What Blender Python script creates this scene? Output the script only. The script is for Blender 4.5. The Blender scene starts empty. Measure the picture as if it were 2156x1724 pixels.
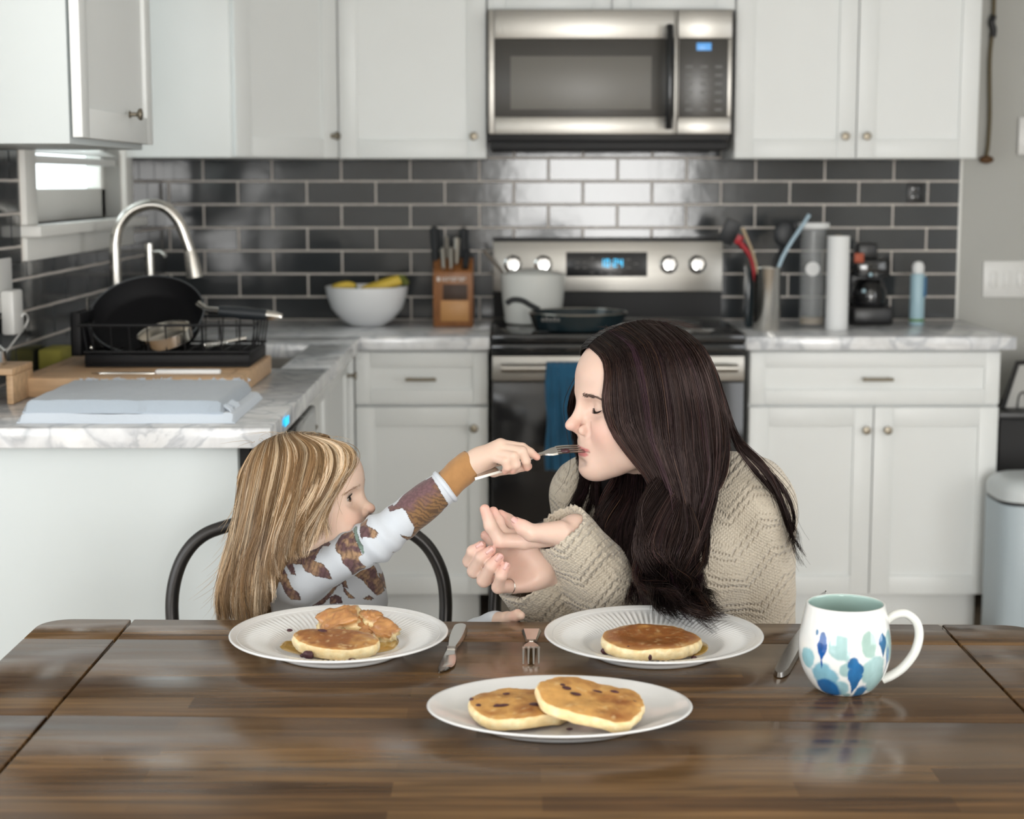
import bpy, bmesh, math, random
import numpy as np
from mathutils import Vector, Matrix

random.seed(7)
R = math.radians
SC = bpy.context.scene
COL = SC.collection

# ------------------------------------------------------------------ camera
CAM_H, FPX, CX, CY = 1.37, 3593.0, 1078.0, 862.0
PITCH = math.atan(477.0 / FPX)
cam_data = bpy.data.cameras.new('camera')
cam = bpy.data.objects.new('camera', cam_data)
COL.objects.link(cam)
cam.location = (0, 0, CAM_H)
cam.rotation_euler = (math.pi / 2 - PITCH, 0, 0)
cam_data.sensor_fit = 'HORIZONTAL'
cam_data.sensor_width = 30.0
cam_data.lens = 30.0 * FPX / 2156.0
cam_data.clip_start = 0.05
cam_data.dof.use_dof = True
cam_data.dof.focus_distance = 2.42
cam_data.dof.aperture_fstop = 4.6
SC.camera = cam

# ------------------------------------------------------------------ view + world + daylight
SC.view_settings.view_transform = 'Standard'
SC.view_settings.look = 'None'
SC.view_settings.gamma = 1.0
SC.view_settings.use_curve_mapping = False
SC.view_settings.exposure = -0.07
SC.cycles.max_bounces = 8
SC.cycles.diffuse_bounces = 4
SC.cycles.glossy_bounces = 4
SC.cycles.transmission_bounces = 6
SC.cycles.transparent_max_bounces = 8
SC.cycles.use_denoising = True
SC.cycles.sample_clamp_indirect = 6.0

world = bpy.data.worlds.new('daylight_sky')
SC.world = world
world.use_nodes = True
world.node_tree.nodes['Background'].inputs[0].default_value = (0.92, 0.96, 1.0, 1)
world.node_tree.nodes['Background'].inputs[1].default_value = 3.2


def window_light(name, loc, rot, sx, sy, power, color):
    """Daylight coming in through one window opening."""
    d = bpy.data.lights.new(name, 'AREA')
    d.shape = 'RECTANGLE'
    d.size, d.size_y, d.energy, d.color = sx, sy, power, color
    o = bpy.data.objects.new(name, d)
    o.location, o.rotation_euler = loc, rot
    COL.objects.link(o)
    return o


# two dining-room windows on the left, glass door behind the camera, added fill lamp on the right
window_light('daylight_window_left', (-3.22, 0.55, 1.45), (0, -math.pi / 2, 0), 1.7, 2.6, 16, (0.93, 0.97, 1.0))
window_light('daylight_window_rear_left', (-3.22, -2.6, 1.45), (0, -math.pi / 2, 0), 1.7, 2.4, 85, (0.95, 0.98, 1.0))
window_light('daylight_glass_door', (0.80, -4.52, 1.15), (math.pi / 2, 0, 0), 1.6, 2.1, 235, (1.0, 0.985, 0.955))
window_light('added_fill_right', (3.02, 1.25, 1.45), (0, math.pi / 2, 0), 1.6, 2.0, 22, (1.0, 0.985, 0.96))  # added fill lamp to brighten the cabinet doors that face right
# ------------------------------------------------------------------ rays of the photograph -> places in the room
_SP, _CP = math.sin(PITCH), math.cos(PITCH)


def ray(px, py):
    r, u = (px - CX) / FPX, -(py - CY) / FPX
    return np.array([r, u * _SP + _CP, u * _CP - _SP])


def P(px, py, y):
    d = ray(px, py)
    t = y / d[1]
    return np.array([d[0] * t, y, CAM_H + d[2] * t])


def PZ(px, py, z):
    d = ray(px, py)
    t = (z - CAM_H) / d[2]
    return np.array([d[0] * t, d[1] * t, z])


def PX(px, py, x):
    d = ray(px, py)
    t = x / d[0]
    return np.array([x, d[1] * t, CAM_H + d[2] * t])


# ------------------------------------------------------------------ materials
def lin(c):
    if isinstance(c, str):
        c = [int(c[i:i + 2], 16) / 255 for i in (0, 2, 4)]
    return tuple((v / 12.92 if v <= 0.04045 else ((v + 0.055) / 1.055) ** 2.4) for v in c) + (1.0,)


MATS = {}


def nd(nt, t, **kw):
    n = nt.nodes.new(t)
    for k, v in kw.items():
        if k in n.inputs:
            n.inputs[k].default_value = v
        else:
            setattr(n, k, v)
    return n


def base_mat(name, color='cccccc', rough=0.5, metal=0.0, spec=0.5, coat=0.0, coat_rough=0.1, sss=0.0, sss_r=(0.01, 0.004, 0.002), vary=0.0,
             vary_scale=6.0, bump=0.0, bump_scale=40.0, bump_dist=0.002, attr=None, trans=0.0, ior=1.45, emit=None, emit_s=0.0, sheen=0.0, stretch=None, aniso=0.0):
    m = bpy.data.materials.new(name)
    m.use_nodes = True
    nt = m.node_tree
    b = nt.nodes['Principled BSDF']
    c = lin(color) if isinstance(color, str) else tuple(color) + ((1.0,) if len(color) == 3 else ())
    b.inputs['Base Color'].default_value = c
    b.inputs['Roughness'].default_value = rough
    b.inputs['Metallic'].default_value = metal
    b.inputs['Specular IOR Level'].default_value = spec
    b.inputs['Coat Weight'].default_value = coat
    b.inputs['Coat Roughness'].default_value = coat_rough
    b.inputs['Transmission Weight'].default_value = trans
    b.inputs['IOR'].default_value = ior
    b.inputs['Sheen Weight'].default_value = sheen
    b.inputs['Anisotropic'].default_value = aniso
    if sss:
        b.inputs['Subsurface Weight'].default_value = sss
        b.inputs['Subsurface Radius'].default_value = sss_r
        b.inputs['Subsurface Scale'].default_value = 1.0
    if emit:
        b.inputs['Emission Color'].default_value = lin(emit)
        b.inputs['Emission Strength'].default_value = emit_s
    tc = nd(nt, 'ShaderNodeTexCoord')
    vec = tc.outputs['Object']
    if stretch:
        mp = nd(nt, 'ShaderNodeMapping')
        mp.inputs['Scale'].default_value = stretch
        nt.links.new(vec, mp.inputs['Vector'])
        vec = mp.outputs[0]
    src = None
    if attr:
        a = nd(nt, 'ShaderNodeAttribute', attribute_name=attr)
        src = a.outputs['Color']
        nt.links.new(src, b.inputs['Base Color'])
    if vary:
        n = nd(nt, 'ShaderNodeTexNoise', Scale=vary_scale, Detail=4.0)
        nt.links.new(vec, n.inputs['Vector'])
        mr = nd(nt, 'ShaderNodeMapRange')
        mr.inputs[1].default_value, mr.inputs[2].default_value = 0.25, 0.75
        mr.inputs[3].default_value, mr.inputs[4].default_value = 1 - vary, 1 + vary
        nt.links.new(n.outputs['Fac'], mr.inputs[0])
        mx = nd(nt, 'ShaderNodeMix', data_type='RGBA', blend_type='MULTIPLY')
        mx.inputs[0].default_value = 1.0
        if src:
            nt.links.new(src, mx.inputs[6])
        else:
            mx.inputs[6].default_value = c
        nt.links.new(mr.outputs[0], mx.inputs[7])
        nt.links.new(mx.outputs[2], b.inputs['Base Color'])
    if bump:
        n = nd(nt, 'ShaderNodeTexNoise', Scale=bump_scale, Detail=3.0)
        nt.links.new(vec, n.inputs['Vector'])
        bp = nd(nt, 'ShaderNodeBump', Strength=bump, Distance=bump_dist)
        nt.links.new(n.outputs['Fac'], bp.inputs['Height'])
        nt.links.new(bp.outputs[0], b.inputs['Normal'])
    MATS[name] = m
    return m


# ------------------------------------------------------------------ numpy noise
def _hash(ix, iy, iz, seed):
    with np.errstate(over='ignore'):
        h = (ix * np.int64(374761393) + iy * np.int64(668265263) + iz * np.int64(2147483647) + np.int64(seed) * np.int64(974634541))
        h = (h ^ (h >> 13)) * np.int64(1274126177)
        h = h ^ (h >> 16)
    return (h & 0xFFFFFF).astype(np.float64) / float(0xFFFFFF)


def vnoise(p, scale=1.0, seed=0):
    q = np.asarray(p, float) * scale
    i = np.floor(q).astype(np.int64)
    f = q - i
    f = f * f * (3 - 2 * f)
    out = 0
    for dx in (0, 1):
        for dy in (0, 1):
            for dz in (0, 1):
                w = (f[:, 0] if dx else 1 - f[:, 0]) * (f[:, 1] if dy else 1 - f[:, 1]) * (f[:, 2] if dz else 1 - f[:, 2])
                out = out + w * _hash(i[:, 0] + dx, i[:, 1] + dy, i[:, 2] + dz, seed)
    return out


def fbm(p, scale=1.0, seed=0, octaves=4):
    s, a, t = 0, 0.5, 0
    for o in range(octaves):
        s = s + a * vnoise(p, scale * 2 ** o, seed + o * 17)
        t += a
        a *= 0.5
    return s / t


# ------------------------------------------------------------------ mesh collecting
class MB:
    def __init__(self):
        self.v, self.f, self.n = [], [], 0

    def add(self, verts, faces):
        verts = np.asarray(verts, float)
        self.v.append(verts)
        self.f += [tuple(i + self.n for i in fc) for fc in faces]
        self.n += len(verts)
        return self

    def box(self, lo, hi, bevel=0.0, M=None, seg=2):
        bm = bmesh.new()
        bmesh.ops.create_cube(bm, size=1.0)
        lo, hi = np.array(lo, float), np.array(hi, float)
        lo, hi = np.minimum(lo, hi), np.maximum(lo, hi)
        c, s = (lo + hi) / 2, hi - lo
        for v in bm.verts:
            v.co = Vector((v.co.x * s[0] + c[0], v.co.y * s[1] + c[1], v.co.z * s[2] + c[2]))
        if bevel > 0:
            bevel = min(bevel, 0.49 * min(s))
            bmesh.ops.bevel(bm, geom=bm.edges[:], offset=bevel, segments=seg, profile=0.5, affect='EDGES')
        if M is not None:
            bm.transform(M)
        self._bm(bm)
        return self

    def _bm(self, bm):
        bm.verts.index_update()
        self.add([v.co[:] for v in bm.verts], [[v.index for v in f.verts] for f in bm.faces])
        bm.free()

    def lathe(self, prof, center=(0, 0, 0), seg=48, M=None, squash=(1, 1), cap0=True, cap1=True, rmod=None):
        """prof: list of (r, z); spun round z."""
        prof = [(max(r, 1e-5), z) for r, z in prof]
        a = np.linspace(0, 2 * math.pi, seg, endpoint=False)
        V = []
        for i, (r, z) in enumerate(prof):
            rr = r * np.ones(seg)
            zz = z * np.ones(seg)
            if rmod is not None:
                rr, zz = rmod(i, r, z, a)
            V.append(np.stack([rr * np.cos(a) * squash[0], rr * np.sin(a) * squash[1], zz], 1))
        V = np.concatenate(V)
        F = []
        for i in range(len(prof) - 1):
            for j in range(seg):
                k = (j + 1) % seg
                F.append((i * seg + j, i * seg + k, (i + 1) * seg + k, (i + 1) * seg + j))
        if cap0:
            F.append(tuple(reversed(range(seg))))
        if cap1:
            F.append(tuple((len(prof) - 1) * seg + j for j in range(seg)))
        if M is not None:
            Mn = np.array(M)
            V = V @ Mn[:3, :3].T + Mn[:3, 3]
        self.add(V + np.array(center), F)
        return self

    def tube(self, path, rad, seg=10, caps=True, closed=False, flat=None, up=None):
        """round (or flat=(a,b) elliptical) tube along a polyline; rad a number or one per point."""
        p = np.asarray(path, float)
        n = len(p)
        rad = np.ones(n) * rad if np.isscalar(rad) else np.asarray(rad, float)
        if closed:
            t = np.roll(p, -1, 0) - np.roll(p, 1, 0)
        else:
            t = np.gradient(p, axis=0)
        t /= np.maximum(np.linalg.norm(t, axis=1), 1e-9)[:, None]
        ref = np.array(up if up is not None else ([0, 0, 1] if abs(t[0][2]) < 0.9 else [1, 0, 0]), float)
        u = np.cross(t[0], ref)
        u /= np.linalg.norm(u)
        V = []
        a = np.linspace(0, 2 * math.pi, seg, endpoint=False)
        fa, fb = flat if flat else (1, 1)
        for i in range(n):
            if up is not None:
                u = np.cross(t[i], ref)
            else:
                u = u - t[i] * np.dot(u, t[i])
            u /= max(np.linalg.norm(u), 1e-9)
            w = np.cross(t[i], u)
            V.append(p[i] + rad[i] * (fa * np.cos(a)[:, None] * u + fb * np.sin(a)[:, None] * w))
        V = np.concatenate(V)
        F = []
        for i in range(n if closed else n - 1):
            i2 = (i + 1) % n
            for j in range(seg):
                k = (j + 1) % seg
                F.append((i * seg + j, i * seg + k, i2 * seg + k, i2 * seg + j))
        if caps and not closed:
            F.append(tuple(reversed(range(seg))))
            F.append(tuple((n - 1) * seg + j for j in range(seg)))
        self.add(V, F)
        return self

    def prism(self, poly, axis, a, b, bevel=0.0):
        """poly: 2-D points in the plane across `axis`, pulled from a to b."""
        bm = bmesh.new()

        def pt(q, t):
            return {'x': (t, q[0], q[1]), 'y': (q[0], t, q[1]), 'z': (q[0], q[1], t)}[axis]
        v0 = [bm.verts.new(pt(q, a)) for q in poly]
        f = bm.faces.new(v0)
        r = bmesh.ops.extrude_face_region(bm, geom=[f])
        nv = [e for e in r['geom'] if isinstance(e, bmesh.types.BMVert)]
        d = Vector(pt((0, 0), b)) - Vector(pt((0, 0), a))
        bmesh.ops.translate(bm, vec=d, verts=nv)
        bmesh.ops.recalc_face_normals(bm, faces=bm.faces[:])
        if bevel:
            bmesh.ops.bevel(bm, geom=bm.edges[:], offset=bevel, segments=2, profile=0.5, affect='EDGES')
        self._bm(bm)
        return self

    def sphere(self, c, r, seg=20, rings=12, squash=(1, 1, 1)):
        prof = [(math.sin(math.pi * i / rings), -math.cos(math.pi * i / rings)) for i in range(rings + 1)]
        M = Matrix.Diagonal((r * squash[0], r * squash[1], r * squash[2], 1))
        return self.lathe(prof, c, seg, M, cap0=False, cap1=False)

    def xf(self, M):
        Mn = np.array(M)
        self.v = [v @ Mn[:3, :3].T + Mn[:3, 3] for v in self.v]
        return self

    def verts(self):
        return np.concatenate(self.v)

    def build(self, name, mat, parent=None, sharp=38, smooth=True, colors=None, weld=False):
        V = self.verts()
        if parent is not None:
            base = world_loc(parent)
        else:
            lo, hi = V.min(0), V.max(0)
            base = np.array([(lo[0] + hi[0]) / 2, (lo[1] + hi[1]) / 2, lo[2]])
        o = link_mesh(name, V - base, self.f, mat, smooth, sharp, colors)
        if parent is not None:
            o.parent = parent
        else:
            o.location = base
        return o


LOC = {}


def world_loc(o):
    return LOC.get(o.name, np.zeros(3)) if o.parent is None else world_loc(o.parent)


def link_mesh(name, V, F, mat, smooth=True, sharp=38, colors=None):
    me = bpy.data.meshes.new(name)
    V = np.asarray(V, np.float32)
    if isinstance(F, np.ndarray):
        me.vertices.add(len(V))
        me.vertices.foreach_set('co', V.ravel())
        nf, k = F.shape
        me.loops.add(nf * k)
        me.loops.foreach_set('vertex_index', F.astype(np.int32).ravel())
        me.polygons.add(nf)
        me.polygons.foreach_set('loop_start', np.arange(0, nf * k, k, dtype=np.int32))
        me.update(calc_edges=True)
    else:
        me.from_pydata(V.tolist(), [], F)
        me.update()
    me.validate()
    if colors is not None:
        ca = me.color_attributes.new('Col', 'FLOAT_COLOR', 'POINT')
        c4 = np.ones((len(V), 4), np.float32)
        c4[:, :3] = colors
        ca.data.foreach_set('color', c4.ravel())
    if smooth:
        me.polygons.foreach_set('use_smooth', np.ones(len(me.polygons), bool))
        if sharp:
            me.set_sharp_from_angle(angle=R(sharp))
    if mat is not None:
        me.materials.append(MATS[mat] if isinstance(mat, str) else mat)
    o = bpy.data.objects.new(name, me)
    COL.objects.link(o)
    return o


def tag(o, label=None, cat=None, group=None, kind=None):
    for k, v in (('label', label), ('category', cat), ('group', group), ('kind', kind)):
        if v:
            o[k] = v
    if o.parent is None and o.type == 'MESH':
        LOC[o.name] = np.array(o.location)
    return o


def thing(name, loc, label, cat, group=None):
    o = bpy.data.objects.new(name, None)
    o.empty_display_size = 0.02
    o.location = loc
    COL.objects.link(o)
    LOC[o.name] = np.array(loc, float)
    return tag(o, label, cat, group)


def part_label(o, text):
    o['label'] = text
    return o


def struct(name, mb, mat, parent=None, **kw):
    o = mb.build(name, mat, parent, **kw)
    o['kind'] = 'structure'
    if parent is None:
        LOC[o.name] = np.array(o.location)
    return o


def copy_tree(o, loc=None, label=None, group=None, parent=None):
    c = o.copy()
    COL.objects.link(c)
    c.parent = parent
    if loc is not None:
        c.location = loc
        LOC[c.name] = np.array(loc, float)
    if label:
        c['label'] = label
    if group:
        c['group'] = group
    for ch in [x for x in o.children]:
        copy_tree(ch, parent=c)
    return c


def rotM(rx=0, ry=0, rz=0, loc=(0, 0, 0)):
    return Matrix.Translation(loc) @ Matrix.Rotation(rz, 4, 'Z') @ Matrix.Rotation(ry, 4, 'Y') @ Matrix.Rotation(rx, 4, 'X')


def frameM(origin, xaxis, zaxis):
    x = Vector(xaxis).normalized()
    z = Vector(zaxis)
    y = z.cross(x).normalized()
    z = x.cross(y).normalized()
    M = Matrix((x, y, z)).transposed().to_4x4()
    M.translation = Vector(origin)
    return M


def bez(pts, n=12):
    """smooth curve through points (Catmull-Rom)."""
    p = np.asarray(pts, float)
    p = np.vstack([2 * p[0] - p[1], p, 2 * p[-1] - p[-2]])
    out = []
    for i in range(1, len(p) - 2):
        t = np.linspace(0, 1, n, endpoint=False)[:, None]
        a, b, c, d = p[i - 1], p[i], p[i + 1], p[i + 2]
        out.append(0.5 * ((2 * b) + (-a + c) * t + (2 * a - 5 * b + 4 * c - d) * t ** 2 + (-a + 3 * b - 3 * c + d) * t ** 3))
    out.append(p[-2][None])
    return np.concatenate(out)
# ------------------------------------------------------------------ materials of the room
base_mat('wall_paint', (0.43, 0.43, 0.405), 0.75, vary=0.03, vary_scale=3, bump=0.15, bump_scale=120, bump_dist=0.001)
base_mat('dining_paint', (0.66, 0.66, 0.64), 0.8, vary=0.02, vary_scale=2)
base_mat('ceiling_paint', (0.80, 0.80, 0.78), 0.9)
base_mat('floor_wood', (0.46, 0.37, 0.28), 0.4, vary=0.25, vary_scale=5, stretch=(0.4, 6, 1))
base_mat('cabinet_white', (0.745, 0.765, 0.755), 0.38, spec=0.45, vary=0.015, vary_scale=4)
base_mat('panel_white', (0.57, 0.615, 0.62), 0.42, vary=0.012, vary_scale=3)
base_mat('trim_white', (0.80, 0.795, 0.76), 0.4)
base_mat('grout', (0.66, 0.61, 0.56), 0.85, vary=0.1, vary_scale=30)
base_mat('tile_charcoal', (0.030, 0.034, 0.037), 0.11, spec=0.55, vary=0.28, vary_scale=4.5, bump=0.2, bump_scale=9, bump_dist=0.003)
base_mat('stainless', (0.385, 0.372, 0.345), 0.38, 1.0, vary=0.06, vary_scale=3, stretch=(0.5, 1, 40))
base_mat('nickel', (0.60, 0.57, 0.52), 0.28, 1.0)
base_mat('knob_nickel', (0.27, 0.24, 0.19), 0.42, 1.0)
base_mat('chrome', (0.78, 0.78, 0.78), 0.12, 1.0)
base_mat('black_gloss', (0.010, 0.011, 0.012), 0.07, spec=0.6)
base_mat('black_satin', (0.012, 0.012, 0.013), 0.35)
base_mat('black_matte', (0.010, 0.010, 0.011), 0.6)
base_mat('microwave_glass', (0.050, 0.047, 0.042), 0.30, spec=0.6)
base_mat('microwave_mesh', (0.155, 0.148, 0.132), 0.38, spec=0.6)
base_mat('oven_glass', (0.012, 0.012, 0.013), 0.1, spec=0.6)
base_mat('display_blue', (0.02, 0.1, 0.2), 0.3, emit='5f9fe0', emit_s=1.0)
base_mat('display_cyan', (0.0, 0.1, 0.15), 0.3, emit='18b4e8', emit_s=1.8)
base_mat('plastic_white', (0.72, 0.72, 0.70), 0.35)
base_mat('screen_dark', (0.02, 0.02, 0.022), 0.2)
base_mat('legend_grey', (0.15, 0.15, 0.145), 0.5)


def marble():
    m = base_mat('counter_marble', (0.66, 0.68, 0.70), 0.16, spec=0.5)
    nt = m.node_tree
    b = nt.nodes['Principled BSDF']
    tc = nd(nt, 'ShaderNodeTexCoord')
    n1 = nd(nt, 'ShaderNodeTexNoise', Scale=5.0, Detail=8.0, Distortion=1.4)
    n2 = nd(nt, 'ShaderNodeTexNoise', Scale=17.0, Detail=6.0, Distortion=0.8)
    nt.links.new(tc.outputs['Object'], n1.inputs['Vector'])
    nt.links.new(tc.outputs['Object'], n2.inputs['Vector'])
    r1 = nd(nt, 'ShaderNodeValToRGB')
    e = r1.color_ramp.elements
    e[0].position, e[0].color = 0.36, (0.80, 0.805, 0.81, 1)
    e[1].position, e[1].color = 0.66, (0.76, 0.77, 0.78, 1)
    x = e.new(0.485); x.color = (0.76, 0.77, 0.78, 1)
    x = e.new(0.52); x.color = (0.52, 0.54, 0.57, 1)
    x = e.new(0.56); x.color = (0.70, 0.715, 0.735, 1)
    r2 = nd(nt, 'ShaderNodeMapRange')
    r2.inputs[1].default_value, r2.inputs[2].default_value, r2.inputs[3].default_value, r2.inputs[4].default_value = 0.3, 0.7, 0.80, 1.06
    nt.links.new(n1.outputs['Fac'], r1.inputs[0])
    nt.links.new(n2.outputs['Fac'], r2.inputs[0])
    mx = nd(nt, 'ShaderNodeMix', data_type='RGBA', blend_type='MULTIPLY')
    mx.inputs[0].default_value = 1
    nt.links.new(r1.outputs[0], mx.inputs[6])
    nt.links.new(r2.outputs[0], mx.inputs[7])
    nt.links.new(mx.outputs[2], b.inputs['Base Color'])


marble()


def clear_pane(name, tint=(0.95, 0.98, 0.97), gloss=0.08):
    m = bpy.data.materials.new(name)
    m.use_nodes = True
    nt = m.node_tree
    nt.nodes.clear()
    o = nd(nt, 'ShaderNodeOutputMaterial')
    t = nd(nt, 'ShaderNodeBsdfTransparent', Color=tint + (1,))
    g = nd(nt, 'ShaderNodeBsdfGlossy', Roughness=0.04)
    fr = nd(nt, 'ShaderNodeFresnel', IOR=1.45)
    mx = nd(nt, 'ShaderNodeMixShader')
    mx.inputs[0].default_value = gloss
    nt.links.new(t.outputs[0], mx.inputs[1])
    nt.links.new(g.outputs[0], mx.inputs[2])
    nt.links.new(mx.outputs[0], o.inputs[0])
    MATS[name] = m
    return m


clear_pane('window_glass')

# ------------------------------------------------------------------ shell of the room
BW, LW = 5.73, -1.163          # back wall, kitchen's left wall
DX, RX, FY, CZ = -3.2, 3.0, -4.5, 2.55
W1 = (4.15, 5.11, 1.27, 2.18)  # kitchen window in the left wall: y0 y1 z0 z1

struct('floor', MB().box((DX - .1, FY - .1, -0.1), (RX + .1, 3.26, 0)).box((LW - .1, 3.26, -0.1), (RX + .1, BW + .1, 0)), 'floor_wood')
struct('ceiling', MB().box((DX - .1, FY - .1, CZ), (RX + .1, 3.26, CZ + .1)).box((LW - .1, 3.26, CZ), (RX + .1, BW + .1, CZ + .1)), 'ceiling_paint')
wall_back = struct('wall_back', MB().box((LW - .1, BW, 0), (RX + .1, BW + .1, CZ)), 'wall_paint')
wl = MB()
wl.box((LW - .1, 3.16, 0), (LW, W1[0], CZ)).box((LW - .1, W1[1], 0), (LW, BW, CZ))
wl.box((LW - .1, W1[0], 0), (LW, W1[1], W1[2])).box((LW - .1, W1[0], W1[3]), (LW, W1[1], CZ))
wall_left = struct('wall_left', wl, 'wall_paint')
struct('wall_partition', MB().box((DX, 3.16, 0), (LW - .1, 3.26, CZ)), 'dining_paint')
wd = MB()   # dining-room side wall with its two window openings
wd.box((DX - .1, FY, 0), (DX, -3.85, CZ)).box((DX - .1, -1.35, 0), (DX, -0.80, CZ)).box((DX - .1, 1.90, 0), (DX, 3.26, CZ))
for wy0_, wy1_ in ((-3.85, -1.35), (-0.80, 1.90)):
    wd.box((DX - .1, wy0_, 0), (DX, wy1_, 0.58)).box((DX - .1, wy0_, 2.32), (DX, wy1_, CZ))
struct('wall_dining', wd, 'dining_paint')
wr = MB()   # rear wall with the glass door behind the camera
wr.box((DX, FY - .1, 0), (-0.02, FY, CZ)).box((1.62, FY - .1, 0), (RX, FY, CZ)).box((-0.02, FY - .1, 2.22), (1.62, FY, CZ))
struct('wall_rear', wr, 'dining_paint')
wrt = MB()   # right wall, its opening added for the fill lamp
wrt.box((RX, FY, 0), (RX + .1, .2, CZ)).box((RX, 2.3, 0), (RX + .1, BW, CZ)).box((RX, .2, 0), (RX + .1, 2.3, .60)).box((RX, .2, 2.30), (RX + .1, 2.3, CZ))
struct('wall_right', wrt, 'wall_paint')
struct('baseboard_back', MB().box((1.47, BW - .015, 0), (RX, BW, 0.10), 0.004), 'trim_white')

# window_1 over the sink: casing, sash, blind, pane
w1 = MB()
y0, y1, z0, z1 = W1
T = 0.095
w1.box((LW - .09, y0 - T, z0), (LW + .018, y0, z1 + T), .004).box((LW - .09, y1, z0), (LW + .018, y1 + T, z1 + T), .004)
w1.box((LW - .09, y0, z1), (LW + .018, y1, z1 + T), .004)
w1.box((LW - .09, y0 - T - .02, z0 - .028), (LW + .055, y1 + T + .02, z0), .005)          # stool
w1.box((LW, y0 - T, z0 - .085), (LW + .016, y1 + T, z0 - .028), .004)                       # apron
win1 = struct('window_1', w1, 'trim_white')
sh = MB()
s = 0.05
xs0, xs1 = LW - .085, LW - .045
sh.box((xs0, y0, z0), (xs1, y0 + s, z1), .003).box((xs0, y1 - s, z0), (xs1, y1, z1), .003)
sh.box((xs0, y0, z0), (xs1, y1, z0 + .085), .003).box((xs0, y0, z1 - s), (xs1, y1, z1), .003)
struct('window_sash', sh, 'trim_white', win1)
struct('window_pane', MB().box((xs0 + .018, y0 + s, z0 + .085), (xs0 + .022, y1 - s, z1 - s)), 'window_glass', win1)
bl = MB()
zb = z0 + 0.16
for k in range(22):
    z = zb + 0.022 + k * 0.036
    M = rotM(0, R(28), 0, (LW - .022, 0, z))
    bl.box((-.017, y0 + .012, -.0012), (.017, y1 - .012, .0012), M=M)
bl.box((LW - .038, y0 + .012, zb - .012), (LW - .008, y1 - .012, zb + .008), .003)
struct('window_blind', bl, 'plastic_white', win1)

# ------------------------------------------------------------------ tiled backsplashes
UZ = float(P(900, 334, 5.40)[2])         # underside of the wall cabinets
CT = 0.915                                # counter top
TW, TH, G = 0.2296, 0.0768, 0.0062


def tiles(length, z0, z1, off, M, skip=None):
    """one wall of 3 x 9 in. brick-bond tiles, x along the wall, face towards -y."""
    mb = MB()
    n = int(round((z1 - z0) / TH)) + 1
    for r in range(-1, n + 1):
        a, b = ZR + r * TH + G / 2, ZR + (r + 1) * TH - G / 2
        a, b = max(a, z0), min(b, z1)
        if b - a < 0.006:
            continue
        o = off + (TW / 2 if r % 2 else 0)
        k0 = int(math.floor(-o / TW)) - 1
        for k in range(k0, k0 + int(length / TW) + 4):
            x0, x1 = o + k * TW + G / 2, o + (k + 1) * TW - G / 2
            x0, x1 = max(x0, 0), min(x1, length)
            if x1 - x0 < 0.006:
                continue
            for (xa, xb, za, zb_) in (skip(x0, x1, a, b) if skip else [(x0, x1, a, b)]):
                if xb - xa > .006 and zb_ - za > .006:
                    mb.box((xa, -.0075, za), (xb, -.001, zb_), .0016, seg=1)
    return mb.xf(M)


ZR = float(P(800, 668, BW)[2]) - 7 * TH * 0 + 0.0
ZR = float(P(800, 624.5, BW)[2]) - TH      # a grout line of the photograph
xj = float(P(577.5, 600, BW)[0])           # a joint of the photograph
BX1 = float(P(2015, 500, BW)[0])
xo = (xj - LW) % TW
row_of_first = 0
Mb = rotM(0, 0, 0, (LW, BW, 0))
struct('grout_bed', MB().box((LW, BW - .004, CT - .01), (BX1, BW - .0005, UZ + .35)), 'grout', wall_back)
bt = tiles(BX1 - LW, CT, UZ + .30, xo, Mb)
struct('backsplash_tiles', bt, 'tile_charcoal', wall_back)
struct('tile_edge_trim', MB().box((BX1, BW - .010, CT), (BX1 + .009, BW, UZ + .02), .001), 'trim_white', wall_back)


def hole(x0, x1, a, b):
    # x runs from the corner's far end towards the camera on the left wall
    wy0, wy1 = y0 - T - .02, y1 + T + .02
    ya, yb = 3.20 + x0, 3.20 + x1
    out = []
    if b <= z0 - .085 or yb <= wy0 or ya >= wy1:
        return [(x0, x1, a, b)]
    if a < z0 - .085:
        out.append((x0, x1, a, z0 - .085))
    aa = max(a, z0 - .085)
    if ya < wy0:
        out.append((x0, wy0 - 3.20, aa, b))
    if yb > wy1:
        out.append((wy1 - 3.20, x1, aa, b))
    return out


Ml = rotM(0, 0, R(90), (LW, 3.20, 0))
tl = tiles(BW - .008 - 3.20, CT, UZ + .01, 0.07, Ml, hole)
gb = MB()
gb.box((LW + .0005, 3.20, CT - .01), (LW + .004, W1[0], UZ + .01)).box((LW + .0005, W1[1], CT - .01), (LW + .004, BW, UZ + .01))
gb.box((LW + .0005, W1[0], CT - .01), (LW + .004, W1[1], W1[2]))
struct('grout_bed', gb, 'grout', wall_left)
struct('backsplash_tiles', tl, 'tile_charcoal', wall_left)

# wall plates
def plate(name, lo, hi, mat, label, cat, slots=(), slot_mat='screen_dark', face='y'):
    o = tag(MB().box(lo, hi, .003).build(name, mat), label, cat)
    for (a, b) in slots:
        MB().box(a, b, .002).build('toggle' if mat == 'plastic_white' else 'socket', slot_mat, o)
    return o


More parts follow.
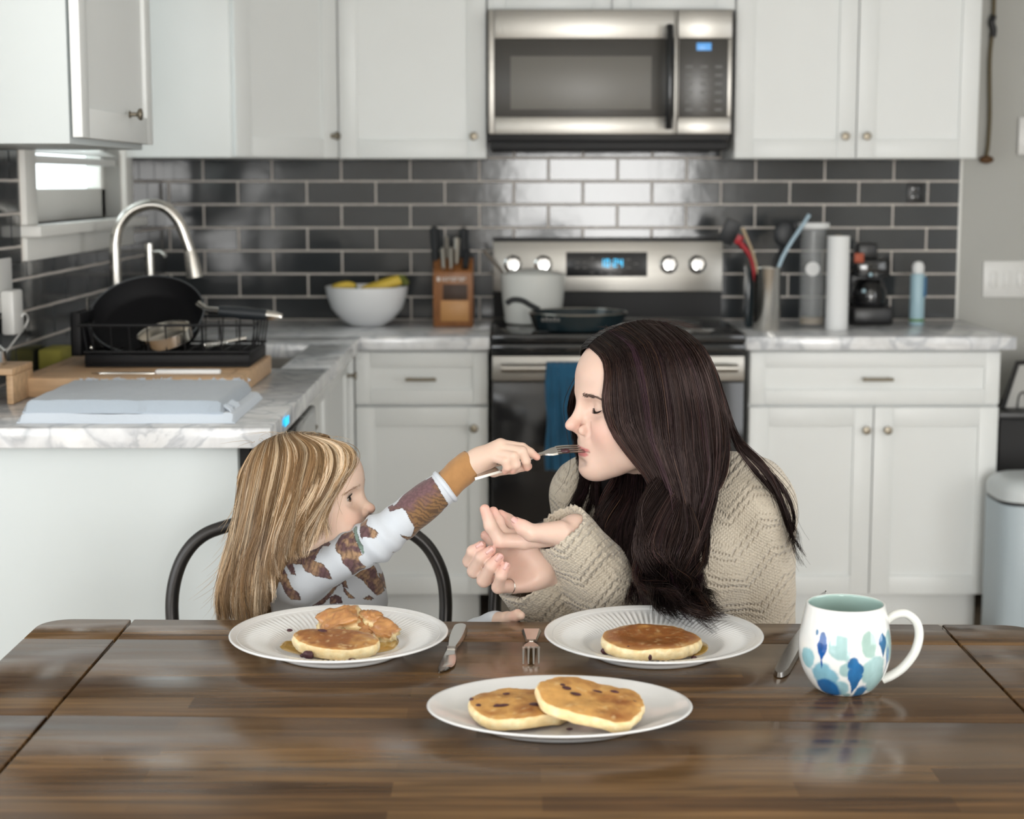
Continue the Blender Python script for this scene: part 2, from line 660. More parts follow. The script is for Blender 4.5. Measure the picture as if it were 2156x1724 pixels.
a, b = P(1911, 384, BW - .010), P(1944, 428, BW - .010)
plate('black_outlet', (a[0], BW - .016, b[2]), (b[0], BW - .0075, a[2]), 'black_satin', 'black outlet cover on the dark tiles under the wall cabinet', 'outlet',
      [((a[0] + .012, BW - .018, b[2] + .012), (b[0] - .012, BW - .015, b[2] + .03)), ((a[0] + .012, BW - .018, a[2] - .03), (b[0] - .012, BW - .015, a[2] - .012))], 'black_gloss')
a, b = P(2070, 549, BW), P(2166, 626, BW)
plate('switch_plate', (a[0], BW - .008, b[2]), (b[0], BW - .0002, a[2]), 'plastic_white', 'white multi-gang switch plate on the grey wall above the trash can', 'switch',
      [((a[0] + .022 + i * .046, BW - .013, b[2] + .035), (a[0] + .046 + i * .046, BW - .007, a[2] - .035)) for i in range(3)], 'plastic_white')
a, b = P(2143, 247, BW), P(2200, 326, BW)
plate('thermostat', (a[0], BW - .02, b[2]), (b[0], BW - .0002, a[2]), 'plastic_white', 'white wall control box high on the grey wall, at the picture edge', 'thermostat')
a, b = PX(-14, 545, LW + .012), PX(27, 652, LW + .012)
plate('wall_outlet', (LW + .0075, a[1] - .02, b[2]), (LW + .014, b[1], a[2] - .002), 'plastic_white', 'white outlet plate on the dark tiles of the left wall', 'outlet')
c0, c1 = PX(14, 612, LW + .03), PX(38, 700, LW + .03)
ch = thing('charger_plug', (LW + .014, (c0[1] + c1[1]) / 2, c1[2]), 'white plug-in charger hanging from the outlet on the left wall', 'charger')
MB().box((LW + .0145, c0[1], c1[2]), (LW + .045, c1[1], c0[2]), .006).build('plug_body', 'plastic_white', ch)
cb = [(LW + .04, c1[1] - .02, c1[2] + .03), (LW + .05, c1[1] - .01, c1[2] + .045), (LW + .045, c1[1] + .02, c1[2] + .02), (LW + .03, c0[1] - .02, c1[2] - .035), (LW + .03, c0[1] - .06, c1[2] - .06)]
MB().tube(bez(cb), .0022, 8).build('cable', 'plastic_white', ch)
# ------------------------------------------------------------------ cabinets
def shaker(w, h, M, frame=0.058, t=0.02, rec=0.009):
    """door or drawer front: x 0..w, z 0..h, face at y=0 looking to -y, t thick."""
    mb = MB()
    b = .0016
    mb.box((0, 0, 0), (frame, t, h), b).box((w - frame, 0, 0), (w, t, h), b)
    mb.box((frame, 0, 0), (w - frame, t, frame), b).box((frame, 0, h - frame), (w - frame, t, h), b)
    mb.box((frame - .004, rec, frame - .004), (w - frame + .004, t - .001, h - frame + .004))
    return mb.xf(M)


def knob(parent, p, ax=(0, -1, 0)):
    prof = [(.0075, 0), (.0078, .002), (.0048, .004), (.0045, .016), (.008, .0185), (.0118, .021), (.0130, .0245), (.0118, .0275), (.007, .0288), (0, .029)]
    M = Vector((0, 0, 1)).rotation_difference(Vector(ax)).to_matrix().to_4x4()
    return MB().lathe(prof, (0, 0, 0), 24, M, cap1=False).xf(Matrix.Translation(p)).build('knob', 'knob_nickel', parent)


def pull(parent, p, L, ax=(1, 0, 0), out=(0, -1, 0)):
    p, ax, out = Vector(p), Vector(ax), Vector(out)
    mb = MB()
    mb.tube([p - ax * L / 2 + out * .028, p + ax * L / 2 + out * .028], .0055, 12)
    for s in (-1, 1):
        mb.tube([p + ax * s * (L / 2 - .012), p + ax * s * (L / 2 - .012) + out * .028], .0045, 10)
    return mb.build('pull_handle', 'knob_nickel', parent)


FT = 0.022                       # door thickness
UF = 5.40                        # face of the upper doors
BF = 5.11                        # face of the base doors
UTOP = 2.25
GAP = .0016


def X(px, y, py=400):
    return float(P(px, py, y)[0])


# upper cabinets on the back wall -------------------------------------------------
def upper(label, x0, x1, z0, doors, knobs, zt=UTOP, y=UF):
    c = thing('wall_cabinet', ((x0 + x1) / 2, y + FT, z0), label, 'cabinet', 'white wall cabinets of the kitchen')
    MB().box((x0, y + FT + .001, z0), (x1, BW - .009, zt), .001).build('cabinet_body', 'cabinet_white', c)
    n = len(doors)
    for (a, b), k in zip(doors, knobs):
        d = shaker(b - a - 2 * GAP, zt - z0 - 2 * GAP, rotM(loc=(a + GAP, y, z0 + GAP))).build('door', 'cabinet_white', c)
        if k is not None:
            knob(d, (k[0], y, k[1]))
    return c


x0, x1 = X(714, UF), X(1024.5, UF)
kz = float(P(998, 287, UF)[2])
upper('white single-door wall cabinet directly left of the microwave', x0, x1, UZ, [(x0, x1)], [(X(998, UF), kz)])
x0, x1 = X(1544, UF), X(2055, UF)
xm = X(1800, UF)
upper('white two-door wall cabinet to the right of the microwave', x0, x1, UZ, [(x0, xm), (xm, x1)], [(X(1775, UF), kz), (X(1820, UF), kz)])
xa, xb = X(1026, UF), X(1542.5, UF)
mz1 = float(P(1285, 19, 5.33)[2])
xm = X(1285, UF)
upper('short white two-door cabinet directly above the microwave', xa, xb, mz1 + .004, [(xa, xm), (xm, xb)], [None, None])

# diagonal corner cabinet
Cx, Cy = LW + .33, BW - .61
Ex, Ey = LW + .61, BW - .33
cc = thing('wall_cabinet', (LW + .3, BW - .3, UZ), 'white diagonal corner wall cabinet beside the sink window', 'cabinet', 'white wall cabinets of the kitchen')
MB().prism([(LW + .001, BW - .009), (LW + .001, Cy), (Cx, Cy), (Ex, Ey), (Ex, BW - .009)], 'z', UZ, UTOP, .001).build('cabinet_body', 'cabinet_white', cc)
dv = Vector((Ex - Cx, Ey - Cy, 0))
L = dv.length
ang = math.atan2(dv.y, dv.x)
nrm = Vector((dv.y, -dv.x, 0)).normalized()
o0 = Vector((Cx, Cy, UZ)) + nrm * .0205 + dv.normalized() * .004
d = shaker(L - .008, UTOP - UZ - .004, Matrix.Translation(o0 + Vector((0, 0, .002))) @ Matrix.Rotation(ang, 4, 'Z')).build('door', 'cabinet_white', cc)
kp = o0 + dv.normalized() * (L - .008 - .024)
knob(d, (kp.x, kp.y, kz), nrm)

# upper cabinet on the left wall
ly0, ly1 = 3.33, 3.985
lx = LW + .31
lc = thing('wall_cabinet', (LW + .15, 3.6, UZ), 'white wall cabinet hung on the left wall in front of the window', 'cabinet', 'white wall cabinets of the kitchen')
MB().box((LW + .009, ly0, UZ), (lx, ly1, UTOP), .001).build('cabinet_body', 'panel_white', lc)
dd = shaker(ly1 - ly0 - .004, UTOP - UZ - .012, rotM(0, 0, R(90), (lx + .0035 + FT, ly0 + .002, UZ + .012))).build('door', 'cabinet_white', lc)
kk = PX(268, 240, lx + .0035 + FT)
knob(dd, (lx + .0035 + FT, kk[1] + .02, kk[2]), (1, 0, 0))

# base cabinets -------------------------------------------------------------------
def base(label, x0, x1, drawer, doors, y=BF, zt=0.875, toe=.115):
    c = thing('base_cabinet', ((x0 + x1) / 2, y + FT, 0), label, 'cabinet', 'white base cabinets of the kitchen')
    MB().box((x0, y + FT + .001, toe), (x1, BW - .009, zt), .001).build('cabinet_body', 'cabinet_white', c)
    MB().box((x0 + .006, y + .085, 0), (x1 - .03, BW - .009, toe - .0005), .001).build('toe_kick', 'cabinet_white', c)
    (zd0, zd1), kx, kz_, plen = drawer
    dr = shaker(x1 - x0 - 2 * GAP, zd1 - zd0, rotM(loc=(x0 + GAP, y, zd0)), frame=.045).build('drawer', 'cabinet_white', c)
    pull(dr, (kx, y, kz_), plen)
    for a, b, z0_, z1_, k in doors:
        d = shaker(b - a - 2 * GAP, z1_ - z0_, rotM(loc=(a + GAP, y, z0_))).build('door', 'cabinet_white', c)
        knob(d, (k[0], y, k[1]))
    return c


def Z(py, y, px=1078):
    return float(P(px, py, y)[2])


x0, x1 = X(748, BF, 900), X(1028, BF, 900)
dz = (Z(851, BF), Z(741, BF))
dd = (Z(1251, BF), Z(857, BF))
base('white base cabinet with one drawer and one door, left of the range', x0, x1, (dz, X(887, BF, 797), Z(797, BF), .092),
     [(x0, x1, dd[0], dd[1], (X(998, BF, 900), Z(900, BF)))])
x0, x1 = X(1576, BF, 900), X(2106, BF, 800)
xm = X(1839, BF, 900)
base('white base cabinet with one wide drawer over two doors, right of the range', x0, x1, (dz, X(1845, BF, 797), Z(797, BF), .092),
     [(x0, xm, dd[0], dd[1], (X(1822, BF, 904), Z(904, BF))), (xm, x1, dd[0], dd[1], (X(1867, BF, 904), Z(904, BF)))])

# peninsula / sink run: faces +x at x = PF
PF = -.492
p0, p1 = 3.205, 5.105
pc = thing('base_cabinet', (-.8, 4.2, 0), 'white sink-run base cabinet with the plain end panel facing the table', 'cabinet', 'white base cabinets of the kitchen')
kb_ = MB().box((LW + .009, 3.862, .115), (PF - FT - .001, 4.17, .875), .001).box((LW + .009, 4.17, .115), (PF - FT - .001, 4.86, .66)).box((LW + .009, 4.86, .115), (PF - FT - .001, BW - .009, .875), .001)
kb_.box((PF - FT - .012, 4.17, .66), (PF - FT - .001, 4.86, .875)).build('cabinet_body', 'cabinet_white', pc)
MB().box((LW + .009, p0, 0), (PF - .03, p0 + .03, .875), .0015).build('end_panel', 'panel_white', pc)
MB().box((PF - FT - .03, BF, .115), (x0 * 0 + X(746, BF, 900), BF + .02, .875), .001).build('corner_filler', 'cabinet_white', pc)
MB().box((LW + .009, 3.90, 0), (PF - .09, 5.2, .1145), .001).build('toe_kick', 'cabinet_white', pc)
ya = 3.90
for i in range(2):
    yb_ = ya + .60
    d = shaker(yb_ - ya - 2 * GAP, .745, rotM(0, 0, R(90), (PF, ya + GAP, .122))).build('door', 'cabinet_white', pc)
    hp = PX(652, 893, PF)
    if i == 0:
        pull(d, (PF, ya + .05, hp[2] + .01), .09, (0, 1, 0), (1, 0, 0))
    else:
        knob(d, (PF, yb_ - .04, .80), (1, 0, 0))
    ya = yb_
# dishwasher
dw = thing('dishwasher', (PF - .3, 3.55, 0), 'black dishwasher with a blue light at the end of the sink run', 'dishwasher')
MB().box((LW + .05, 3.2405, .10), (PF - .012, 3.858, .87), .003).build('tub', 'black_matte', dw)
MB().box((PF - .0115, 3.242, .115), (PF + .034, 3.857, .755), .004).build('door', 'stainless', dw)
cp = MB().box((PF - .0115, 3.242, .757), (PF + .044, 3.857, .868), .004).build('control_panel', 'black_gloss', dw)
q = PX(604, 886, PF + .0445)
MB().box((PF + .0442, q[1] - .03, q[2] - .008), (PF + .0452, q[1] + .03, q[2] + .008), .0).build('indicator_light', 'display_cyan', cp)

# worktops: one L-shaped slab with the sink cut-out, one short slab right of the range
SX0, SX1, SY0, SY1 = -1.03, -.575, 4.20, 4.83
TB = .876
EX = -.452                       # inner edge of the L
XR = X(1031, 5.07, 700)
ct = MB()
bv = .003
ct.box((LW + .009, SY1, TB), (EX, 5.07, CT), bv).box((LW + .009, SY0, TB), (SX0, SY1, CT), bv).box((SX1, SY0, TB), (EX, SY1, CT), bv)
ct.box((LW + .009, 5.07, TB), (XR, BW - .009, CT), bv)
ct.box((LW + .009, 3.165, TB), (EX, SY0, CT), bv)
tag(ct.build('counter_slab', 'counter_marble'), 'grey-veined marble worktop running from the sink round to the range', 'countertop')
XL, XE = X(1566, 5.07, 700), X(2141, 5.07, 715)
tag(MB().box((XL, 5.07, TB), (XE, BW - .011, CT), bv).build('counter_slab', 'counter_marble'), 'short marble worktop to the right of the range, below the crock', 'countertop')
# sink
sk = MB()
t = .004
sk.box((SX0 - .012, SY0 - .012, TB - .2), (SX1 + .012, SY1 + .012, TB - .2 + t)).box((SX0 - .012, SY0 - .012, TB - .2), (SX0 - .012 + t, SY1 + .012, TB - .001))
sk.box((SX1 + .012 - t, SY0 - .012, TB - .2), (SX1 + .012, SY1 + .012, TB - .001)).box((SX0 - .012, SY0 - .012, TB - .2), (SX1 + .012, SY0 - .012 + t, TB - .001))
sk.box((SX0 - .012, SY1 + .012 - t, TB - .2), (SX1 + .012, SY1 + .012, TB - .001))
tag(sk.build('sink_basin', 'stainless'), 'steel undermount sink basin sunk in the marble worktop behind the dish rack', 'sink')

# ------------------------------------------------------------------ microwave
MY = 5.33
ma, mb_ = X(1027.5, MY, 150), X(1541, MY, 150)
zt, zb0, zb1 = Z(20, MY), Z(283, MY), Z(316, MY)
mw = thing('microwave', ((ma + mb_) / 2, MY + .2, zb1), 'stainless over-the-range microwave with a black door handle', 'microwave')
MB().box((ma, MY + .03, zb0 - .02), (mb_, BW - .012, zt), .003).build('housing', 'black_satin', mw)
MB().box((ma + .006, MY + .012, zb1), (mb_ - .006, MY + .29, zb0 - .0205), .006).build('vent_base', 'black_matte', mw)
xs = X(1426, MY, 150)
fr = MB()
wx0, wx1, wz0, wz1 = X(1041, MY, 150), X(1419, MY, 150), Z(246, MY), Z(81, MY)
fr.box((ma, MY, zb0 + .001), (wx0, MY + .03, zt), .003).box((wx1, MY, zb0 + .001), (xs - .001, MY + .03, zt), .003)
fr.box((wx0, MY, zb0 + .001), (wx1, MY + .03, wz0), .002).box((wx0, MY, wz1), (wx1, MY + .03, zt), .002)
md = fr.build('door', 'stainless', mw)
MB().box((wx0, MY + .004, wz0), (wx1, MY + .03, wz1), .002).build('window_frame', 'microwave_glass', md)
MB().box((X(1075, MY, 150), MY + .0032, Z(230, MY)), (X(1372, MY, 150), MY + .0045, Z(118, MY)), .0005).build('window_mesh', 'microwave_mesh', md)
hx = X(1407.5, MY, 150)
hz0, hz1 = Z(270, MY - .05), Z(52, MY - .05)
hb = MB()
zz = np.linspace(hz0, hz1, 21)
uu = np.linspace(-1, 1, 21)
hb.tube(np.stack([np.full(21, hx), MY - .030 - .020 * (1 - uu ** 2), zz], 1), .0155, 14, flat=(0.95, .75), up=(1, 0, 0))
hb.box((hx - .011, MY - .03, hz0 + .004), (hx + .011, MY + .002, hz0 + .03), .003).box((hx - .011, MY - .03, hz1 - .03), (hx + .011, MY + .002, hz1 - .004), .003)
hb.build('door_handle', 'black_gloss', md)
cpn = MB()
kx0, kx1 = X(1429, MY, 150), X(1532, MY, 150)
cpn.box((xs + .001, MY, zb0 + .001), (mb_, MY + .03, wz0), .003).box((xs + .001, MY, wz1), (mb_, MY + .03, zt), .003)
cpn.box((kx1, MY, wz0), (mb_, MY + .03, wz1), .002).box((xs + .001, MY, wz0), (kx0, MY + .03, wz1), .001)
cp = cpn.build('control_panel', 'stainless', mw)
MB().box((kx0, MY + .003, wz0), (kx1, MY + .03, wz1), .002).build('keypad', 'microwave_glass', cp)
# clock: four seven-segment digits reading like the lit blue patch of the photograph
def digits(txt, x0, z0, h, y, mat, parent, name='clock_digits'):
    S = {'0': 'abcdef', '1': 'bc', '2': 'abged', '3': 'abgcd', '4': 'fgbc', '5': 'afgcd', '6': 'afgedc', '7': 'abc', '8': 'abcdefg', '9': 'abcdfg'}
    w, t = h * .5, h * .13
    mb = MB()
    x = x0
    for c in txt:
        if c == ':':
            for q in (.3, .7):
                mb.box((x, y - .0006, z0 + h * q - t / 2), (x + t, y, z0 + h * q + t / 2))
            x += t * 2.2
            continue
        seg = {'a': (0, h - t, w, h), 'd': (0, 0, w, t), 'g': (0, h / 2 - t / 2, w, h / 2 + t / 2), 'f': (0, h / 2, t, h), 'e': (0, 0, t, h / 2), 'b': (w - t, h / 2, w, h), 'c': (w - t, 0, w, h / 2)}
        for s_ in S[c]:
            a_ = seg[s_]
            mb.box((x + a_[0], y - .0006, z0 + a_[1]), (x + a_[2], y, z0 + a_[3]))
        x += w + t * 1.6
    return mb.build(name, mat, parent)


MB().box((X(1467, MY, 100), MY + .0018, Z(106, MY)), (X(1498, MY, 100), MY + .004, Z(90, MY)), .001).build('clock_screen', 'display_blue', cp)
for r_ in range(6):
    for c_ in range(3):
        kx = kx0 + .022 + c_ * .045
        kz2 = wz0 + .018 + r_ * .026
        MB().box((kx, MY + .0022, kz2), (kx + .022, MY + .0035, kz2 + .008)).build('key', 'legend_grey', cp)

# ------------------------------------------------------------------ range
RY = 5.07
ra, rb = X(1033.5, RY, 750), X(1570, RY, 750)
rg = thing('range', ((ra + rb) / 2, 5.4, 0), 'stainless electric range with a black glass top and oven door', 'stove')
MB().box((ra + .002, RY + .03, .02), (rb - .002, BW - .07, .895), .003).build('oven_body', 'black_satin', rg)
ck = MB().box((ra, RY - .01, .896), (rb, BW - .09, .925), .006).build('cooktop', 'black_gloss', rg)
for (ux, uy, ur) in ((ra + .19, RY + .17, .105), (rb - .19, RY + .17, .08), (ra + .19, RY + .41, .075), (rb - .19, RY + .41, .10)):
    aa = np.linspace(0, 2 * math.pi, 40, endpoint=False)
    MB().tube(np.stack([ux + ur * np.cos(aa), uy + ur * np.sin(aa), np.full(40, .9252)], 1), .0012, 6, closed=True).build('burner_ring', 'legend_grey', ck)
for sx in (ra + .05, rb - .05):
    for sy in (RY + .08, BW - .13):
        MB().lathe([(.018, 0), (.018, .0195)], (sx, sy, 0), 16).build('levelling_foot', 'black_matte', rg)
gy = BW - .075
gz0, gz1 = Z(614, gy), Z(508, gy)
bg = MB()
bg.prism([(gy, gz0), (gy + .012, gz1), (gy + .060, gz1), (gy + .060, .90), (gy + .02, .90), (gy + .02, gz0)], 'x', ra, rb, .003)
bk = bg.build('backguard', 'stainless', rg)
MB().box((ra + .001, gy + .0195, .926), (rb - .001, gy + .0215, gz0 - .001)).build('lower_strip', 'black_matte', bk)
MB().box((ra, gy + .008, gz1), (rb, gy + .062, gz1 + .010), .002).build('top_trim', 'black_satin', bk)
dx0, dx1 = X(1192, gy, 550), X(1363, gy, 550)
sl = (gy + .012 - gy) / (gz1 - gz0)
ysl = lambda z: gy + .012 * (z - gz0) / (gz1 - gz0)
da, db = Z(582, gy), Z(531, gy)
MB().prism([(ysl(da) - .003, da), (ysl(db) - .003, db), (ysl(db) + .004, db), (ysl(da) + .004, da)], 'x', dx0, dx1, .0008).build('display_panel', 'screen_dark', bk)
digits('10:24', X(1263, gy, 550), Z(562, gy), .026, gy - .0005, 'display_cyan', bk)
for (lx_, lz_) in [(.03, .05), (.055, .05), (.03, .03), (.055, .03), (.20, .06), (.20, .03), (.225, .045), (.08, .012), (.11, .012), (.14, .012), (.17, .012), (.08, .065)]:
    MB().box((dx0 + lx_, gy + .001, da + lz_ * .9), (dx0 + lx_ + .013, gy + .0016, da + lz_ * .9 + .003)).build('panel_key', 'legend_grey', bk)
for kx in (1080, 1144, 1408, 1468):
    c = P(kx, 557, gy + .004)
    pr = [(.030, 0), (.030, .006), (.024, .009), (.0225, .024), (.019, .028), (0, .0285)]
    M = Vector((0, 0, 1)).rotation_difference(Vector((0, -1, .10))).to_matrix().to_4x4()
    kb = MB().lathe(pr, (0, 0, 0), 32, M, cap1=False).xf(Matrix.Translation(c)).build('burner_knob', 'chrome', bk)
    MB().box((c[0] - .0035, c[1] - .037, c[2] - .018), (c[0] + .0035, c[1] - .026, c[2] + .022), .002).build('knob_grip', 'chrome', kb)
# front: black lip, steel fascia with bar, oven door, drawer
MB().box((ra, RY - .012, Z(744, RY)), (rb, RY + .03, .895), .004).build('front_lip', 'black_gloss', rg)
oz1, oz0 = Z(747, RY), .235
od = MB().box((ra + .003, RY - .006, Z(802, RY)), (rb - .003, RY + .03, oz1 - .002), .004)
odr = od.build('oven_door', 'stainless', rg)
MB().box((ra + .003, RY - .006, oz0), (rb - .003, RY + .03, oz0 + .03), .003).build('door_bottom_rail', 'stainless', odr)
MB().box((ra + .003, RY - .007, oz0 + .031), (rb - .003, RY + .028, Z(803, RY)), .004).build('oven_window', 'oven_glass', odr)
hz = Z(775, RY - .05)
hm = MB().tube([(ra + .03, RY - .05, hz), (rb - .03, RY - .05, hz)], .013, 16)
for sx in (ra + .06, rb - .06):
    hm.tube([(sx, RY - .05, hz), (sx, RY - .004, hz)], .010, 12)
hm.build('door_handle', 'stainless', odr)
MB().box((ra + .003, RY - .004, .05), (rb - .003, RY + .03, oz0 - .006), .004).build('storage_drawer', 'stainless', rg)

# faucet ------------------------------------------------------------------------
base_mat('brushed_nickel', (0.62, 0.60, 0.56), 0.24, 1.0)
fy = 4.50
fx = float(P(243, 540, fy)[0])
fa = thing('faucet', (fx, fy, CT), 'brushed nickel gooseneck faucet standing behind the dish rack', 'faucet')
mf = MB().lathe([(.028, 0), (.028, .008), (.022, .012), (.019, .03), (.019, .085), (.0135, .10)], (fx, fy, CT + .0005), 28)
mf.build('faucet_base', 'brushed_nickel', fa)
arc = [(fx, fy, CT + .09)]
for (qx, qy) in ((243, 560), (243, 510), (252, 474), (276, 445), (312, 431), (348, 437), (376, 466), (392, 505), (402, 535)):
    arc.append(P(qx, qy, fy))
MB().tube(bez(arc, 8), .0145, 18).build('spout', 'brushed_nickel', fa)
MB().tube([P(400, 527, fy), P(404, 545, fy), P(411, 584, fy)], [.0155, .0185, .0235], 20).build('spray_head', 'brushed_nickel', fa)
lv = MB().tube([(fx, fy - .018, CT + .06), (fx + .01, fy - .045, CT + .065), (fx + .02, fy - .10, CT + .09)], [.011, .008, .006], 12)
lv.build('lever', 'brushed_nickel', fa)
sp = P(316, 590, 4.72)
sd = thing('soap_dispenser', (sp[0], 4.72, CT), 'slim nickel soap dispenser beside the gooseneck faucet', 'soap dispenser')
zt_ = float(P(316, 513, 4.72)[2])
MB().lathe([(.022, 0), (.022, .006), (.013, .012), (.0125, zt_ - CT - .02), (.0115, zt_ - CT), (0, zt_ - CT)], (sp[0], 4.72, CT + .0005), 24, cap1=False).build('dispenser_post', 'brushed_nickel', sd)
MB().tube([(sp[0], 4.72, zt_ - .025), (sp[0] + .035, 4.70, zt_ - .022), (sp[0] + .05, 4.69, zt_ - .032)], .006, 12).build('nozzle', 'brushed_nickel', sd)
# ------------------------------------------------------------------ things on the worktops
base_mat('board_wood', (0.56, 0.37, 0.215), 0.5, vary=0.25, vary_scale=7, stretch=(1.2, 9, 9))
base_mat('board_end', (0.48, 0.30, 0.165), 0.55, vary=0.3, vary_scale=30)
base_mat('block_wood', (0.25, 0.10, 0.032), 0.4, vary=0.25, vary_scale=10, stretch=(9, 9, 1.5))
base_mat('block_light', (0.50, 0.25, 0.085), 0.4, vary=0.15, vary_scale=10)
base_mat('block_dark', (0.045, 0.022, 0.012), 0.5)
base_mat('bowl_white', (0.78, 0.79, 0.80), 0.22, coat=0.3)
base_mat('enamel_white', (0.70, 0.71, 0.68), 0.2, coat=0.4)
base_mat('banana', (0.62, 0.44, 0.06), 0.5, vary=0.25, vary_scale=30)
base_mat('banana_tip', (0.14, 0.16, 0.03), 0.6)
base_mat('pan_black', (0.005, 0.005, 0.006), 0.6, spec=0.2)
base_mat('rack_black', (0.006, 0.006, 0.007), 0.5, spec=.25)
base_mat('pan_rim', (0.06, 0.065, 0.07), 0.4)
base_mat('pan_teal', (0.012, 0.024, 0.030), 0.22, coat=0.3)
base_mat('steel_bright', (0.66, 0.64, 0.60), 0.2, 1.0)
base_mat('steel_handle', (0.55, 0.52, 0.47), 0.3, 1.0)
base_mat('grip_dark', (0.016, 0.020, 0.024), 0.45)
base_mat('towel_grey', (0.37, 0.425, 0.485), 0.95, sheen=0.3, bump=0.6, bump_scale=260, bump_dist=0.0015)
base_mat('towel_pale', (0.58, 0.64, 0.71), 0.95, sheen=0.3, bump=0.5, bump_scale=200, bump_dist=0.0015)
base_mat('towel_blue', (0.014, 0.085, 0.165), 0.95, sheen=0.2, bump=0.6, bump_scale=160, bump_dist=0.002, vary=0.2, vary_scale=12)
base_mat('utensil_black', (0.012, 0.014, 0.017), 0.45)
base_mat('utensil_red', (0.36, 0.010, 0.018), 0.4)
base_mat('utensil_wood', (0.42, 0.33, 0.22), 0.6)
base_mat('utensil_blue', (0.35, 0.47, 0.55), 0.35)
base_mat('paper_white', (0.76, 0.77, 0.77), 0.7)
base_mat('coffee_glass', (0.006, 0.006, 0.007), 0.08, coat=0.5)
base_mat('label_orange', (0.42, 0.08, 0.03), 0.5)
base_mat('bottle_blue', (0.34, 0.50, 0.57), 0.35)
base_mat('bottle_dark', (0.02, 0.11, 0.22), 0.4)
base_mat('bottle_green', (0.12, 0.24, 0.06), 0.5)
base_mat('sponge', (0.33, 0.30, 0.06), 0.9)
base_mat('can_grey', (0.42, 0.49, 0.53), 0.4)
base_mat('can_lid', (0.56, 0.60, 0.61), 0.35)
base_mat('poster_pale', (0.52, 0.52, 0.50), 0.6)
base_mat('cord_brown', (0.13, 0.105, 0.06), 0.8)
base_mat('cord_end', (0.10, 0.045, 0.012), 0.5)
base_mat('marks_white', (0.66, 0.60, 0.55), 0.5)
m_ = base_mat('clear_jar', (0.55, 0.57, 0.58), 0.12)
m_.node_tree.nodes['Principled BSDF'].inputs['Alpha'].default_value = 0.17
E = .0006

# cutting board ----------------------------------------------------------------
cz1 = CT + .043
bp = [PZ(36, 838, CT), PZ(500, 838, CT)]
yb0 = bp[0][1]
bx0, bx1 = bp[0][0], bp[1][0] + .005
yb1 = 4.10
cbd = thing('cutting_board', ((bx0 + bx1) / 2, (yb0 + yb1) / 2, CT), 'thick wooden cutting board with a juice groove under the dish rack', 'cutting board')
MB().box((bx0, yb0, CT + E), (bx1, yb1, cz1), .004).build('board', 'board_wood', cbd)
gr = .03
MB().tube([(bx0 + gr, yb0 + gr, cz1), (bx1 - gr, yb0 + gr, cz1), (bx1 - gr, yb1 - gr, cz1), (bx0 + gr, yb1 - gr, cz1)], .005, 8, closed=True, flat=(1, .12), up=(0, 0, 1)).build('juice_groove', 'board_end', cbd)

# knife lying on the board
kp0, kp1 = PZ(192, 788, cz1), PZ(470, 785, cz1)
kn = thing('kitchen_knife', ((kp0[0] + kp1[0]) / 2, kp0[1], cz1), 'pale steel knife lying on the cutting board in front of the rack', 'knife')
bl = [(kp0[0], kp0[1]), (kp0[0] + .02, kp0[1] - .008), (kp0[0] + .14, kp0[1] - .010), (kp0[0] + .14, kp0[1] + .012), (kp0[0] + .04, kp0[1] + .012)]
MB().prism(bl, 'z', cz1 + .001, cz1 + .004, .0008).build('blade', 'steel_bright', kn)
MB().box((kp0[0] + .1405, kp0[1] - .010, cz1 + .0008), (kp1[0], kp0[1] + .010, cz1 + .011), .004).build('handle', 'paper_white', kn)

# dish rack ----------------------------------------------------------------------
rz = cz1 + .001
rx0, rx1, ry0, ry1 = float(PZ(176, 774, rz)[0]), float(PZ(524, 774, rz)[0]), 3.82, 4.08
rk = thing('dish_rack', ((rx0 + rx1) / 2, 3.95, rz), 'black dish rack with a draining tray standing on the cutting board', 'dish rack')
tr = MB().box((rx0, ry0, rz), (rx1, ry1, rz + .006), .002)
tr.box((rx0, ry0, rz + .006), (rx1, ry0 + .008, rz + .028), .002).box((rx0, ry1 - .008, rz + .006), (rx1, ry1, rz + .028), .002)
tr.box((rx0, ry0 + .008, rz + .006), (rx0 + .008, ry1 - .008, rz + .028), .002).box((rx1 - .008, ry0 + .008, rz + .006), (rx1, ry1 - .008, rz + .028), .002)
tr.build('drain_tray', 'rack_black', rk)
wr_ = MB()
for z in (rz + .034, rz + .095):
    e = .0 if z < rz + .05 else .010
    wr_.tube([(rx0 - e, ry0 - e, z), (rx1 + e, ry0 - e, z), (rx1 + e, ry1 + e, z), (rx0 - e, ry1 + e, z)], .0032, 8, closed=True)
for i in range(9):
    x = rx0 + (rx1 - rx0) * (i + .5) / 9
    for yy in (ry0, ry1):
        s_ = -1 if yy == ry0 else 1
        wr_.tube([(x, yy, rz + .034), (x, yy + s_ * .010, rz + .095)], .0018, 6)
    wr_.tube([(x, ry0, rz + .034), (x, ry1, rz + .034)], .0018, 6)
    if i > 2:
        wr_.tube([(x, ry1 - .05, rz + .034), (x, ry1 - .05, rz + .09)], .0018, 6)
for i in range(5):
    yy = ry0 + (ry1 - ry0) * (i + .5) / 5
    for xx in (rx0, rx1):
        s_ = -1 if xx == rx0 else 1
        wr_.tube([(xx, yy, rz + .034), (xx + s_ * .010, yy, rz + .095)], .0018, 6)
wr_.build('wire_basket', 'rack_black', rk)
hx0 = float(P(160, 690, 3.9)[0])
hz0, hz1 = float(P(180, 745, 3.9)[2]), float(P(180, 655, 3.9)[2])
cd = MB()
cd.box((hx0, 3.85, hz0), (rx0 - .012, 4.04, hz0 + .004)).box((hx0, 3.85, hz0), (hx0 + .004, 4.04, hz1), .001).box((rx0 - .016, 3.85, hz0), (rx0 - .012, 4.04, hz1), .001)
cd.box((hx0, 3.85, hz0), (rx0 - .012, 3.854, hz1), .001).box((hx0, 4.036, hz0), (rx0 - .012, 4.04, hz1), .001)
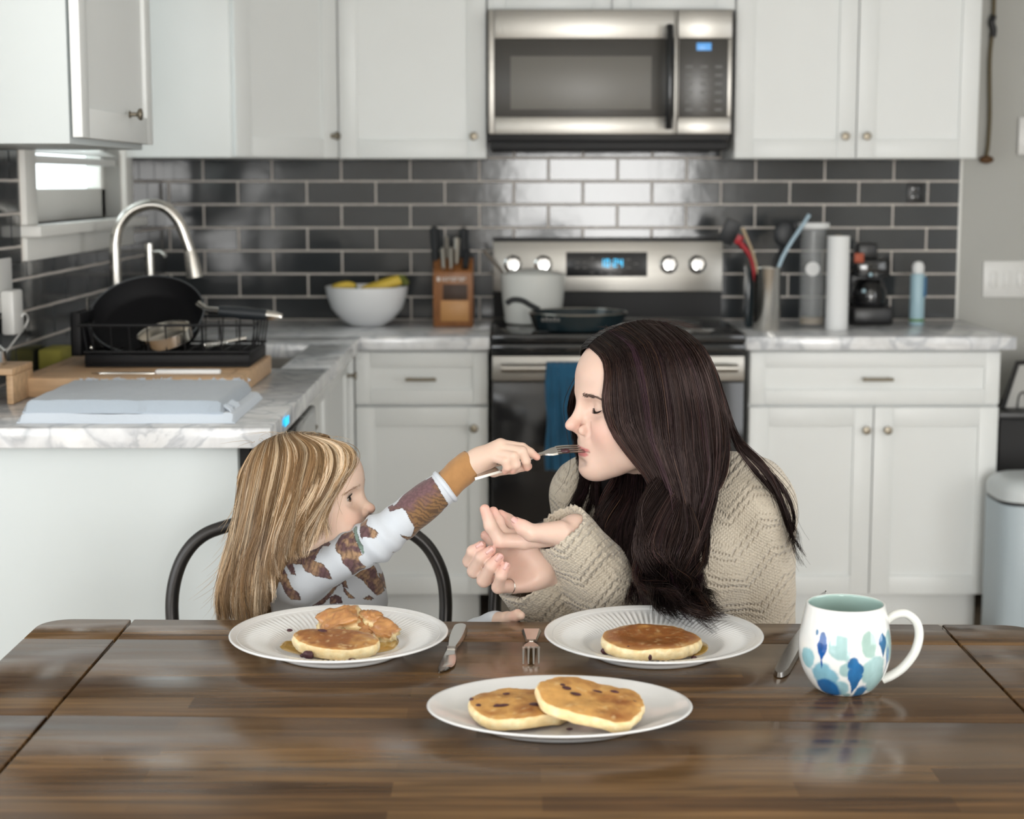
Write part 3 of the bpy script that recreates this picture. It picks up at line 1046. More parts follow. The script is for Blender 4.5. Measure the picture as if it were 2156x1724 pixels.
cd.build('utensil_caddy', 'rack_black', rk)
# steel handle of something upright in the caddy
s0 = P(185, 650, 3.93)
sp_ = thing('serving_spoon', (s0[0], 3.93, hz0), 'steel utensil end standing in the dish rack caddy', 'spoon')
MB().tube([(s0[0], 3.93, hz0 + .006), (s0[0], 3.93, hz1 + .01), (s0[0], 3.93, hz1 + .028)], [.003, .004, .0055], 10, flat=(1.6, .6)).build('handle', 'steel_bright', sp_)
MB().sphere((s0[0], 3.93, hz0 + .011), .012, 14, 8, (1, .3, .6)).build('spoon_bowl', 'steel_bright', sp_)

# skillet standing on edge in the rack
pc_ = P(317, 706, 3.99)
PR = .132
pan = thing('frying_pan', (pc_[0], 3.99, rz + .04), 'big black frying pan standing on its edge in the dish rack', 'pan')
tilt = rotM(R(38), 0, 0, (pc_[0], 3.985, float(P(312, 584, 3.99)[2]) - .1207))
prof = [(0, .004), (PR * .78, .004), (PR * .88, .012), (PR * .985, .046), (PR, .050), (PR, .046), (PR * .90, .008), (PR * .80, -.001), (0, -.001)]
MB().lathe(prof, (0, 0, 0), 72, tilt, cap0=False, cap1=False).build('pan_bowl', 'pan_black', pan)
aa = np.linspace(0, 2 * math.pi, 72, endpoint=False)
MB().tube(np.stack([PR * np.cos(aa), PR * np.sin(aa), np.full(72, .050)], 1), .0019, 8, closed=True).xf(tilt).build('rim', 'pan_rim', pan)
h0, h1, h2, h3, h4 = P(418, 640, 3.985), P(434, 652, 3.97), P(462, 655, 3.96), P(562, 663, 3.95), P(594, 667, 3.945)
MB().tube([h0, h1, h2], [.009, .008, .009], 12).build('handle_neck', 'steel_bright', pan)
MB().tube([h2, (h2 + h3) / 2, h3], [.0125, .0150, .0125], 16).build('handle_grip', 'grip_dark', pan)
MB().tube([h3, h3 * .4 + h4 * .6, h4], [.0115, .0105, .007], 12).build('handle_end', 'steel_bright', pan)
# shiny lid leaning in the front of the rack
l0 = P(346, 718, 3.86)
lid = thing('steel_lid', (l0[0], 3.86, rz + .04), 'shiny steel strainer ring lying in the front of the dish rack', 'strainer')
Ml_ = rotM(R(14), R(-12), R(8), (l0[0], 3.872, l0[2] + .012))
MB().lathe([(.058, -.012), (.060, .010), (.062, .012), (.062, .009), (.060, -.014)], (0, 0, 0), 48, Ml_, cap0=False, cap1=False).build('strainer_ring', 'steel_bright', lid)
MB().lathe([(.0575, -.012), (.050, -.020), (.02, -.026), (0, -.027)], (0, 0, 0), 48, Ml_, cap0=False, cap1=False).build('strainer_bowl', 'steel_handle', lid)
w0, w1 = P(430, 728, 3.85), P(518, 712, 3.88)
wh = thing('whisk', tuple((w0 + w1) / 2), 'small whisk with a coiled wire lying in the dish rack', 'whisk')
tt = np.linspace(0, 1, 90)
coil = w0 + (w1 - w0) * tt[:, None] * .55 + .006 * np.stack([0 * tt, np.cos(tt * 60), np.sin(tt * 60)], 1)
MB().tube(coil, .0013, 6).build('wire_coil', 'steel_bright', wh)
MB().tube([w0 + (w1 - w0) * .55, w1], [.004, .006], 10).build('handle', 'steel_bright', wh)
# sponge + dish brush behind, left of rack
sg = PX(140, 745, LW + .07)
tag(MB().box((LW + .012, 4.12, CT + E), (LW + .07, 4.24, CT + .055), .008).build('sponge', 'sponge'), 'yellow-green sponge behind the dish rack against the tiles', 'sponge')

# folded towel --------------------------------------------------------------------
def cloth_slab(x0, x1, y0, y1, z0, th, seed, wob=.006, nx=70, ny=26, edge=.014):
    """a soft folded pad with rounded edges and a wavy outline"""
    xs, ys = np.linspace(-1, 1, nx), np.linspace(-1, 1, ny)
    Xg, Yg = np.meshgrid(xs, ys, indexing='ij')
    px_ = x0 + (Xg + 1) / 2 * (x1 - x0)
    py_ = y0 + (Yg + 1) / 2 * (y1 - y0)
    pts = np.stack([px_.ravel(), py_.ravel(), np.full(px_.size, seed * 3.1)], 1)
    n1 = (fbm(pts, 9, seed) - .5)
    n2 = (fbm(pts, 28, seed + 5) - .5)
    ex, ey = (1 - np.abs(Xg)) * (x1 - x0) / 2, (1 - np.abs(Yg)) * (y1 - y0) / 2
    e = np.minimum(np.minimum(ex, ey) / edge, 1).ravel()
    prof = np.sqrt(np.maximum(1 - (1 - e) ** 2, 0))
    top = z0 + th * (.12 + .88 * prof) + prof * (n1 * wob * 1.2 + n2 * .003)
    ox = px_.ravel() + n1 * wob * (np.abs(Yg.ravel()) > .7)
    oy = py_.ravel() + n1 * wob * 2
    V = np.concatenate([np.stack([ox, oy, top], 1), np.stack([ox, oy, np.full(ox.size, z0)], 1)])
    F = []
    N = nx * ny
    for i in range(nx - 1):
        for j in range(ny - 1):
            a = i * ny + j
            F.append((a, a + ny, a + ny + 1, a + 1))
            F.append((N + a, N + a + 1, N + a + ny + 1, N + a + ny))
    for i in range(nx - 1):
        for j in (0, ny - 1):
            a = i * ny + j
            F.append((a, N + a, N + a + ny, a + ny) if j == 0 else (a, a + ny, N + a + ny, N + a))
    for j in range(ny - 1):
        for i in (0, nx - 1):
            a = i * ny + j
            F.append((a, a + 1, N + a + 1, N + a) if i == 0 else (a, N + a, N + a + 1, a + 1))
    return MB().add(V, F)


t0, t1 = PZ(28, 893, CT), PZ(440, 895, CT)
t2 = PZ(515, 850, CT)
tw = thing('folded_towel', ((t0[0] + t1[0]) / 2, 3.36, CT), 'folded pale blue-grey towel in front of the cutting board', 'towel')
cloth_slab(t0[0] + .004, t1[0] + .045, t0[1] + .006, yb0 - .012, CT + E, .017, 3).build('lower_fold', 'towel_pale', tw)
up_ = cloth_slab(t0[0] + .012, t2[0] + .004, t0[1] + .022, yb0 - .008, CT + .0178, .024, 8, wob=.008)
up_.build('upper_fold', 'towel_grey', tw)
rng = np.random.default_rng(4)
fg = MB()
for k in range(70):
    x = t0[0] + .03 + rng.random() * (t2[0] - t0[0] - .03)
    z = CT + .034 + rng.random() * .006
    y = yb0 - .014
    fg.tube([(x, y, z), (x + rng.normal(0, .004), y + .003, z + .002), (x + rng.normal(0, .009), y - .001, z + .003 + rng.random() * .004)], [.0022, .002, .0008], 5)
for k in range(16):
    y = t0[1] + .05 + rng.random() * .10
    fg.tube([(t2[0] - .004, y, CT + .03), (t2[0] + .012, y + rng.normal(0, .006), CT + .022), (t2[0] + .022, y + rng.normal(0, .01), CT + .008)], [.003, .0025, .001], 5)
fg.build('fringe', 'towel_pale', tw)['kind'] = 'stuff'

# wooden stand + chrome bottle at the picture's left edge
ws0, ws1 = PZ(-120, 852, CT), PZ(29, 852, CT)
wz = float(P(15, 776, ws1[1])[2])
st = thing('wooden_stand', (ws0[0], ws0[1] + .08, CT), 'small open wooden stand at the left end of the worktop', 'stand')
lx0 = max(ws0[0], LW + .012)
MB().box((lx0, ws0[1], wz - .014), (ws1[0], ws0[1] + .15, wz), .002).box((ws1[0] - .014, ws0[1], CT + E), (ws1[0], ws0[1] + .15, wz - .0145), .002).box((lx0, ws0[1], CT + E), (lx0 + .014, ws0[1] + .15, wz - .0145), .002).build('stand_frame', 'board_wood', st)
c0 = P(-6, 700, ws0[1] + .07)
zt_ = float(P(0, 640, ws0[1] + .07)[2])
ev = thing('soap_pump', (c0[0], ws0[1] + .07, wz), 'chrome pump bottle on the wooden stand, cut by the picture edge', 'bottle')
MB().lathe([(.026, 0), (.027, .01), (.027, .03), (.014, .042), (.012, .06)], (c0[0] - .010, ws0[1] + .07, wz + E), 28).build('bottle_body', 'chrome', ev)
MB().lathe([(.006, .0605), (.006, .085), (.012, .088), (.012, .10), (.004, .104)], (c0[0] - .010, ws0[1] + .07, wz + E), 20).build('pump_head', 'chrome', ev)

# fruit bowl --------------------------------------------------------------------
by = 5.48
bc = P(773, 680, by)
bz = CT
br = (float(P(862, 612, by)[0]) - float(P(687, 612, by)[0])) / 2
bh = float(P(773, 603, by)[2]) - CT
bo = tag(MB().lathe([(br * .40, 0), (br * .44, .004), (br * .62, .018), (br * .86, bh * .45), (br * .97, bh * .8), (br, bh), (br * .975, bh + .001), (br * .94, bh * .8), (br * .82, bh * .45), (br * .58, .024), (0, .014)], (bc[0], by, CT + E), 64, cap1=False).build('fruit_bowl', 'bowl_white'),
         'white round bowl holding bananas on the back worktop', 'bowl')
def banana(p, label, mat='banana', r=.018):
    b_ = bez(p, 6)
    n = len(b_)
    u = np.linspace(0, 1, n)
    rad = r * np.clip(np.minimum(u / .18, (1 - u) / .14), .25, 1) ** .6
    o = thing('banana', tuple(b_[n // 2]), label, 'banana', 'bananas in the white bowl')
    k = int(n * .84)
    MB().tube(b_[:k + 1], rad[:k + 1], 10).build('peel', mat, o)
    MB().tube(b_[k:], rad[k:] * 1.01, 10).build('stem', 'banana_tip', o)


zr = CT + bh
q = lambda px, py, y: tuple(P(px, py, y))
banana([q(752, 614, 5.44), q(790, 606, 5.44), q(828, 594, 5.45), (q(852, 583, 5.46))], 'yellow banana with its green stem rising over the bowl rim')
banana([q(758, 616, 5.50), q(795, 602, 5.50), q(835, 590, 5.50), (q(860, 596, 5.49))], 'banana behind the tallest one, at the right side of the white bowl', r=.017)
banana([q(698, 612, 5.46), q(712, 604, 5.45), q(735, 601, 5.45), (q(752, 610, 5.46))], 'browned short banana on the left side of the white bowl', r=.014)

# knife block -------------------------------------------------------------------
ky = 5.42
kz_ = lambda py: float(P(950, py, ky)[2])
k0, k1 = X(912, ky, 620), X(996, ky, 620)
kb = thing('knife_block', ((k0 + k1) / 2, ky, CT), 'brown wooden knife block with pale lettering beside the range', 'knife block')
th_ = kz_(574)
MB().prism([(ky, CT + E), (ky, kz_(573)), (ky + .05, kz_(545)), (ky + .13, kz_(545)), (ky + .13, CT + E)], 'x', k0, k1, .003).build('block', 'block_wood', kb)
MB().box((X(928, ky, 640), ky - .0015, kz_(676)), (X(987, ky, 640), ky + .001, kz_(633)), .0008).build('front_panel', 'block_light', kb)
MB().box((X(933, ky, 640), ky - .0015, kz_(631)), (X(984, ky, 640), ky + .001, kz_(599)), .0008).build('dark_panel', 'block_dark', kb)
mk = MB()
xs_ = [920, 931, 940, 949, 957, 966, 974]
for i, x in enumerate(xs_):
    a, b = X(x, ky, 585), X(x + 6.5, ky, 585)
    zz0, zz1 = kz_(592), kz_(583)
    if i == 0:
        mk.box((a, ky - .001, zz0), (b, ky + .0002, zz1))
    else:
        mk.box((a, ky - .001, zz0), (a + .0028, ky + .0002, zz1)).box((a, ky - .001, (zz0 + zz1) / 2 - .001), (b, ky + .0002, (zz0 + zz1) / 2 + .001))
        mk.box((b - .0028, ky - .001, zz0 if i % 2 else (zz0 + zz1) / 2), (b, ky + .0002, zz1))
mk.build('lettering', 'marks_white', kb)
kl = [(914, 482, 560, 5.50, 'black', 'black-handled knife at the left end of the knife block'), (932, 525, 566, 5.44, 'steel', 'short steel-handled knife in the front row of the knife block, left one'),
      (950, 524, 566, 5.44, 'steel', 'short steel-handled knife in the front row of the knife block, right one'), (962, 503, 556, 5.47, 'steelb', 'steel knife with a bluish round end in the knife block'),
      (976, 484, 562, 5.52, 'black', 'tall black-handled knife at the right end of the knife block'), (983, 530, 566, 5.46, 'black', 'short black-handled knife low at the right of the knife block'),
      (941, 500, 550, 5.53, 'steelb', 'tall slim steel sharpening rod in the back of the knife block')]
for (px, pt, pb, yy, kind, lab) in kl:
    tp, bt_ = P(px, pt, yy), P(px + (950 - px) * .12, pb, yy - .035)
    o = thing('kitchen_knife', tuple(bt_), lab, 'knife', 'knives in the wooden block')
    m_ = 'utensil_black' if kind == 'black' else 'steel_handle'
    r_ = .0105 if kind == 'black' else .0085
    if px == 941:
        r_ = .005
    MB().tube([bt_, bt_ * .5 + tp * .5, tp], [r_ * .85, r_, r_ * 1.1], 12, flat=(1, 1.25)).build('handle', m_, o)
    MB().sphere(tp, r_ * 1.12, 12, 8, (1, 1, .7)).build('end_cap', 'steel_bright' if kind != 'black' else 'utensil_black', o)

# saucepan + skillet on the range ------------------------------------------------
sy = 5.44
sc_ = P(1122, 640, sy)
sr = (X(1191, sy, 580) - X(1054, sy, 580)) / 2
sz0, sz1 = .9262, float(P(1122, 579, sy - sr * .7)[2])
pot = thing('saucepan', (sc_[0], sy, sz0), 'white enamel saucepan on the back left burner', 'saucepan')
H_ = sz1 - sz0
MB().lathe([(sr * .80, 0), (sr * .86, .004), (sr * .95, H_ * .5), (sr, H_), (sr * .97, H_ + .002), (sr * .92, H_ * .5), (sr * .80, .01), (0, .006)], (sc_[0], sy, sz0), 56, cap1=False).build('pot_body', 'enamel_white', pot)
MB().tube([P(1066, 584, sy - .02), P(1048, 560, sy - .03), P(1019, 526, sy - .04)], [.0065, .008, .0085], 12, flat=(1.2, .7)).build('handle', 'steel_handle', pot)
MB().lathe([(sr * .94, 0), (sr * .8, .012), (sr * .3, .022), (0, .024)], (sc_[0], sy, sz1 - .006), 48, cap0=False, cap1=False).build('pot_lid', 'enamel_white', pot)
gy_ = 5.21
gc = P(1216, 665, gy_)
gr_ = (X(1320, gy_, 660) - X(1112, gy_, 660)) / 2
sk_ = thing('frying_pan', (gc[0], gy_, .9262), 'dark skillet with a looped handle on the front left burner', 'pan')
MB().lathe([(gr_ * .80, 0), (gr_ * .88, .004), (gr_ * .99, .048), (gr_, .052), (gr_ * .975, .053), (gr_ * .86, .008), (0, .006)], (gc[0], gy_, .9262), 64, cap1=False).build('pan_body', 'pan_teal', sk_)
MB().tube(np.stack([gc[0] + gr_ * .99 * np.cos(aa), gy_ + gr_ * .99 * np.sin(aa), np.full(72, .9262 + .053)], 1), .0022, 8, closed=True).build('rim', 'steel_handle', sk_)
hp = [P(1135, 652, gy_ - .05), P(1118, 643, gy_ - .055), P(1100, 633, gy_ - .06), P(1080, 631, gy_ - .06), P(1066, 639, gy_ - .06)]
MB().tube(bez(hp, 6), .0085, 12).build('handle', 'utensil_black', sk_)
lp = P(1160, 673, gy_ - gr_ * .97)
lm = MB()
for i in range(5):
    lm.box((lp[0] - .028 + i * .0115, lp[1] - .004, lp[2] - .006), (lp[0] - .028 + i * .0115 + .008, lp[1] + .03, lp[2] + (.007 if i % 2 else .004)), .002)
lm.build('maker_mark', 'legend_grey', sk_)

# towel hung on the oven handle
tx0, tx1 = X(1150, RY - .05, 850), X(1236, RY - .05, 850)
hz_ = hz
tn = 36
xs_ = np.linspace(tx0, tx1, tn)
rows = [(RY - .05 + .0175, .66)] + [(RY - .05 + .0175, hz_ - .01)] + [(RY - .05 + .017 * math.cos(a_), hz_ + .017 * math.sin(a_)) for a_ in np.linspace(0, math.pi, 9)] + [(RY - .05 - .0175, z_) for z_ in np.linspace(hz_ - .03, float(P(1170, 990, RY - .07)[2]), 26)]
V, F = [], []
for i, (yy, zz) in enumerate(rows):
    for j, x in enumerate(xs_):
        dep = max(0, hz_ - zz) if i > 10 else 0
        V.append((x + .004 * math.sin(zz * 30 + j), yy - .010 * min(1, dep * 8) * (.5 + .5 * math.sin(j * .75 + zz * 4)), zz))
for i in range(len(rows) - 1):
    for j in range(tn - 1):
        F.append((i * tn + j, i * tn + j + 1, (i + 1) * tn + j + 1, (i + 1) * tn + j))
o = MB().add(V, F).build('dish_towel', 'towel_blue', sharp=0)
md_ = o.modifiers.new('thickness', 'SOLIDIFY'); md_.thickness = .005; md_.offset = 0
tag(o, 'deep blue dish towel hung over the oven door handle', 'towel')

# crock of utensils ---------------------------------------------------------------
uy = 5.30
u0, u1 = X(1586, uy, 620), X(1643, uy, 620)
ur, uc = (u1 - u0) / 2, (u0 + u1) / 2
uz = float(P(1614, 562, uy)[2])
cr = thing('utensil_crock', (uc, uy, CT), 'tall stainless crock full of cooking utensils near the range', 'utensil holder')
MB().lathe([(ur * .96, 0), (ur, .003), (ur, uz - CT - .006), (ur * 1.04, uz - CT - .003), (ur * 1.02, uz - CT), (ur * .94, uz - CT - .004), (ur * .93, .008), (0, .006)], (uc, uy, CT + E), 48, cap1=False).build('crock_body', 'steel_bright', cr)
dots = MB()
for r_ in range(24):
    for k in range(2):
        a_ = R(-140 if k == 0 else -75)
        dots.sphere((uc + ur * math.cos(a_ ), uy + ur * math.sin(a_), CT + .015 + r_ * .0075), .0017, 6, 4)
dots.build('punched_dots', 'black_satin', cr)['kind'] = 'stuff'
bb = np.array([uc, uy, CT + .012])


def utensil(name, label, pts, rads, mat, head=None, flat=None, cat='utensil'):
    o = thing(name, tuple(pts[0]), label, cat, 'utensils in the steel crock')
    MB().tube(bez(pts, 6) if len(pts) > 2 else pts, rads if np.isscalar(rads) else np.interp(np.linspace(0, 1, len(bez(pts, 6)) if len(pts) > 2 else 2), np.linspace(0, 1, len(rads)), rads), 10, flat=flat).build('handle', mat, o)
    if head:
        head(o)
    return o


def spat(px, py, w, h, y, mat, ang=0):
    def f(o):
        c = P(px, py, y)
        mb = MB().box((-w / 2, -.004, -h / 2), (w / 2, .004, h / 2), .0035)
        mb.xf(rotM(R(8), R(ang), 0, c)).build('blade', mat, o)
    return f


a_ = P(1614, 668, uy)
utensil('spatula', 'black spatula with a wide head leaning left out of the crock', [bb + [-.012, .01, 0], P(1588, 560, 5.31), P(1548, 505, 5.33)], .006, 'utensil_black', spat(1536, 488, .050, .075, 5.335, 'utensil_black', 26))
utensil('spatula', 'red-handled spatula among the utensils of the crock', [bb + [-.016, 0, 0], P(1585, 555, 5.295), P(1560, 512, 5.30)], [.006, .007, .0095], 'utensil_red', spat(1556, 505, .022, .03, 5.30, 'utensil_red', 24))
utensil('tongs', 'pale slim tongs leaning left in the steel crock', [bb + [-.008, -.012, 0], P(1592, 558, 5.28), P(1563, 480, 5.28)], [.006, .007, .010], 'utensil_wood', flat=(1, .6))
utensil('slotted_spoon', 'black spoon with a rounded head standing upright in the crock', [bb + [.010, .012, 0], P(1630, 560, 5.32), P(1648, 520, 5.34)], .006, 'utensil_black', lambda o: MB().sphere(P(1652, 492, 5.345), .034, 20, 12, (1.0, .3, 1.25)).build('spoon_head', 'utensil_black', o))
utensil('ladle', 'second black utensil head behind the upright spoon in the crock', [bb + [.014, .016, 0], P(1638, 562, 5.33), P(1668, 505, 5.36)], .006, 'utensil_black', spat(1672, 488, .040, .055, 5.365, 'utensil_black', -22))
utensil('basting_tube', 'pale blue slim rod leaning right out of the crock', [bb + [.016, -.010, 0], P(1640, 560, 5.29), P(1704, 452, 5.31)], .0062, 'utensil_blue')
tb = P(1580, 668, 5.36)
tag(MB().box((X(1571, 5.40, 640), 5.40, CT + E), (X(1586, 5.40, 640), 5.46, float(P(1580, 560, 5.40)[2])), .003).build('cutting_mat', 'pan_teal'), 'thin dark teal board standing behind the utensil crock', 'board')

# clear canister with a white lid
jy = 5.45
j0, j1 = X(1684, jy, 560), X(1738, jy, 560)
jr, jc = (j1 - j0) / 2, (j0 + j1) / 2
jz = float(P(1710, 484, jy)[2])
jr_ = thing('canister', (jc, jy, CT), 'tall clear canister with a white lid between crock and paper roll', 'canister')
MB().lathe([(jr * .95, 0), (jr, .004), (jr, jz - CT), (jr * .95, jz - CT), (jr * .95, .008), (0, .006)], (jc, jy, CT + E), 40, cap1=False).build('clear_body', 'clear_jar', jr_)
MB().lathe([(jr * 1.05, jz - CT + .001), (jr * 1.25, jz - CT + .006), (jr * 1.25, jz - CT + .018), (jr * 1.18, jz - CT + .022)], (jc, jy, CT + E), 40).build('lid', 'paper_white', jr_)
MB().lathe([(jr * .92, .0085), (jr * .92, .028), (0, .030)], (jc, jy, CT + E), 36, cap1=False).build('contents', 'utensil_wood', jr_)
dsk = P(1711, 566, jy - jr - .001)
MB().lathe([(.0225, 0), (.0225, .0012)], (0, 0, 0), 32, rotM(R(90), 0, 0, tuple(dsk))).build('round_label', 'paper_white', jr_)
# paper roll
py_ = 5.33
p0_, p1_ = X(1740, py_, 590), X(1787, py_, 590)
pr_ = (p1_ - p0_) / 2
tz = float(P(1763, 497, py_)[2])
rl = thing('paper_roll', ((p0_ + p1_) / 2, py_, CT), 'slim upright white paper roll on the right worktop', 'paper roll')
MB().lathe([(pr_, 0), (pr_, tz - CT), (pr_ * .35, tz - CT + .001)], ((p0_ + p1_) / 2, py_, CT + E), 44, cap1=False).build('roll', 'paper_white', rl)
MB().lathe([(pr_ * .34, .002), (pr_ * .34, tz - CT + .002), (0, tz - CT + .003)], ((p0_ + p1_) / 2, py_, CT + E), 24, cap0=False, cap1=False).build('core', 'utensil_wood', rl)
# coffee maker
fy_ = 5.48
q0, q1 = X(1798, fy_, 600), X(1884, fy_, 600)
qc = (q0 + q1) / 2
zf = lambda py: float(P(1840, py, fy_)[2])
cm = thing('coffee_maker', (qc, fy_ + .06, CT), 'small black coffee maker with a glass jug on the right worktop', 'coffee maker')
MB().box((q0, fy_, CT + E), (q1, fy_ + .17, zf(646)), .010).build('base_plate', 'black_satin', cm)
MB().box((q0 + .01, fy_ + .11, zf(646) + .001), (q1 - .01, fy_ + .17, zf(560)), .008).build('tower', 'black_satin', cm)
MB().box((q0 + .004, fy_ + .005, zf(585) + .001), (q1 - .012, fy_ + .17, zf(545)), .010).build('brew_head', 'black_gloss', cm)
MB().lathe([(.052, 0), (.056, .01), (.058, .045), (.044, .075), (.036, .085)], (qc - .004, fy_ + .055, zf(646) + .001), 40).build('glass_jug', 'coffee_glass', cm)
MB().box((X(1808, fy_, 530), fy_ + .01, zf(545) + .001), (X(1850, fy_, 530), fy_ + .09, zf(512)), .006).build('filter_lid', 'black_satin', cm)
MB().box((X(1799, fy_, 540), fy_ - .002, zf(553)), (X(1819, fy_, 540), fy_ + .004, zf(533)), .002).build('sticker', 'label_orange', cm)
for (px, py, m_) in ((1833, 578, 'display_blue'), (1844, 578, 'legend_grey'), (1818, 612, 'display_blue'), (1832, 614, 'legend_grey')):
    c = P(px, py, fy_ + .003)
    MB().lathe([(.006, 0), (.006, .004)], (0, 0, 0), 16, rotM(R(90), 0, 0, (c[0], fy_ + .005 - (.006 if py > 600 else 0), c[2]))).build('button', 'bottle_blue' if m_ == 'display_blue' else m_, cm)
# spray bottle
oy = 5.50
o0_, o1_ = X(1916, oy, 620), X(1947, oy, 620)
or_, oc = (o1_ - o0_) / 2, (o0_ + o1_) / 2
zo = lambda py: float(P(1930, py, oy)[2])
sb = thing('spray_bottle', (oc, oy, CT), 'slim pale blue bottle with a white cap at the right end of the worktop', 'bottle')
MB().lathe([(or_ * .95, 0), (or_, .004), (or_, zo(582) - CT), (or_ * .9, zo(577) - CT)], (oc, oy, CT + E), 32).build('bottle_body', 'bottle_blue', sb)
MB().lathe([(or_ * .62, zo(577) - CT + .0005), (or_ * .8, zo(573) - CT), (or_ * .82, zo(560) - CT), (or_ * .55, zo(552) - CT), (0, zo(550) - CT)], (oc, oy, CT + E), 28, cap1=False).build('cap', 'paper_white', sb)
MB().lathe([(or_ * 1.01, .012), (or_ * 1.01, .020)], (oc, oy, CT + E), 32, cap0=False, cap1=False).build('green_band', 'bottle_green', sb)
MB().box((oc + or_ * .55, oy - or_ * .9, zo(625)), (oc + or_ * 1.05, oy + or_ * .3, zo(582)), .004).build('blue_label', 'bottle_dark', sb)

# hanging cord, trash can, black stand with a framed print at the far right -------
hc = thing('hanging_cord', (float(P(2080, 200, BW)[0]), BW - .02, float(P(2076, 345, BW)[2])), 'thin brown cord with a dark knot hanging down the grey wall', 'cord')
cpts = [P(2094, -160, BW - .02), P(2093, 0, BW - .02), P(2090, 60, BW - .02), P(2084, 130, BW - .02), P(2084, 240, BW - .02), P(2081, 300, BW - .02), P(2077, 328, BW - .02)]
MB().tube(bez(cpts, 8), .0062, 10).build('cord_line', 'cord_brown', hc)
MB().tube(bez([P(2092, 33, BW - .022), P(2088, 48, BW - .024), P(2092, 62, BW - .022), P(2090, 78, BW - .022)], 5), .0105, 10).build('knot', 'black_satin', hc)
ce = P(2077, 336, BW - .02)
MB().sphere(ce, .024, 20, 12, (1, .7, .55)).build('cord_end', 'cord_end', hc)
ty = 4.90
tcx = float(P(2094, 1150, ty)[0]) + .155
tz0 = float(P(2120, 1062, ty - .10)[2])
tcn = thing('trash_can', (tcx, ty + .05, 0), 'blue-grey trash can with a domed lid right of the white base cabinet', 'trash can')
sq = [(tcx + .155 * math.copysign(abs(math.cos(t_)) ** .5, math.cos(t_)), ty + .05 + .13 * math.copysign(abs(math.sin(t_)) ** .5, math.sin(t_))) for t_ in np.linspace(0, 2 * math.pi, 48, endpoint=False)]
MB().prism(sq, 'z', .012, tz0 - .012, .004).build('can_body', 'can_grey', tcn)
MB().prism([(tcx + (x - tcx) * .985, ty + .05 + (y - ty - .05) * .985) for x, y in sq], 'z', tz0 - .0118, tz0 - .002, .001).build('shadow_gap', 'black_satin', tcn)
V, F = [], []
for i in range(9):
    a_ = i / 8 * math.pi / 2
    for x, y in sq:
        V.append((tcx + (x - tcx) * (.25 + .75 * math.cos(a_) ** .4) if i < 8 else tcx + (x - tcx) * .2, ty + .05 + (y - ty - .05) * (.25 + .75 * math.cos(a_) ** .4) if i < 8 else ty + .05 + (y - ty - .05) * .2, tz0 - .0015 + (.018 if i else 0) + .045 * math.sin(a_)))
for i in range(8):
    for j in range(48):
        F.append((i * 48 + j, i * 48 + (j + 1) % 48, (i + 1) * 48 + (j + 1) % 48, (i + 1) * 48 + j))
F.append(tuple(8 * 48 + j for j in range(48)))
F.append(tuple(reversed(range(48))))
MB().add(V, F).build('lid', 'can_lid', tcn)
MB().box((tcx - .06, ty - .115, .0), (tcx + .06, ty - .075, .0115), .003).build('pedal', 'black_satin', tcn)
cy_ = 5.36
cx0 = float(P(2106, 930, cy_)[0])
ctop = float(P(2130, 868, cy_)[2])
cb_ = thing('side_cabinet', (cx0 + .25, cy_ + .17, 0), 'low black cabinet against the grey wall behind the trash can', 'cabinet')
MB().box((cx0, cy_ + .01, .05), (cx0 + .5, BW - .03, ctop - .022), .003).build('carcass', 'black_matte', cb_)
MB().box((cx0 - .01, cy_ - .01, ctop - .0218), (cx0 + .51, BW - .02, ctop), .003).build('cabinet_top', 'black_satin', cb_)
for sx in (cx0 + .02, cx0 + .44):
    for sy_ in (cy_ + .03, BW - .08):
        MB().box((sx, sy_, 0), (sx + .03, sy_ + .03, .0495), .002).build('foot', 'black_satin', cb_)
fy2 = 5.45
pA, pB = P(2110, 866, fy2), P(2142, 762, fy2)
fr_ = thing('framed_print', (pA[0] + .1, fy2, ctop), 'pale print in a dark frame leaning on the black cabinet, cut by the picture edge', 'picture')
dx_, dz_ = pB[0] - pA[0], pB[2] - pA[2]
poly = lambda o_: [(pA[0] + o_, ctop + .002), (pB[0] + o_, pB[2]), (pB[0] + .19, pB[2] + .01), (pB[0] + .19, ctop + .002)]
MB().prism(poly(.012), 'y', fy2 + .006, fy2 + .016, .001).build('print_sheet', 'poster_pale', fr_)
MB().tube([P(2108, 866, fy2 + .005), P(2142, 764, fy2 + .005), (pB[0] + .2, fy2 + .005, pB[2] + .012)], .009, 8).build('frame', 'black_satin', fr_)
lm = MB()
mc = P(2150, 835, fy2 + .004)
lm.tube(bez([mc + [-.012, 0, -.035], mc + [-.006, 0, .005], mc + [.012, 0, .012], mc + [.02, 0, -.03]], 6), .003, 6)
lm.build('print_marks', 'black_satin', fr_)
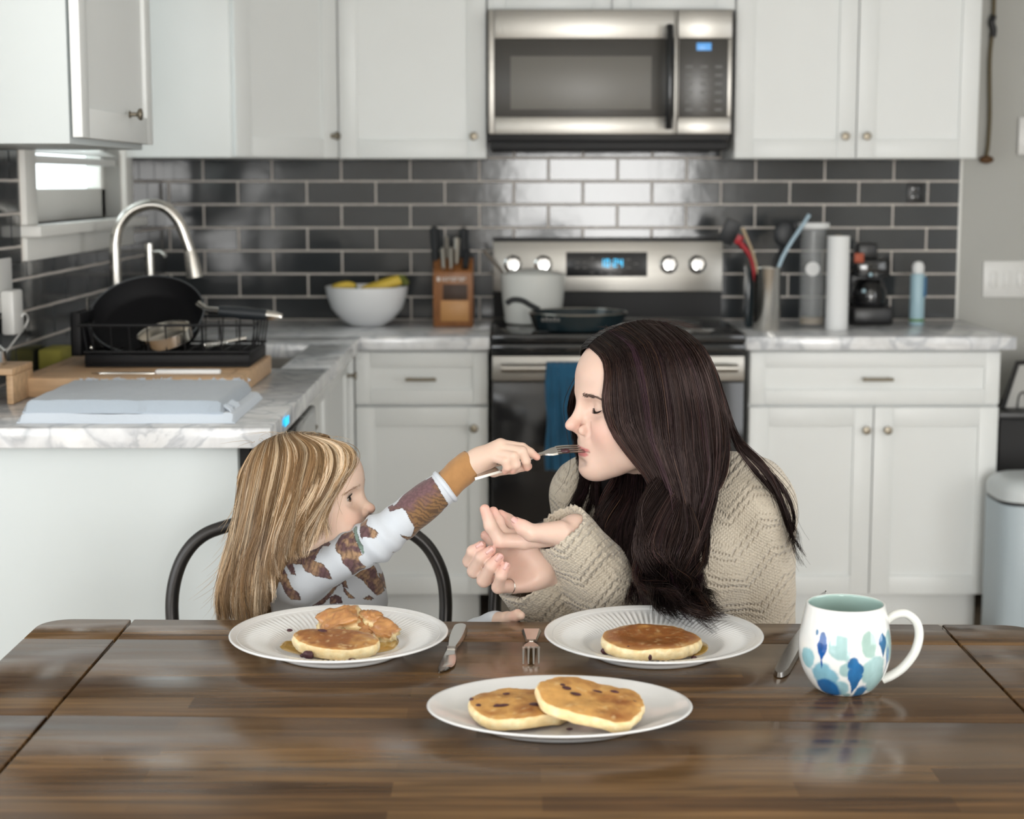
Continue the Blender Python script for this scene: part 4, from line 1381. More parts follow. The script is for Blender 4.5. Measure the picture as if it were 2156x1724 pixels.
# ------------------------------------------------------------------ dining table
def table_wood():
    m = base_mat('table_wood', (0.07, 0.04, 0.022), 0.25, spec=0.36)
    nt = m.node_tree
    b = nt.nodes['Principled BSDF']
    tc = nd(nt, 'ShaderNodeTexCoord')
    br = nd(nt, 'ShaderNodeTexBrick', offset=0.37, offset_frequency=2, squash=1.0)
    br.inputs['Color1'].default_value = (0.078, 0.040, 0.0155, 1)
    br.inputs['Color2'].default_value = (0.160, 0.090, 0.036, 1)
    br.inputs['Mortar'].default_value = (0.085, 0.048, 0.022, 1)
    br.inputs['Scale'].default_value = 1.0
    br.inputs['Mortar Size'].default_value = 0.0
    br.inputs['Bias'].default_value = -0.15
    br.inputs['Brick Width'].default_value = 0.41
    br.inputs['Row Height'].default_value = 0.0415
    nt.links.new(tc.outputs['Object'], br.inputs['Vector'])
    mp = nd(nt, 'ShaderNodeMapping')
    mp.inputs['Scale'].default_value = (3.0, 42, 10)
    nt.links.new(tc.outputs['Object'], mp.inputs['Vector'])
    n = nd(nt, 'ShaderNodeTexNoise', Scale=1.5, Detail=7.0, Distortion=0.6)
    nt.links.new(mp.outputs[0], n.inputs['Vector'])
    mr = nd(nt, 'ShaderNodeMapRange')
    mr.inputs[1].default_value, mr.inputs[2].default_value, mr.inputs[3].default_value, mr.inputs[4].default_value = 0.28, 0.72, 0.55, 1.5
    nt.links.new(n.outputs['Fac'], mr.inputs[0])
    n2 = nd(nt, 'ShaderNodeTexNoise', Scale=4.0, Detail=3.0)
    nt.links.new(tc.outputs['Object'], n2.inputs['Vector'])
    mr2 = nd(nt, 'ShaderNodeMapRange')
    mr2.inputs[1].default_value, mr2.inputs[2].default_value, mr2.inputs[3].default_value, mr2.inputs[4].default_value = 0.3, 0.7, 0.8, 1.2
    nt.links.new(n2.outputs['Fac'], mr2.inputs[0])
    mm = nd(nt, 'ShaderNodeMath', operation='MULTIPLY')
    nt.links.new(mr.outputs[0], mm.inputs[0])
    nt.links.new(mr2.outputs[0], mm.inputs[1])
    mx = nd(nt, 'ShaderNodeMix', data_type='RGBA', blend_type='MULTIPLY')
    mx.inputs[0].default_value = 1
    nt.links.new(br.outputs['Color'], mx.inputs[6])
    nt.links.new(mm.outputs[0], mx.inputs[7])
    nt.links.new(mx.outputs[2], b.inputs['Base Color'])
    rr = nd(nt, 'ShaderNodeMapRange')
    rr.inputs[1].default_value, rr.inputs[2].default_value, rr.inputs[3].default_value, rr.inputs[4].default_value = 0.3, 0.7, 0.15, 0.26
    nt.links.new(n.outputs['Fac'], rr.inputs[0])
    nt.links.new(rr.outputs[0], b.inputs['Roughness'])
    bp = nd(nt, 'ShaderNodeBump', Strength=0.12, Distance=0.001)
    nt.links.new(n.outputs['Fac'], bp.inputs['Height'])
    nt.links.new(bp.outputs[0], b.inputs['Normal'])


table_wood()
base_mat('gap_dark', (0.004, 0.003, 0.003), 0.8)
TZ = 0.76
TX0, TX1, SL, SR_ = -.661, .724, -.5355, .5975
SK = -.0255                       # the boards run very slightly askew to the room
ys = lambda x, y: y + SK * x
rows_ = [2.3345, 2.2295, 1.897, 1.565, 1.460]
tb = thing('dining_table', (.03, 1.895, 0), 'dark brown plank dining table in front of the woman and the girl', 'table')


def planks(x0, x1, round_left=False, round_right=False):
    mb = MB()
    g = .0012
    for i in range(4):
        ya, yb = rows_[i] - (g if i else 0), rows_[i + 1] + (g if i < 3 else 0)
        poly = [(x0, yb), (x1, yb), (x1, ya), (x0, ya)]
        rad = .045

        def corner(cx, cy, a0, a1):
            return [(cx + rad * math.cos(t), cy + rad * math.sin(t)) for t in np.linspace(a0, a1, 9)]
        if round_left and i == 0:
            poly = [(x0, yb), (x1, yb), (x1, ya)] + corner(x0 + rad, ya - rad, math.pi / 2, math.pi)
        if round_left and i == 3:
            poly = corner(x0 + rad, yb + rad, math.pi, 1.5 * math.pi) + [(x1, yb), (x1, ya), (x0, ya)]
        if round_right and i == 0:
            poly = [(x0, yb), (x1, yb)] + corner(x1 - rad, ya - rad, 0, math.pi / 2) + [(x0, ya)]
        if round_right and i == 3:
            poly = [(x0, yb)] + corner(x1 - rad, yb + rad, -math.pi / 2, 0) + [(x1, ya), (x0, ya)]
        mb.prism([(x, ys(x, y)) for x, y in poly], 'z', TZ - .032, TZ, .0022)
    # thin dark bed under the joints keeps the light from leaking through
    return mb


planks(SL + .0018, SR_ - .0018).build('table_top', 'table_wood', tb)
planks(TX0, SL - .0018, True, False).build('end_leaf', 'table_wood', tb)
planks(SR_ + .0018, TX1, False, True).build('end_leaf', 'table_wood', tb)
MB().prism([(x, ys(x, y)) for x, y in ((TX0 + .05, 1.50), (TX1 - .05, 1.50), (TX1 - .05, 2.295), (TX0 + .05, 2.295))], 'z', TZ - .042, TZ - .0325).build('under_board', 'gap_dark', tb)
ap = MB()
ap.box((SL, 1.53, .63), (SR_, 1.55, TZ - .0425)).box((SL, 2.24, .63), (SR_, 2.26, TZ - .0425)).box((SL, 1.5505, .63), (SL + .02, 2.2395, TZ - .0425)).box((SR_ - .02, 1.5505, .63), (SR_, 2.2395, TZ - .0425))
ap.build('apron', 'table_wood', tb)
for lx_ in (SL - .035, SR_ + .035):
    for ly_ in (1.535, 2.255):
        MB().box((lx_ - .034, ly_ - .034, 0), (lx_ + .034, ly_ + .034, TZ - .0425), .004).build('leg', 'table_wood', tb)

# ------------------------------------------------------------------ chairs
base_mat('chair_metal', (0.045, 0.043, 0.042), 0.34, 0.7)
CHY = 2.86


def chair(dx, label):
    base = (float(P(650, 1100, CHY)[0]) + dx, 2.62, 0)
    c = thing('dining_chair', base, label, 'chair', 'black metal chairs on the far side of the table')
    pts = [(366, 1420), (364, 1330), (361, 1270), (367, 1220), (384, 1175), (414, 1139), (458, 1117), (560, 1093), (660, 1088), (760, 1097), (838, 1115), (878, 1135), (908, 1166), (930, 1212), (938, 1262), (937, 1330), (935, 1420)]
    zs = [P(x, y, CHY) for x, y in pts]
    out = []
    for q in zs:
        back = CHY + max(0, q[2] - .62) * .12
        out.append((q[0] + dx, back, q[2]))
    lo = [(out[0][0] + .015, CHY - .012, .46)]
    hi = [(out[-1][0] - .015, CHY - .012, .46)]
    MB().tube(bez(lo + out + hi, 6), .0115, 14).build('back_bow', 'chair_metal', c)
    sp = MB()
    cx = base[0]
    MB().box((cx - .055, CHY + .0, .47), (cx + .055, CHY + .008, .80), .003).build('back_slat', 'chair_metal', c)
    # seat pan with rounded corners
    sx, sy0, sy1 = .20, 2.40, CHY + .01
    pl = []
    for qx, qy, a0 in ((cx + sx - .05, sy1 - .05, 0), (cx - sx + .05, sy1 - .05, 90), (cx - sx + .05, sy0 + .05, 180), (cx + sx - .05, sy0 + .05, 270)):
        pl += [(qx + .05 * math.cos(R(a0 + t)), qy + .05 * math.sin(R(a0 + t))) for t in range(0, 91, 15)]
    MB().prism(pl, 'z', .435, .455, .005).build('seat', 'chair_metal', c)
    for sx_ in (-1, 1):
        for (y0_, y1_) in ((sy0 + .04, sy0 + .0), (sy1 - .04, sy1 + .03)):
            MB().tube([(cx + sx_ * (sx - .03), y0_, .4345), (cx + sx_ * (sx + .015), y1_, .002)], [.016, .012], 12).build('leg', 'chair_metal', c)
    return c


chair(0, 'black metal bow-back chair with the girl sitting on it')
chair(float(P(1044, 1300, CHY)[0] - P(364, 1300, CHY)[0]), 'black metal chair mostly hidden behind the woman in the sweater')

# ------------------------------------------------------------------ plates
base_mat('porcelain', (0.74, 0.745, 0.74), 0.16, coat=0.35, coat_rough=0.06)
PR1 = .1433


def fluted_plate(cx, cy, label):
    prof = [(.078, .0006), (.082, 0), (.084, .003), (.086, .006), (.104, .013), (.134, .0215), (.1415, .0235), (.1433, .0252), (.1425, .0268), (.1405, .0268), (.136, .0248), (.128, .0226), (.122, .0212), (.115, .0196), (.106, .0172), (.097, .0148), (.0915, .0130), (.086, .0098), (.080, .0082), (.05, .0078), (0, .0078)]

    def rmod(i, r, z, a):
        amp = 0
        if 12 <= i <= 16:
            amp = (.25, .8, 1.0, .8, .25)[i - 12] * .0011
        return r * np.ones_like(a), z + amp * np.cos(a * 96)
    o = MB().lathe(prof, (cx, cy, TZ + .0005), 576, cap0=True, cap1=False, rmod=rmod).build('plate', 'porcelain', sharp=0)
    return tag(o, label, 'plate', 'white fluted dinner plates')


def rib_ring(o, cx, cy, r, z):
    a_ = np.linspace(0, 2 * math.pi, 160, endpoint=False)
    return MB().tube(np.stack([cx + r * np.cos(a_), cy + r * np.sin(a_), np.full(160, z)], 1), .0006, 6, closed=True).build('rim_bead', 'porcelain', o)


pA = PZ(714, 1332, TZ + .025)
pB = PZ(1376, 1333.5, TZ + .025)
plA = fluted_plate(pA[0], pA[1], 'white fluted plate with torn pancakes and syrup in front of the girl')
plB = fluted_plate(pB[0], pB[1], 'white fluted plate with one pancake in front of the woman')
rib_ring(plA, pA[0], pA[1], .1325, TZ + .0243)
rib_ring(plB, pB[0], pB[1], .1325, TZ + .0243)
pC = PZ(1178, 1486, TZ + .02)
prx = (float(PZ(1458, 1487, TZ + .02)[0]) - float(PZ(898, 1487, TZ + .02)[0])) / 2
pry = (float(PZ(1178, 1421, TZ + .021)[1]) - float(PZ(1178, 1552, TZ + .020)[1])) / 2
MP = Matrix.Translation((pC[0], pC[1], TZ + .0005))
prof = [(.60, .0006), (.62, 0), (.64, .004), (.80, .010), (.965, .0185), (.995, .0200), (1.0, .0212), (.992, .0224), (.97, .0218), (.86, .0150), (.74, .0094), (.66, .0076), (.4, .0070), (0, .0070)]
plC = tag(MB().lathe(prof, (pC[0], pC[1], TZ + .0005), 160, squash=(prx, pry), cap1=False).build('platter', 'porcelain', sharp=0), 'white oval serving platter with two pancakes at the front of the table', 'platter')

# ------------------------------------------------------------------ pancakes
def cake_mat(name, rough=.55, coat=0.0):
    return base_mat(name, (.6, .4, .2), rough, attr='Col', coat=coat, coat_rough=.25, bump=.5, bump_scale=320, bump_dist=.0012, vary=.12, vary_scale=90, sss=.15, sss_r=(.006, .003, .001))


cake_mat('pancake')
cake_mat('pancake_wet', .35, .5)
base_mat('berry', (0.060, 0.018, 0.024), 0.35, vary=.5, vary_scale=160)
base_mat('syrup', (0.46, 0.28, 0.055), 0.06, coat=1.0, coat_rough=.03, vary=.12, vary_scale=25)
BROWN, GOLD, CREAM, PALE = np.array([.27, .095, .022]), np.array([.58, .31, .092]), np.array([.76, .58, .30]), np.array([.86, .74, .47])


def pancake(name, M, r, h, seed, label, top_mix=.5, sx=1, sy=1, mat='pancake', group=None, arc=None, berries=(), wave=.004):
    """a pancake: domed browned top and bottom, pale crumbly side. M places it (z up = browned side)."""
    na, prof = 120, []
    for t in np.linspace(0, 1, 16):
        prof.append((t, -h / 2 * (1 - .25 * t ** 6), 0))
    for t in np.linspace(-.75, .75, 12):
        prof.append((1 + .035 * math.cos(t * 2.0), t * h / 2 / .75 * .72, 1))
    for t in np.linspace(1, 0, 26):
        prof.append((t * .99, h / 2 * (1 - .28 * t ** 6), 2))
    a_ = np.linspace(0, 2 * math.pi, na, endpoint=False)
    V, C = [], []
    for (rr, z, zone) in prof:
        rad = np.stack([np.cos(a_), np.sin(a_), 0 * a_ + seed], 1)
        rv = r * (1 + .16 * (vnoise(rad, 1.4, seed) - .5) + .05 * (vnoise(rad, 6, seed + 3) - .5))
        x, y = rr * rv * np.cos(a_) * sx, rr * rv * np.sin(a_) * sy
        p = np.stack([x, y, 0 * a_ + z], 1)
        n1 = .6 * fbm(p, 30, seed + 1) + .4 * fbm(p, 85, seed + 6)
        n2 = fbm(p, 160, seed + 2)
        zz = z + wave * (fbm(np.stack([x, y, 0 * x], 1), 22, seed + 9, 2) - .5) * 2 + (n2 - .5) * (.0012 if zone != 1 else .0022)
        if zone == 1:
            x, y = x * (1 + (n2 - .5) * .03), y * (1 + (n2 - .5) * .03)
        V.append(np.stack([x, y, zz], 1))
        if zone == 1:
            k = np.clip((n2 - .35) * 2.2, 0, 1)[:, None]
            e = abs(z) / (h / 2 * .72)
            col = CREAM * (1 - k) + PALE * k
            col = col * (1 - .35 * max(0, e - .75) / .25) + GOLD * (.35 * max(0, e - .75) / .25)
        else:
            br_ = np.clip((n1 - .40) * 4.2 + (top_mix - .5) * 1.6, 0, 1)
            sp_ = np.clip((n2 - .60) * 6, 0, 1)
            edge = np.clip((rr - .86) / .13, 0, 1)
            br_ = br_ * (1 - .55 * edge)
            col = GOLD * (1 - br_)[:, None] + BROWN * br_[:, None]
            col = col * (1 - .45 * sp_)[:, None] + CREAM * (.45 * sp_)[:, None]
            if zone == 0:
                col = col * .9
        C.append(col)
    n = len(prof)
    F = [(i * na + j, i * na + (j + 1) % na, (i + 1) * na + (j + 1) % na, (i + 1) * na + j) for i in range(n - 1) for j in range(na)]
    V, C = np.concatenate(V), np.concatenate(C)
    Mn = np.array(M)
    W = V @ Mn[:3, :3].T + Mn[:3, 3]
    o = tag(MB().add(W, F).build(name, mat, sharp=0, colors=C), label, 'pancake', group)
    k = 0
    for (bx, by, bz, br, sq) in berries:
        q = np.array([bx, by, bz]) @ Mn[:3, :3].T + Mn[:3, 3]
        Mr = Mn[:3, :3]
        mb = MB().sphere((0, 0, 0), br, 14, 9, sq)
        nv = mb.verts()
        nv = nv * (1 + .35 * (vnoise(nv, 260, 40 + k) - .5))[:, None]
        mb.v = [nv @ Mr.T + q]
        mb.build('berry', 'berry', o)
        k += 1
    return o


PZt = TZ + .0005 + .0070
# platter: A lies flat on the left, B leans over it
cA = PZ(1092, 1496, PZt + .010)
cA[2] = PZt + .0135
pancake('pancake', rotM(R(5), R(1), R(20), cA), .0585, .018, 11, 'golden pancake with dark berries lying flat on the left of the platter', .38, 1.0, .84, group='pancakes on the serving platter',
        berries=[(.010, -.020, .0100, .0078, (1, .8, .28)), (-.026, -.012, .0098, .0042, (2.2, .7, .3)), (-.030, -.010, .0096, .0045, (.8, .6, .3)), (-.048, .000, .006, .0055, (.8, .8, .5)), (-.008, .020, .0100, .003, (1.6, .7, .3)), (-.044, -.022, .001, .004, (1, 1, .8)), (-.05, .02, .006, .003, (1, 1, 1))])
cB = PZ(1244, 1486, PZt + .022)
cB[2] = PZt + .0255
pancake('pancake', rotM(R(7), R(9), R(-12), cB), .0610, .017, 23, 'golden pancake leaning on the other at the right of the platter', .42, 1.0, .82, group='pancakes on the serving platter',
        berries=[(-.030, .004, .0098, .0042, (1.3, .9, .3)), (-.018, -.006, .0098, .004, (1.6, .8, .3)), (-.036, .010, .0096, .0032, (1, .8, .3)), (.022, .022, .0094, .0035, (1.6, .8, .3)), (.046, .008, .008, .0045, (1.2, .8, .4)), (.030, -.040, .002, .004, (1, 1, .8)), (.004, .012, .0100, .003, (2, .7, .3))])
cr_ = MB()
for (px, py) in ((1198, 1537), (1012, 1452), (1034, 1449)):
    q_ = PZ(px, py, PZt + .001)
    cr_.sphere(q_ + [0, 0, .0012], .0017, 8, 6)
# woman's plate: one thick pancake with syrup
PZp = TZ + .0005 + .0078


def puddle(name, pts, z, label, mat='syrup', th=.0012):
    b_ = bez(pts + pts[:1], 8)[:-1]
    c = b_.mean(0)
    rings = [(1.0, 0), (.985, th * .6), (.95, th), (.6, th), (.01, th)]
    V, F, n = [], [], len(b_)
    for s_, hh in rings:
        V.append(np.concatenate([c[:2] + (b_[:, :2] - c[:2]) * s_, np.full((n, 1), z + hh)], 1))
    for i in range(len(rings) - 1):
        for j in range(n):
            F.append((i * n + j, i * n + (j + 1) % n, (i + 1) * n + (j + 1) % n, (i + 1) * n + j))
    o = MB().add(np.concatenate(V), F).build(name, mat, sharp=0)
    tag(o, label, 'syrup')
    return o


cW = PZ(1371, 1356, PZp + .014)
cW[2] = PZp + .0160
pancake('pancake', rotM(R(5), R(2.5), R(8), cW), .0625, .021, 31, 'thick brown pancake shining with syrup on the plate before the woman', 1.05, 1.0, .80, 'pancake_wet', berries=[(-.050, -.026, -.003, .0055, (1, .8, 1.1)), (-.038, -.036, .002, .0055, (1, .8, 1.1)), (-.012, -.046, -.001, .005, (1, .8, 1.2)), (-.060, -.010, -.008, .006, (1.2, .8, .8)), (.050, -.030, -.010, .004, (1, 1, 1))])
puddle('syrup', [PZ(*q_, PZp) for q_ in ((1440, 1384), (1478, 1378), (1492, 1364), (1480, 1352), (1440, 1350), (1400, 1366))], PZp + .0004, 'small amber syrup puddle on the plate in front of the woman')
# girl's plate: a torn pancake, pieces, a syrup pool
puddle('syrup', [PZ(*q_, PZp) for q_ in ((588, 1362), (600, 1350), (640, 1346), (720, 1350), (790, 1340), (830, 1338), (840, 1350), (825, 1368), (770, 1378), (700, 1386), (640, 1380), (600, 1370))], PZp + .0004, 'wide amber syrup pool on the plate in front of the girl')
cG = PZ(706, 1360, PZp + .012)
cG[2] = PZp + .0155
pancake('pancake', rotM(R(9), R(4), R(-9), cG), .0520, .020, 47, 'half-eaten pancake with a pale thick edge in the syrup before the girl', .85, 1.06, .62, 'pancake_wet', berries=[(-.026, -.034, -.004, .0058, (1.2, .8, 1)), (-.034, -.033, -.006, .0035, (1, .8, .7)), (.030, -.028, -.007, .004, (1.5, .8, .6)), (-.020, .010, .0115, .0035, (1.8, .8, .4))])


def lump(c, size, seed, rot, label):
    """a torn-off bit of pancake: browned skin on one side, open crumb on the others"""
    bm = bmesh.new()
    bmesh.ops.create_cube(bm, size=2.0)
    bmesh.ops.subdivide_edges(bm, edges=bm.edges[:], cuts=9, use_grid_fill=True)
    V = np.array([v.co[:] for v in bm.verts])
    bm.verts.index_update()
    F = [[v.index for v in f.verts] for f in bm.faces]
    bm.free()
    p4 = (np.abs(V) ** 3.2).sum(1) ** (1 / 3.2)
    V = V / p4[:, None]
    n0 = fbm(V, 1.5, seed, 2) - .5
    n1 = fbm(V, 5.5, seed + 3, 3) - .5
    top = np.clip((V[:, 2] - .15) / .3, 0, 1)
    W = V * (1 + .80 * n0 + .85 * n1 * (1 - .55 * top))[:, None] * np.array(size)
    n2 = fbm(V, 8, seed + 8)
    k = np.clip((n2 - .36) * 2.2, 0, 1)[:, None]
    side = CREAM * (1 - k) + PALE * k
    tp = np.array([.33, .125, .045]) * k + np.array([.50, .25, .085]) * (1 - k)
    col = side * (1 - top[:, None]) + tp * top[:, None]
    Mn = np.array(rotM(*[R(a) for a in rot], c))
    W = W @ Mn[:3, :3].T + Mn[:3, 3]
    return tag(MB().add(W, F).build('pancake_piece', 'pancake_wet', sharp=0, colors=col), label, 'pancake piece', 'torn pancake pieces on the girl\'s plate')


def at(px, py, z):
    q_ = PZ(px, py, z)
    return tuple(q_)


lump(at(712, 1310, PZp + .024), (.026, .020, .013), 3, (22, -14, 10), 'biggest torn pancake piece, brown skin up, at the back of the girl\'s plate')
lump(at(700, 1322, PZp + .014), (.017, .015, .013), 5, (35, 8, 30), 'syrup-shining piece at the lower left of the torn pile')
lump(at(745, 1314, PZp + .020), (.015, .015, .011), 9, (30, 12, -20), 'torn pancake piece in the middle of the pile')
lump(at(779, 1306, PZp + .024), (.016, .014, .012), 12, (18, 18, 40), 'reddish-brown piece at the upper right of the torn pile')
lump(at(802, 1328, PZp + .013), (.021, .015, .0105), 15, (24, 14, -25), 'flat browned piece at the right end of the torn pile')
lump(at(764, 1328, PZp + .013), (.015, .013, .011), 18, (40, 0, 15), 'small piece wedged low between the bigger torn pieces')
lump(at(736, 1334, PZp + .010), (.013, .010, .009), 21, (40, 0, 60), 'pale crumbly piece just behind the half-eaten pancake')
qb = PZ(610, 1330, TZ + .0165)
tag(MB().sphere(qb + [0, 0, .0022], .0026, 10, 7, (1.6, 1, .8)).build('pancake_crumb', 'berry'), 'dark crumb on the rim of the girl\'s plate', 'crumb')
tag(MB().sphere(PZ(1199, 1537, TZ + .0100) + [0, 0, .0014], .0022, 10, 7, (1.8, 1, .7)).build('pancake_crumb', 'berry'), 'dark crumb at the front edge of the oval platter', 'crumb')

# ------------------------------------------------------------------ cutlery
base_mat('cutlery', (0.60, 0.585, 0.56), 0.17, 1.0)
ZS = TZ + .0012


def strip(pts_w, z0, th, M, arch=0):
    """flat metal shape: list of (u, left, right, zoff, thickness)"""
    V, F = [], []
    for (u, l, r, zo, t) in pts_w:
        V += [(u, -l, zo), (u, r, zo), (u, r * .8, zo + t), (u, -l * .8, zo + t)]
    n = len(pts_w)
    for i in range(n - 1):
        for j in range(4):
            k = (j + 1) % 4
            F.append((i * 4 + j, (i + 1) * 4 + j, (i + 1) * 4 + k, i * 4 + k))
    F.append((0, 1, 2, 3))
    F.append(tuple((n - 1) * 4 + j for j in (3, 2, 1, 0)))
    Mn = np.array(M)
    V = np.array(V)
    return MB().add(V @ Mn[:3, :3].T + Mn[:3, 3], F)


def table_knife(A, B, label, flip=1):
    d = np.array(B) - np.array(A)
    L = np.linalg.norm(d)
    M = frameM(A, d, (0, 0, 1))
    o = thing('table_knife', tuple(A), label, 'knife', 'table knives on the dining table')
    hl = .50 * L
    hp_ = []
    for t in np.concatenate([np.linspace(0, .12, 8), np.linspace(.16, 1, 14)]):
        w = .0095 + .002 * math.sin(t * 3.1) - .0042 * t ** 2
        if t < .12:
            w *= math.sqrt(max(.06, 1 - (1 - t / .12) ** 2))
        hp_.append((t * hl, w, w, 0, .0062 - .002 * t))
    strip(hp_, 0, 0, M).build('handle', 'cutlery', o)
    strip([(hl + .0005, .0068, .0068, .0003, .0048), (hl + .004, .0074, .0074, .0003, .0048), (hl + .008, .0062, .0062, .0005, .003)], 0, 0, M).build('bolster', 'cutlery', o)
    bp_ = []
    for t in np.linspace(0, 1, 16):
        back = .0062 + .0012 * math.sin(t * 3) - .004 * max(0, t - .8) / .2
        belly = .0062 + .0062 * math.sin(min(1, t / .62) * math.pi / 2) - .016 * max(0, t - .62) ** 1.6 / .38 ** 1.6
        l, r = (back, belly) if flip > 0 else (belly, back)
        bp_.append((hl + .0085 + t * (L - hl - .0085), l, r, .0008, .0016))
    strip(bp_, 0, 0, M).build('blade', 'cutlery', o)
    return o


def fork(A, B, up, label, name='fork', half=.0128, group=None, tl=.30, dip=.006, end=.0105):
    """A handle end, B tine tips"""
    d = np.array(B) - np.array(A)
    L = np.linalg.norm(d)
    M = frameM(A, d, up)
    o = thing(name, tuple(A), label, 'fork', group)
    hp_ = []
    z = lambda u: dip * math.sin(max(0, (u / L - .35)) / .65 * math.pi) * 1.1 if u / L > .35 else 0
    for u in np.linspace(0, .62 * L, 18):
        t = u / (.62 * L)
        w = end * (1 - t) ** 1.1 + .0030 + (.0015 if t < .1 else 0) * 0
        hp_.append((u, w, w, z(u) * 1, .0034 - .0008 * t))
    strip(hp_, 0, 0, M).build('handle', 'cutlery', o)
    root = []
    for u in np.linspace(.62 * L, .76 * L, 9):
        t = (u / L - .62) / .14
        w = .0030 + (half - .0030) * math.sin(min(1, t * 1.15) * math.pi / 2) ** 1.3
        root.append((u, w, w, z(u) - .0006 * math.sin(t * 3), .0022))
    strip(root, 0, 0, M).build('fork_root', 'cutlery', o)
    for k in range(4):
        off = (-1.5 + k) * half * .56
        tp = []
        for u in np.linspace(.755 * L, L, 9):
            t = (u / L - .755) / .245
            tp.append((u, .0015 - .0006 * t - off, .0015 - .0006 * t + off, z(u), .0019 - .0006 * t))
        V, F = [], []
        for (u, l, r, zo, t) in tp:
            V += [(u, -l, zo), (u, r, zo), (u, r, zo + t), (u, -l, zo + t)]
        n = len(tp)
        for i in range(n - 1):
            for j in range(4):
                kk = (j + 1) % 4
                F.append((i * 4 + j, (i + 1) * 4 + j, (i + 1) * 4 + kk, i * 4 + kk))
        F += [(0, 1, 2, 3), tuple((n - 1) * 4 + j for j in (3, 2, 1, 0))]
        Mn = np.array(M)
        MB().add(np.array(V) @ Mn[:3, :3].T + Mn[:3, 3], F).build('tine', 'cutlery', o)
    return o


table_knife(PZ(971, 1321, ZS), PZ(929, 1418, ZS), 'steel table knife lying between the girl\'s plate and the fork', 1)
table_knife(PZ(1640, 1426, ZS), PZ(1735, 1246, ZS), 'steel table knife half hidden behind the blue and white mug', 1)
fork(PZ(1119, 1328, ZS), PZ(1118, 1398, ZS), (0, 0, 1), 'steel fork lying on the table with its tines towards the front', dip=.010, half=.0118)

# ------------------------------------------------------------------ mug
base_mat('mug_glaze', (.75, .76, .74), .12, attr='Col', coat=.6, coat_rough=.04)
base_mat('mug_handle', (.74, .755, .72), .14, coat=.6, coat_rough=.04)
mc_ = PZ(1780, 1458, TZ)
mcx, mcy = mc_[0], mc_[1] + .012
mpr = [(1462, 52), (1454, 63), (1440, 74), (1420, 85), (1400, 92), (1380, 95.5), (1360, 96), (1340, 94.5), (1320, 91.5), (1300, 88), (1285, 85), (1272, 82.5)]
pxm = 1 / (FPX / (mcy * _CP + (CAM_H - .81) * _SP))
mz = lambda py: max(0, float(P(1783, py, mcy - .0)[2]) - TZ)
hz_top = float(P(1783, 1268, mcy)[2]) - TZ
out = []
for py, hw in mpr:
    out.append((hw * pxm, (1462 - py) / (1462 - 1268.) * hz_top))
out = bez([(r_, z_, 0) for r_, z_ in out], 10)[:, :2]
rim = [(out[-1][0] - .0006, out[-1][1] + .0012), (out[-1][0] - .0022, out[-1][1] + .0016), (out[-1][0] - .0036, out[-1][1] + .0006)]
inn = [(max(r_ - .0042, .002), max(z_, .006)) for r_, z_ in out[::-1][2::6]] + [(0.0005, .006)]
prof = [(.0005, .0012), (out[0][0] * .8, .001)] + [tuple(p) for p in out] + rim + inn
na = 320
BLUE, TEAL, SAGE, GLZ = np.array([.012, .085, .30]), np.array([.022, .125, .27]), np.array([.33, .50, .50]), np.array([.76, .77, .75])
# drops: (px, py of the centre, half width px, half height px, colour, softness, teardrop)
drops = [(1721, 1352, 9, 40, BLUE, .18, 1), (1788, 1407, 18, 48, TEAL * .8 + BLUE * .3, .16, 1), (1849, 1343, 9, 26, TEAL, .2, 1), (1710, 1318, 2.5, 7, TEAL, .3, 0),
         (1756, 1345, 21, 27, SAGE, .22, 0), (1817, 1336, 15, 30, SAGE * [1.1, 1.05, .95], .22, 0), (1866, 1350, 8, 34, SAGE, .25, 0), (1697, 1378, 9, 22, SAGE * [.8, .95, 1.05], .25, 0),
         (1724, 1412, 24, 34, SAGE * [.62, .85, 1.05], .3, 0), (1768, 1392, 14, 16, SAGE, .3, 0), (1830, 1396, 26, 30, SAGE, .25, 0), (1757, 1435, 20, 18, SAGE * [.85, .95, 1.05], .3, 0),
         (1845, 1428, 20, 26, SAGE, .25, 0), (1814, 1452, 18, 22, TEAL * 1.1, .35, 0), (1725, 1440, 26, 22, TEAL * [.6, .9, 1.1], .3, 0), (1862, 1380, 4, 34, TEAL, .3, 1), (1775, 1455, 10, 6, SAGE, .3, 0)]
drops = [(x_, y_, w_ * (1 if t_ else 1.18), h_ * (1 if t_ else 1.15), c_, f_, t_) for x_, y_, w_, h_, c_, f_, t_ in drops]
drops += [(1783 + s_ * (150 + 40 * i), 1330 + 60 * (i % 2), 16, 30, [SAGE, TEAL, SAGE, BLUE][i], .25, i % 2) for s_ in (-1, 1) for i in range(4)]
rm = .0525


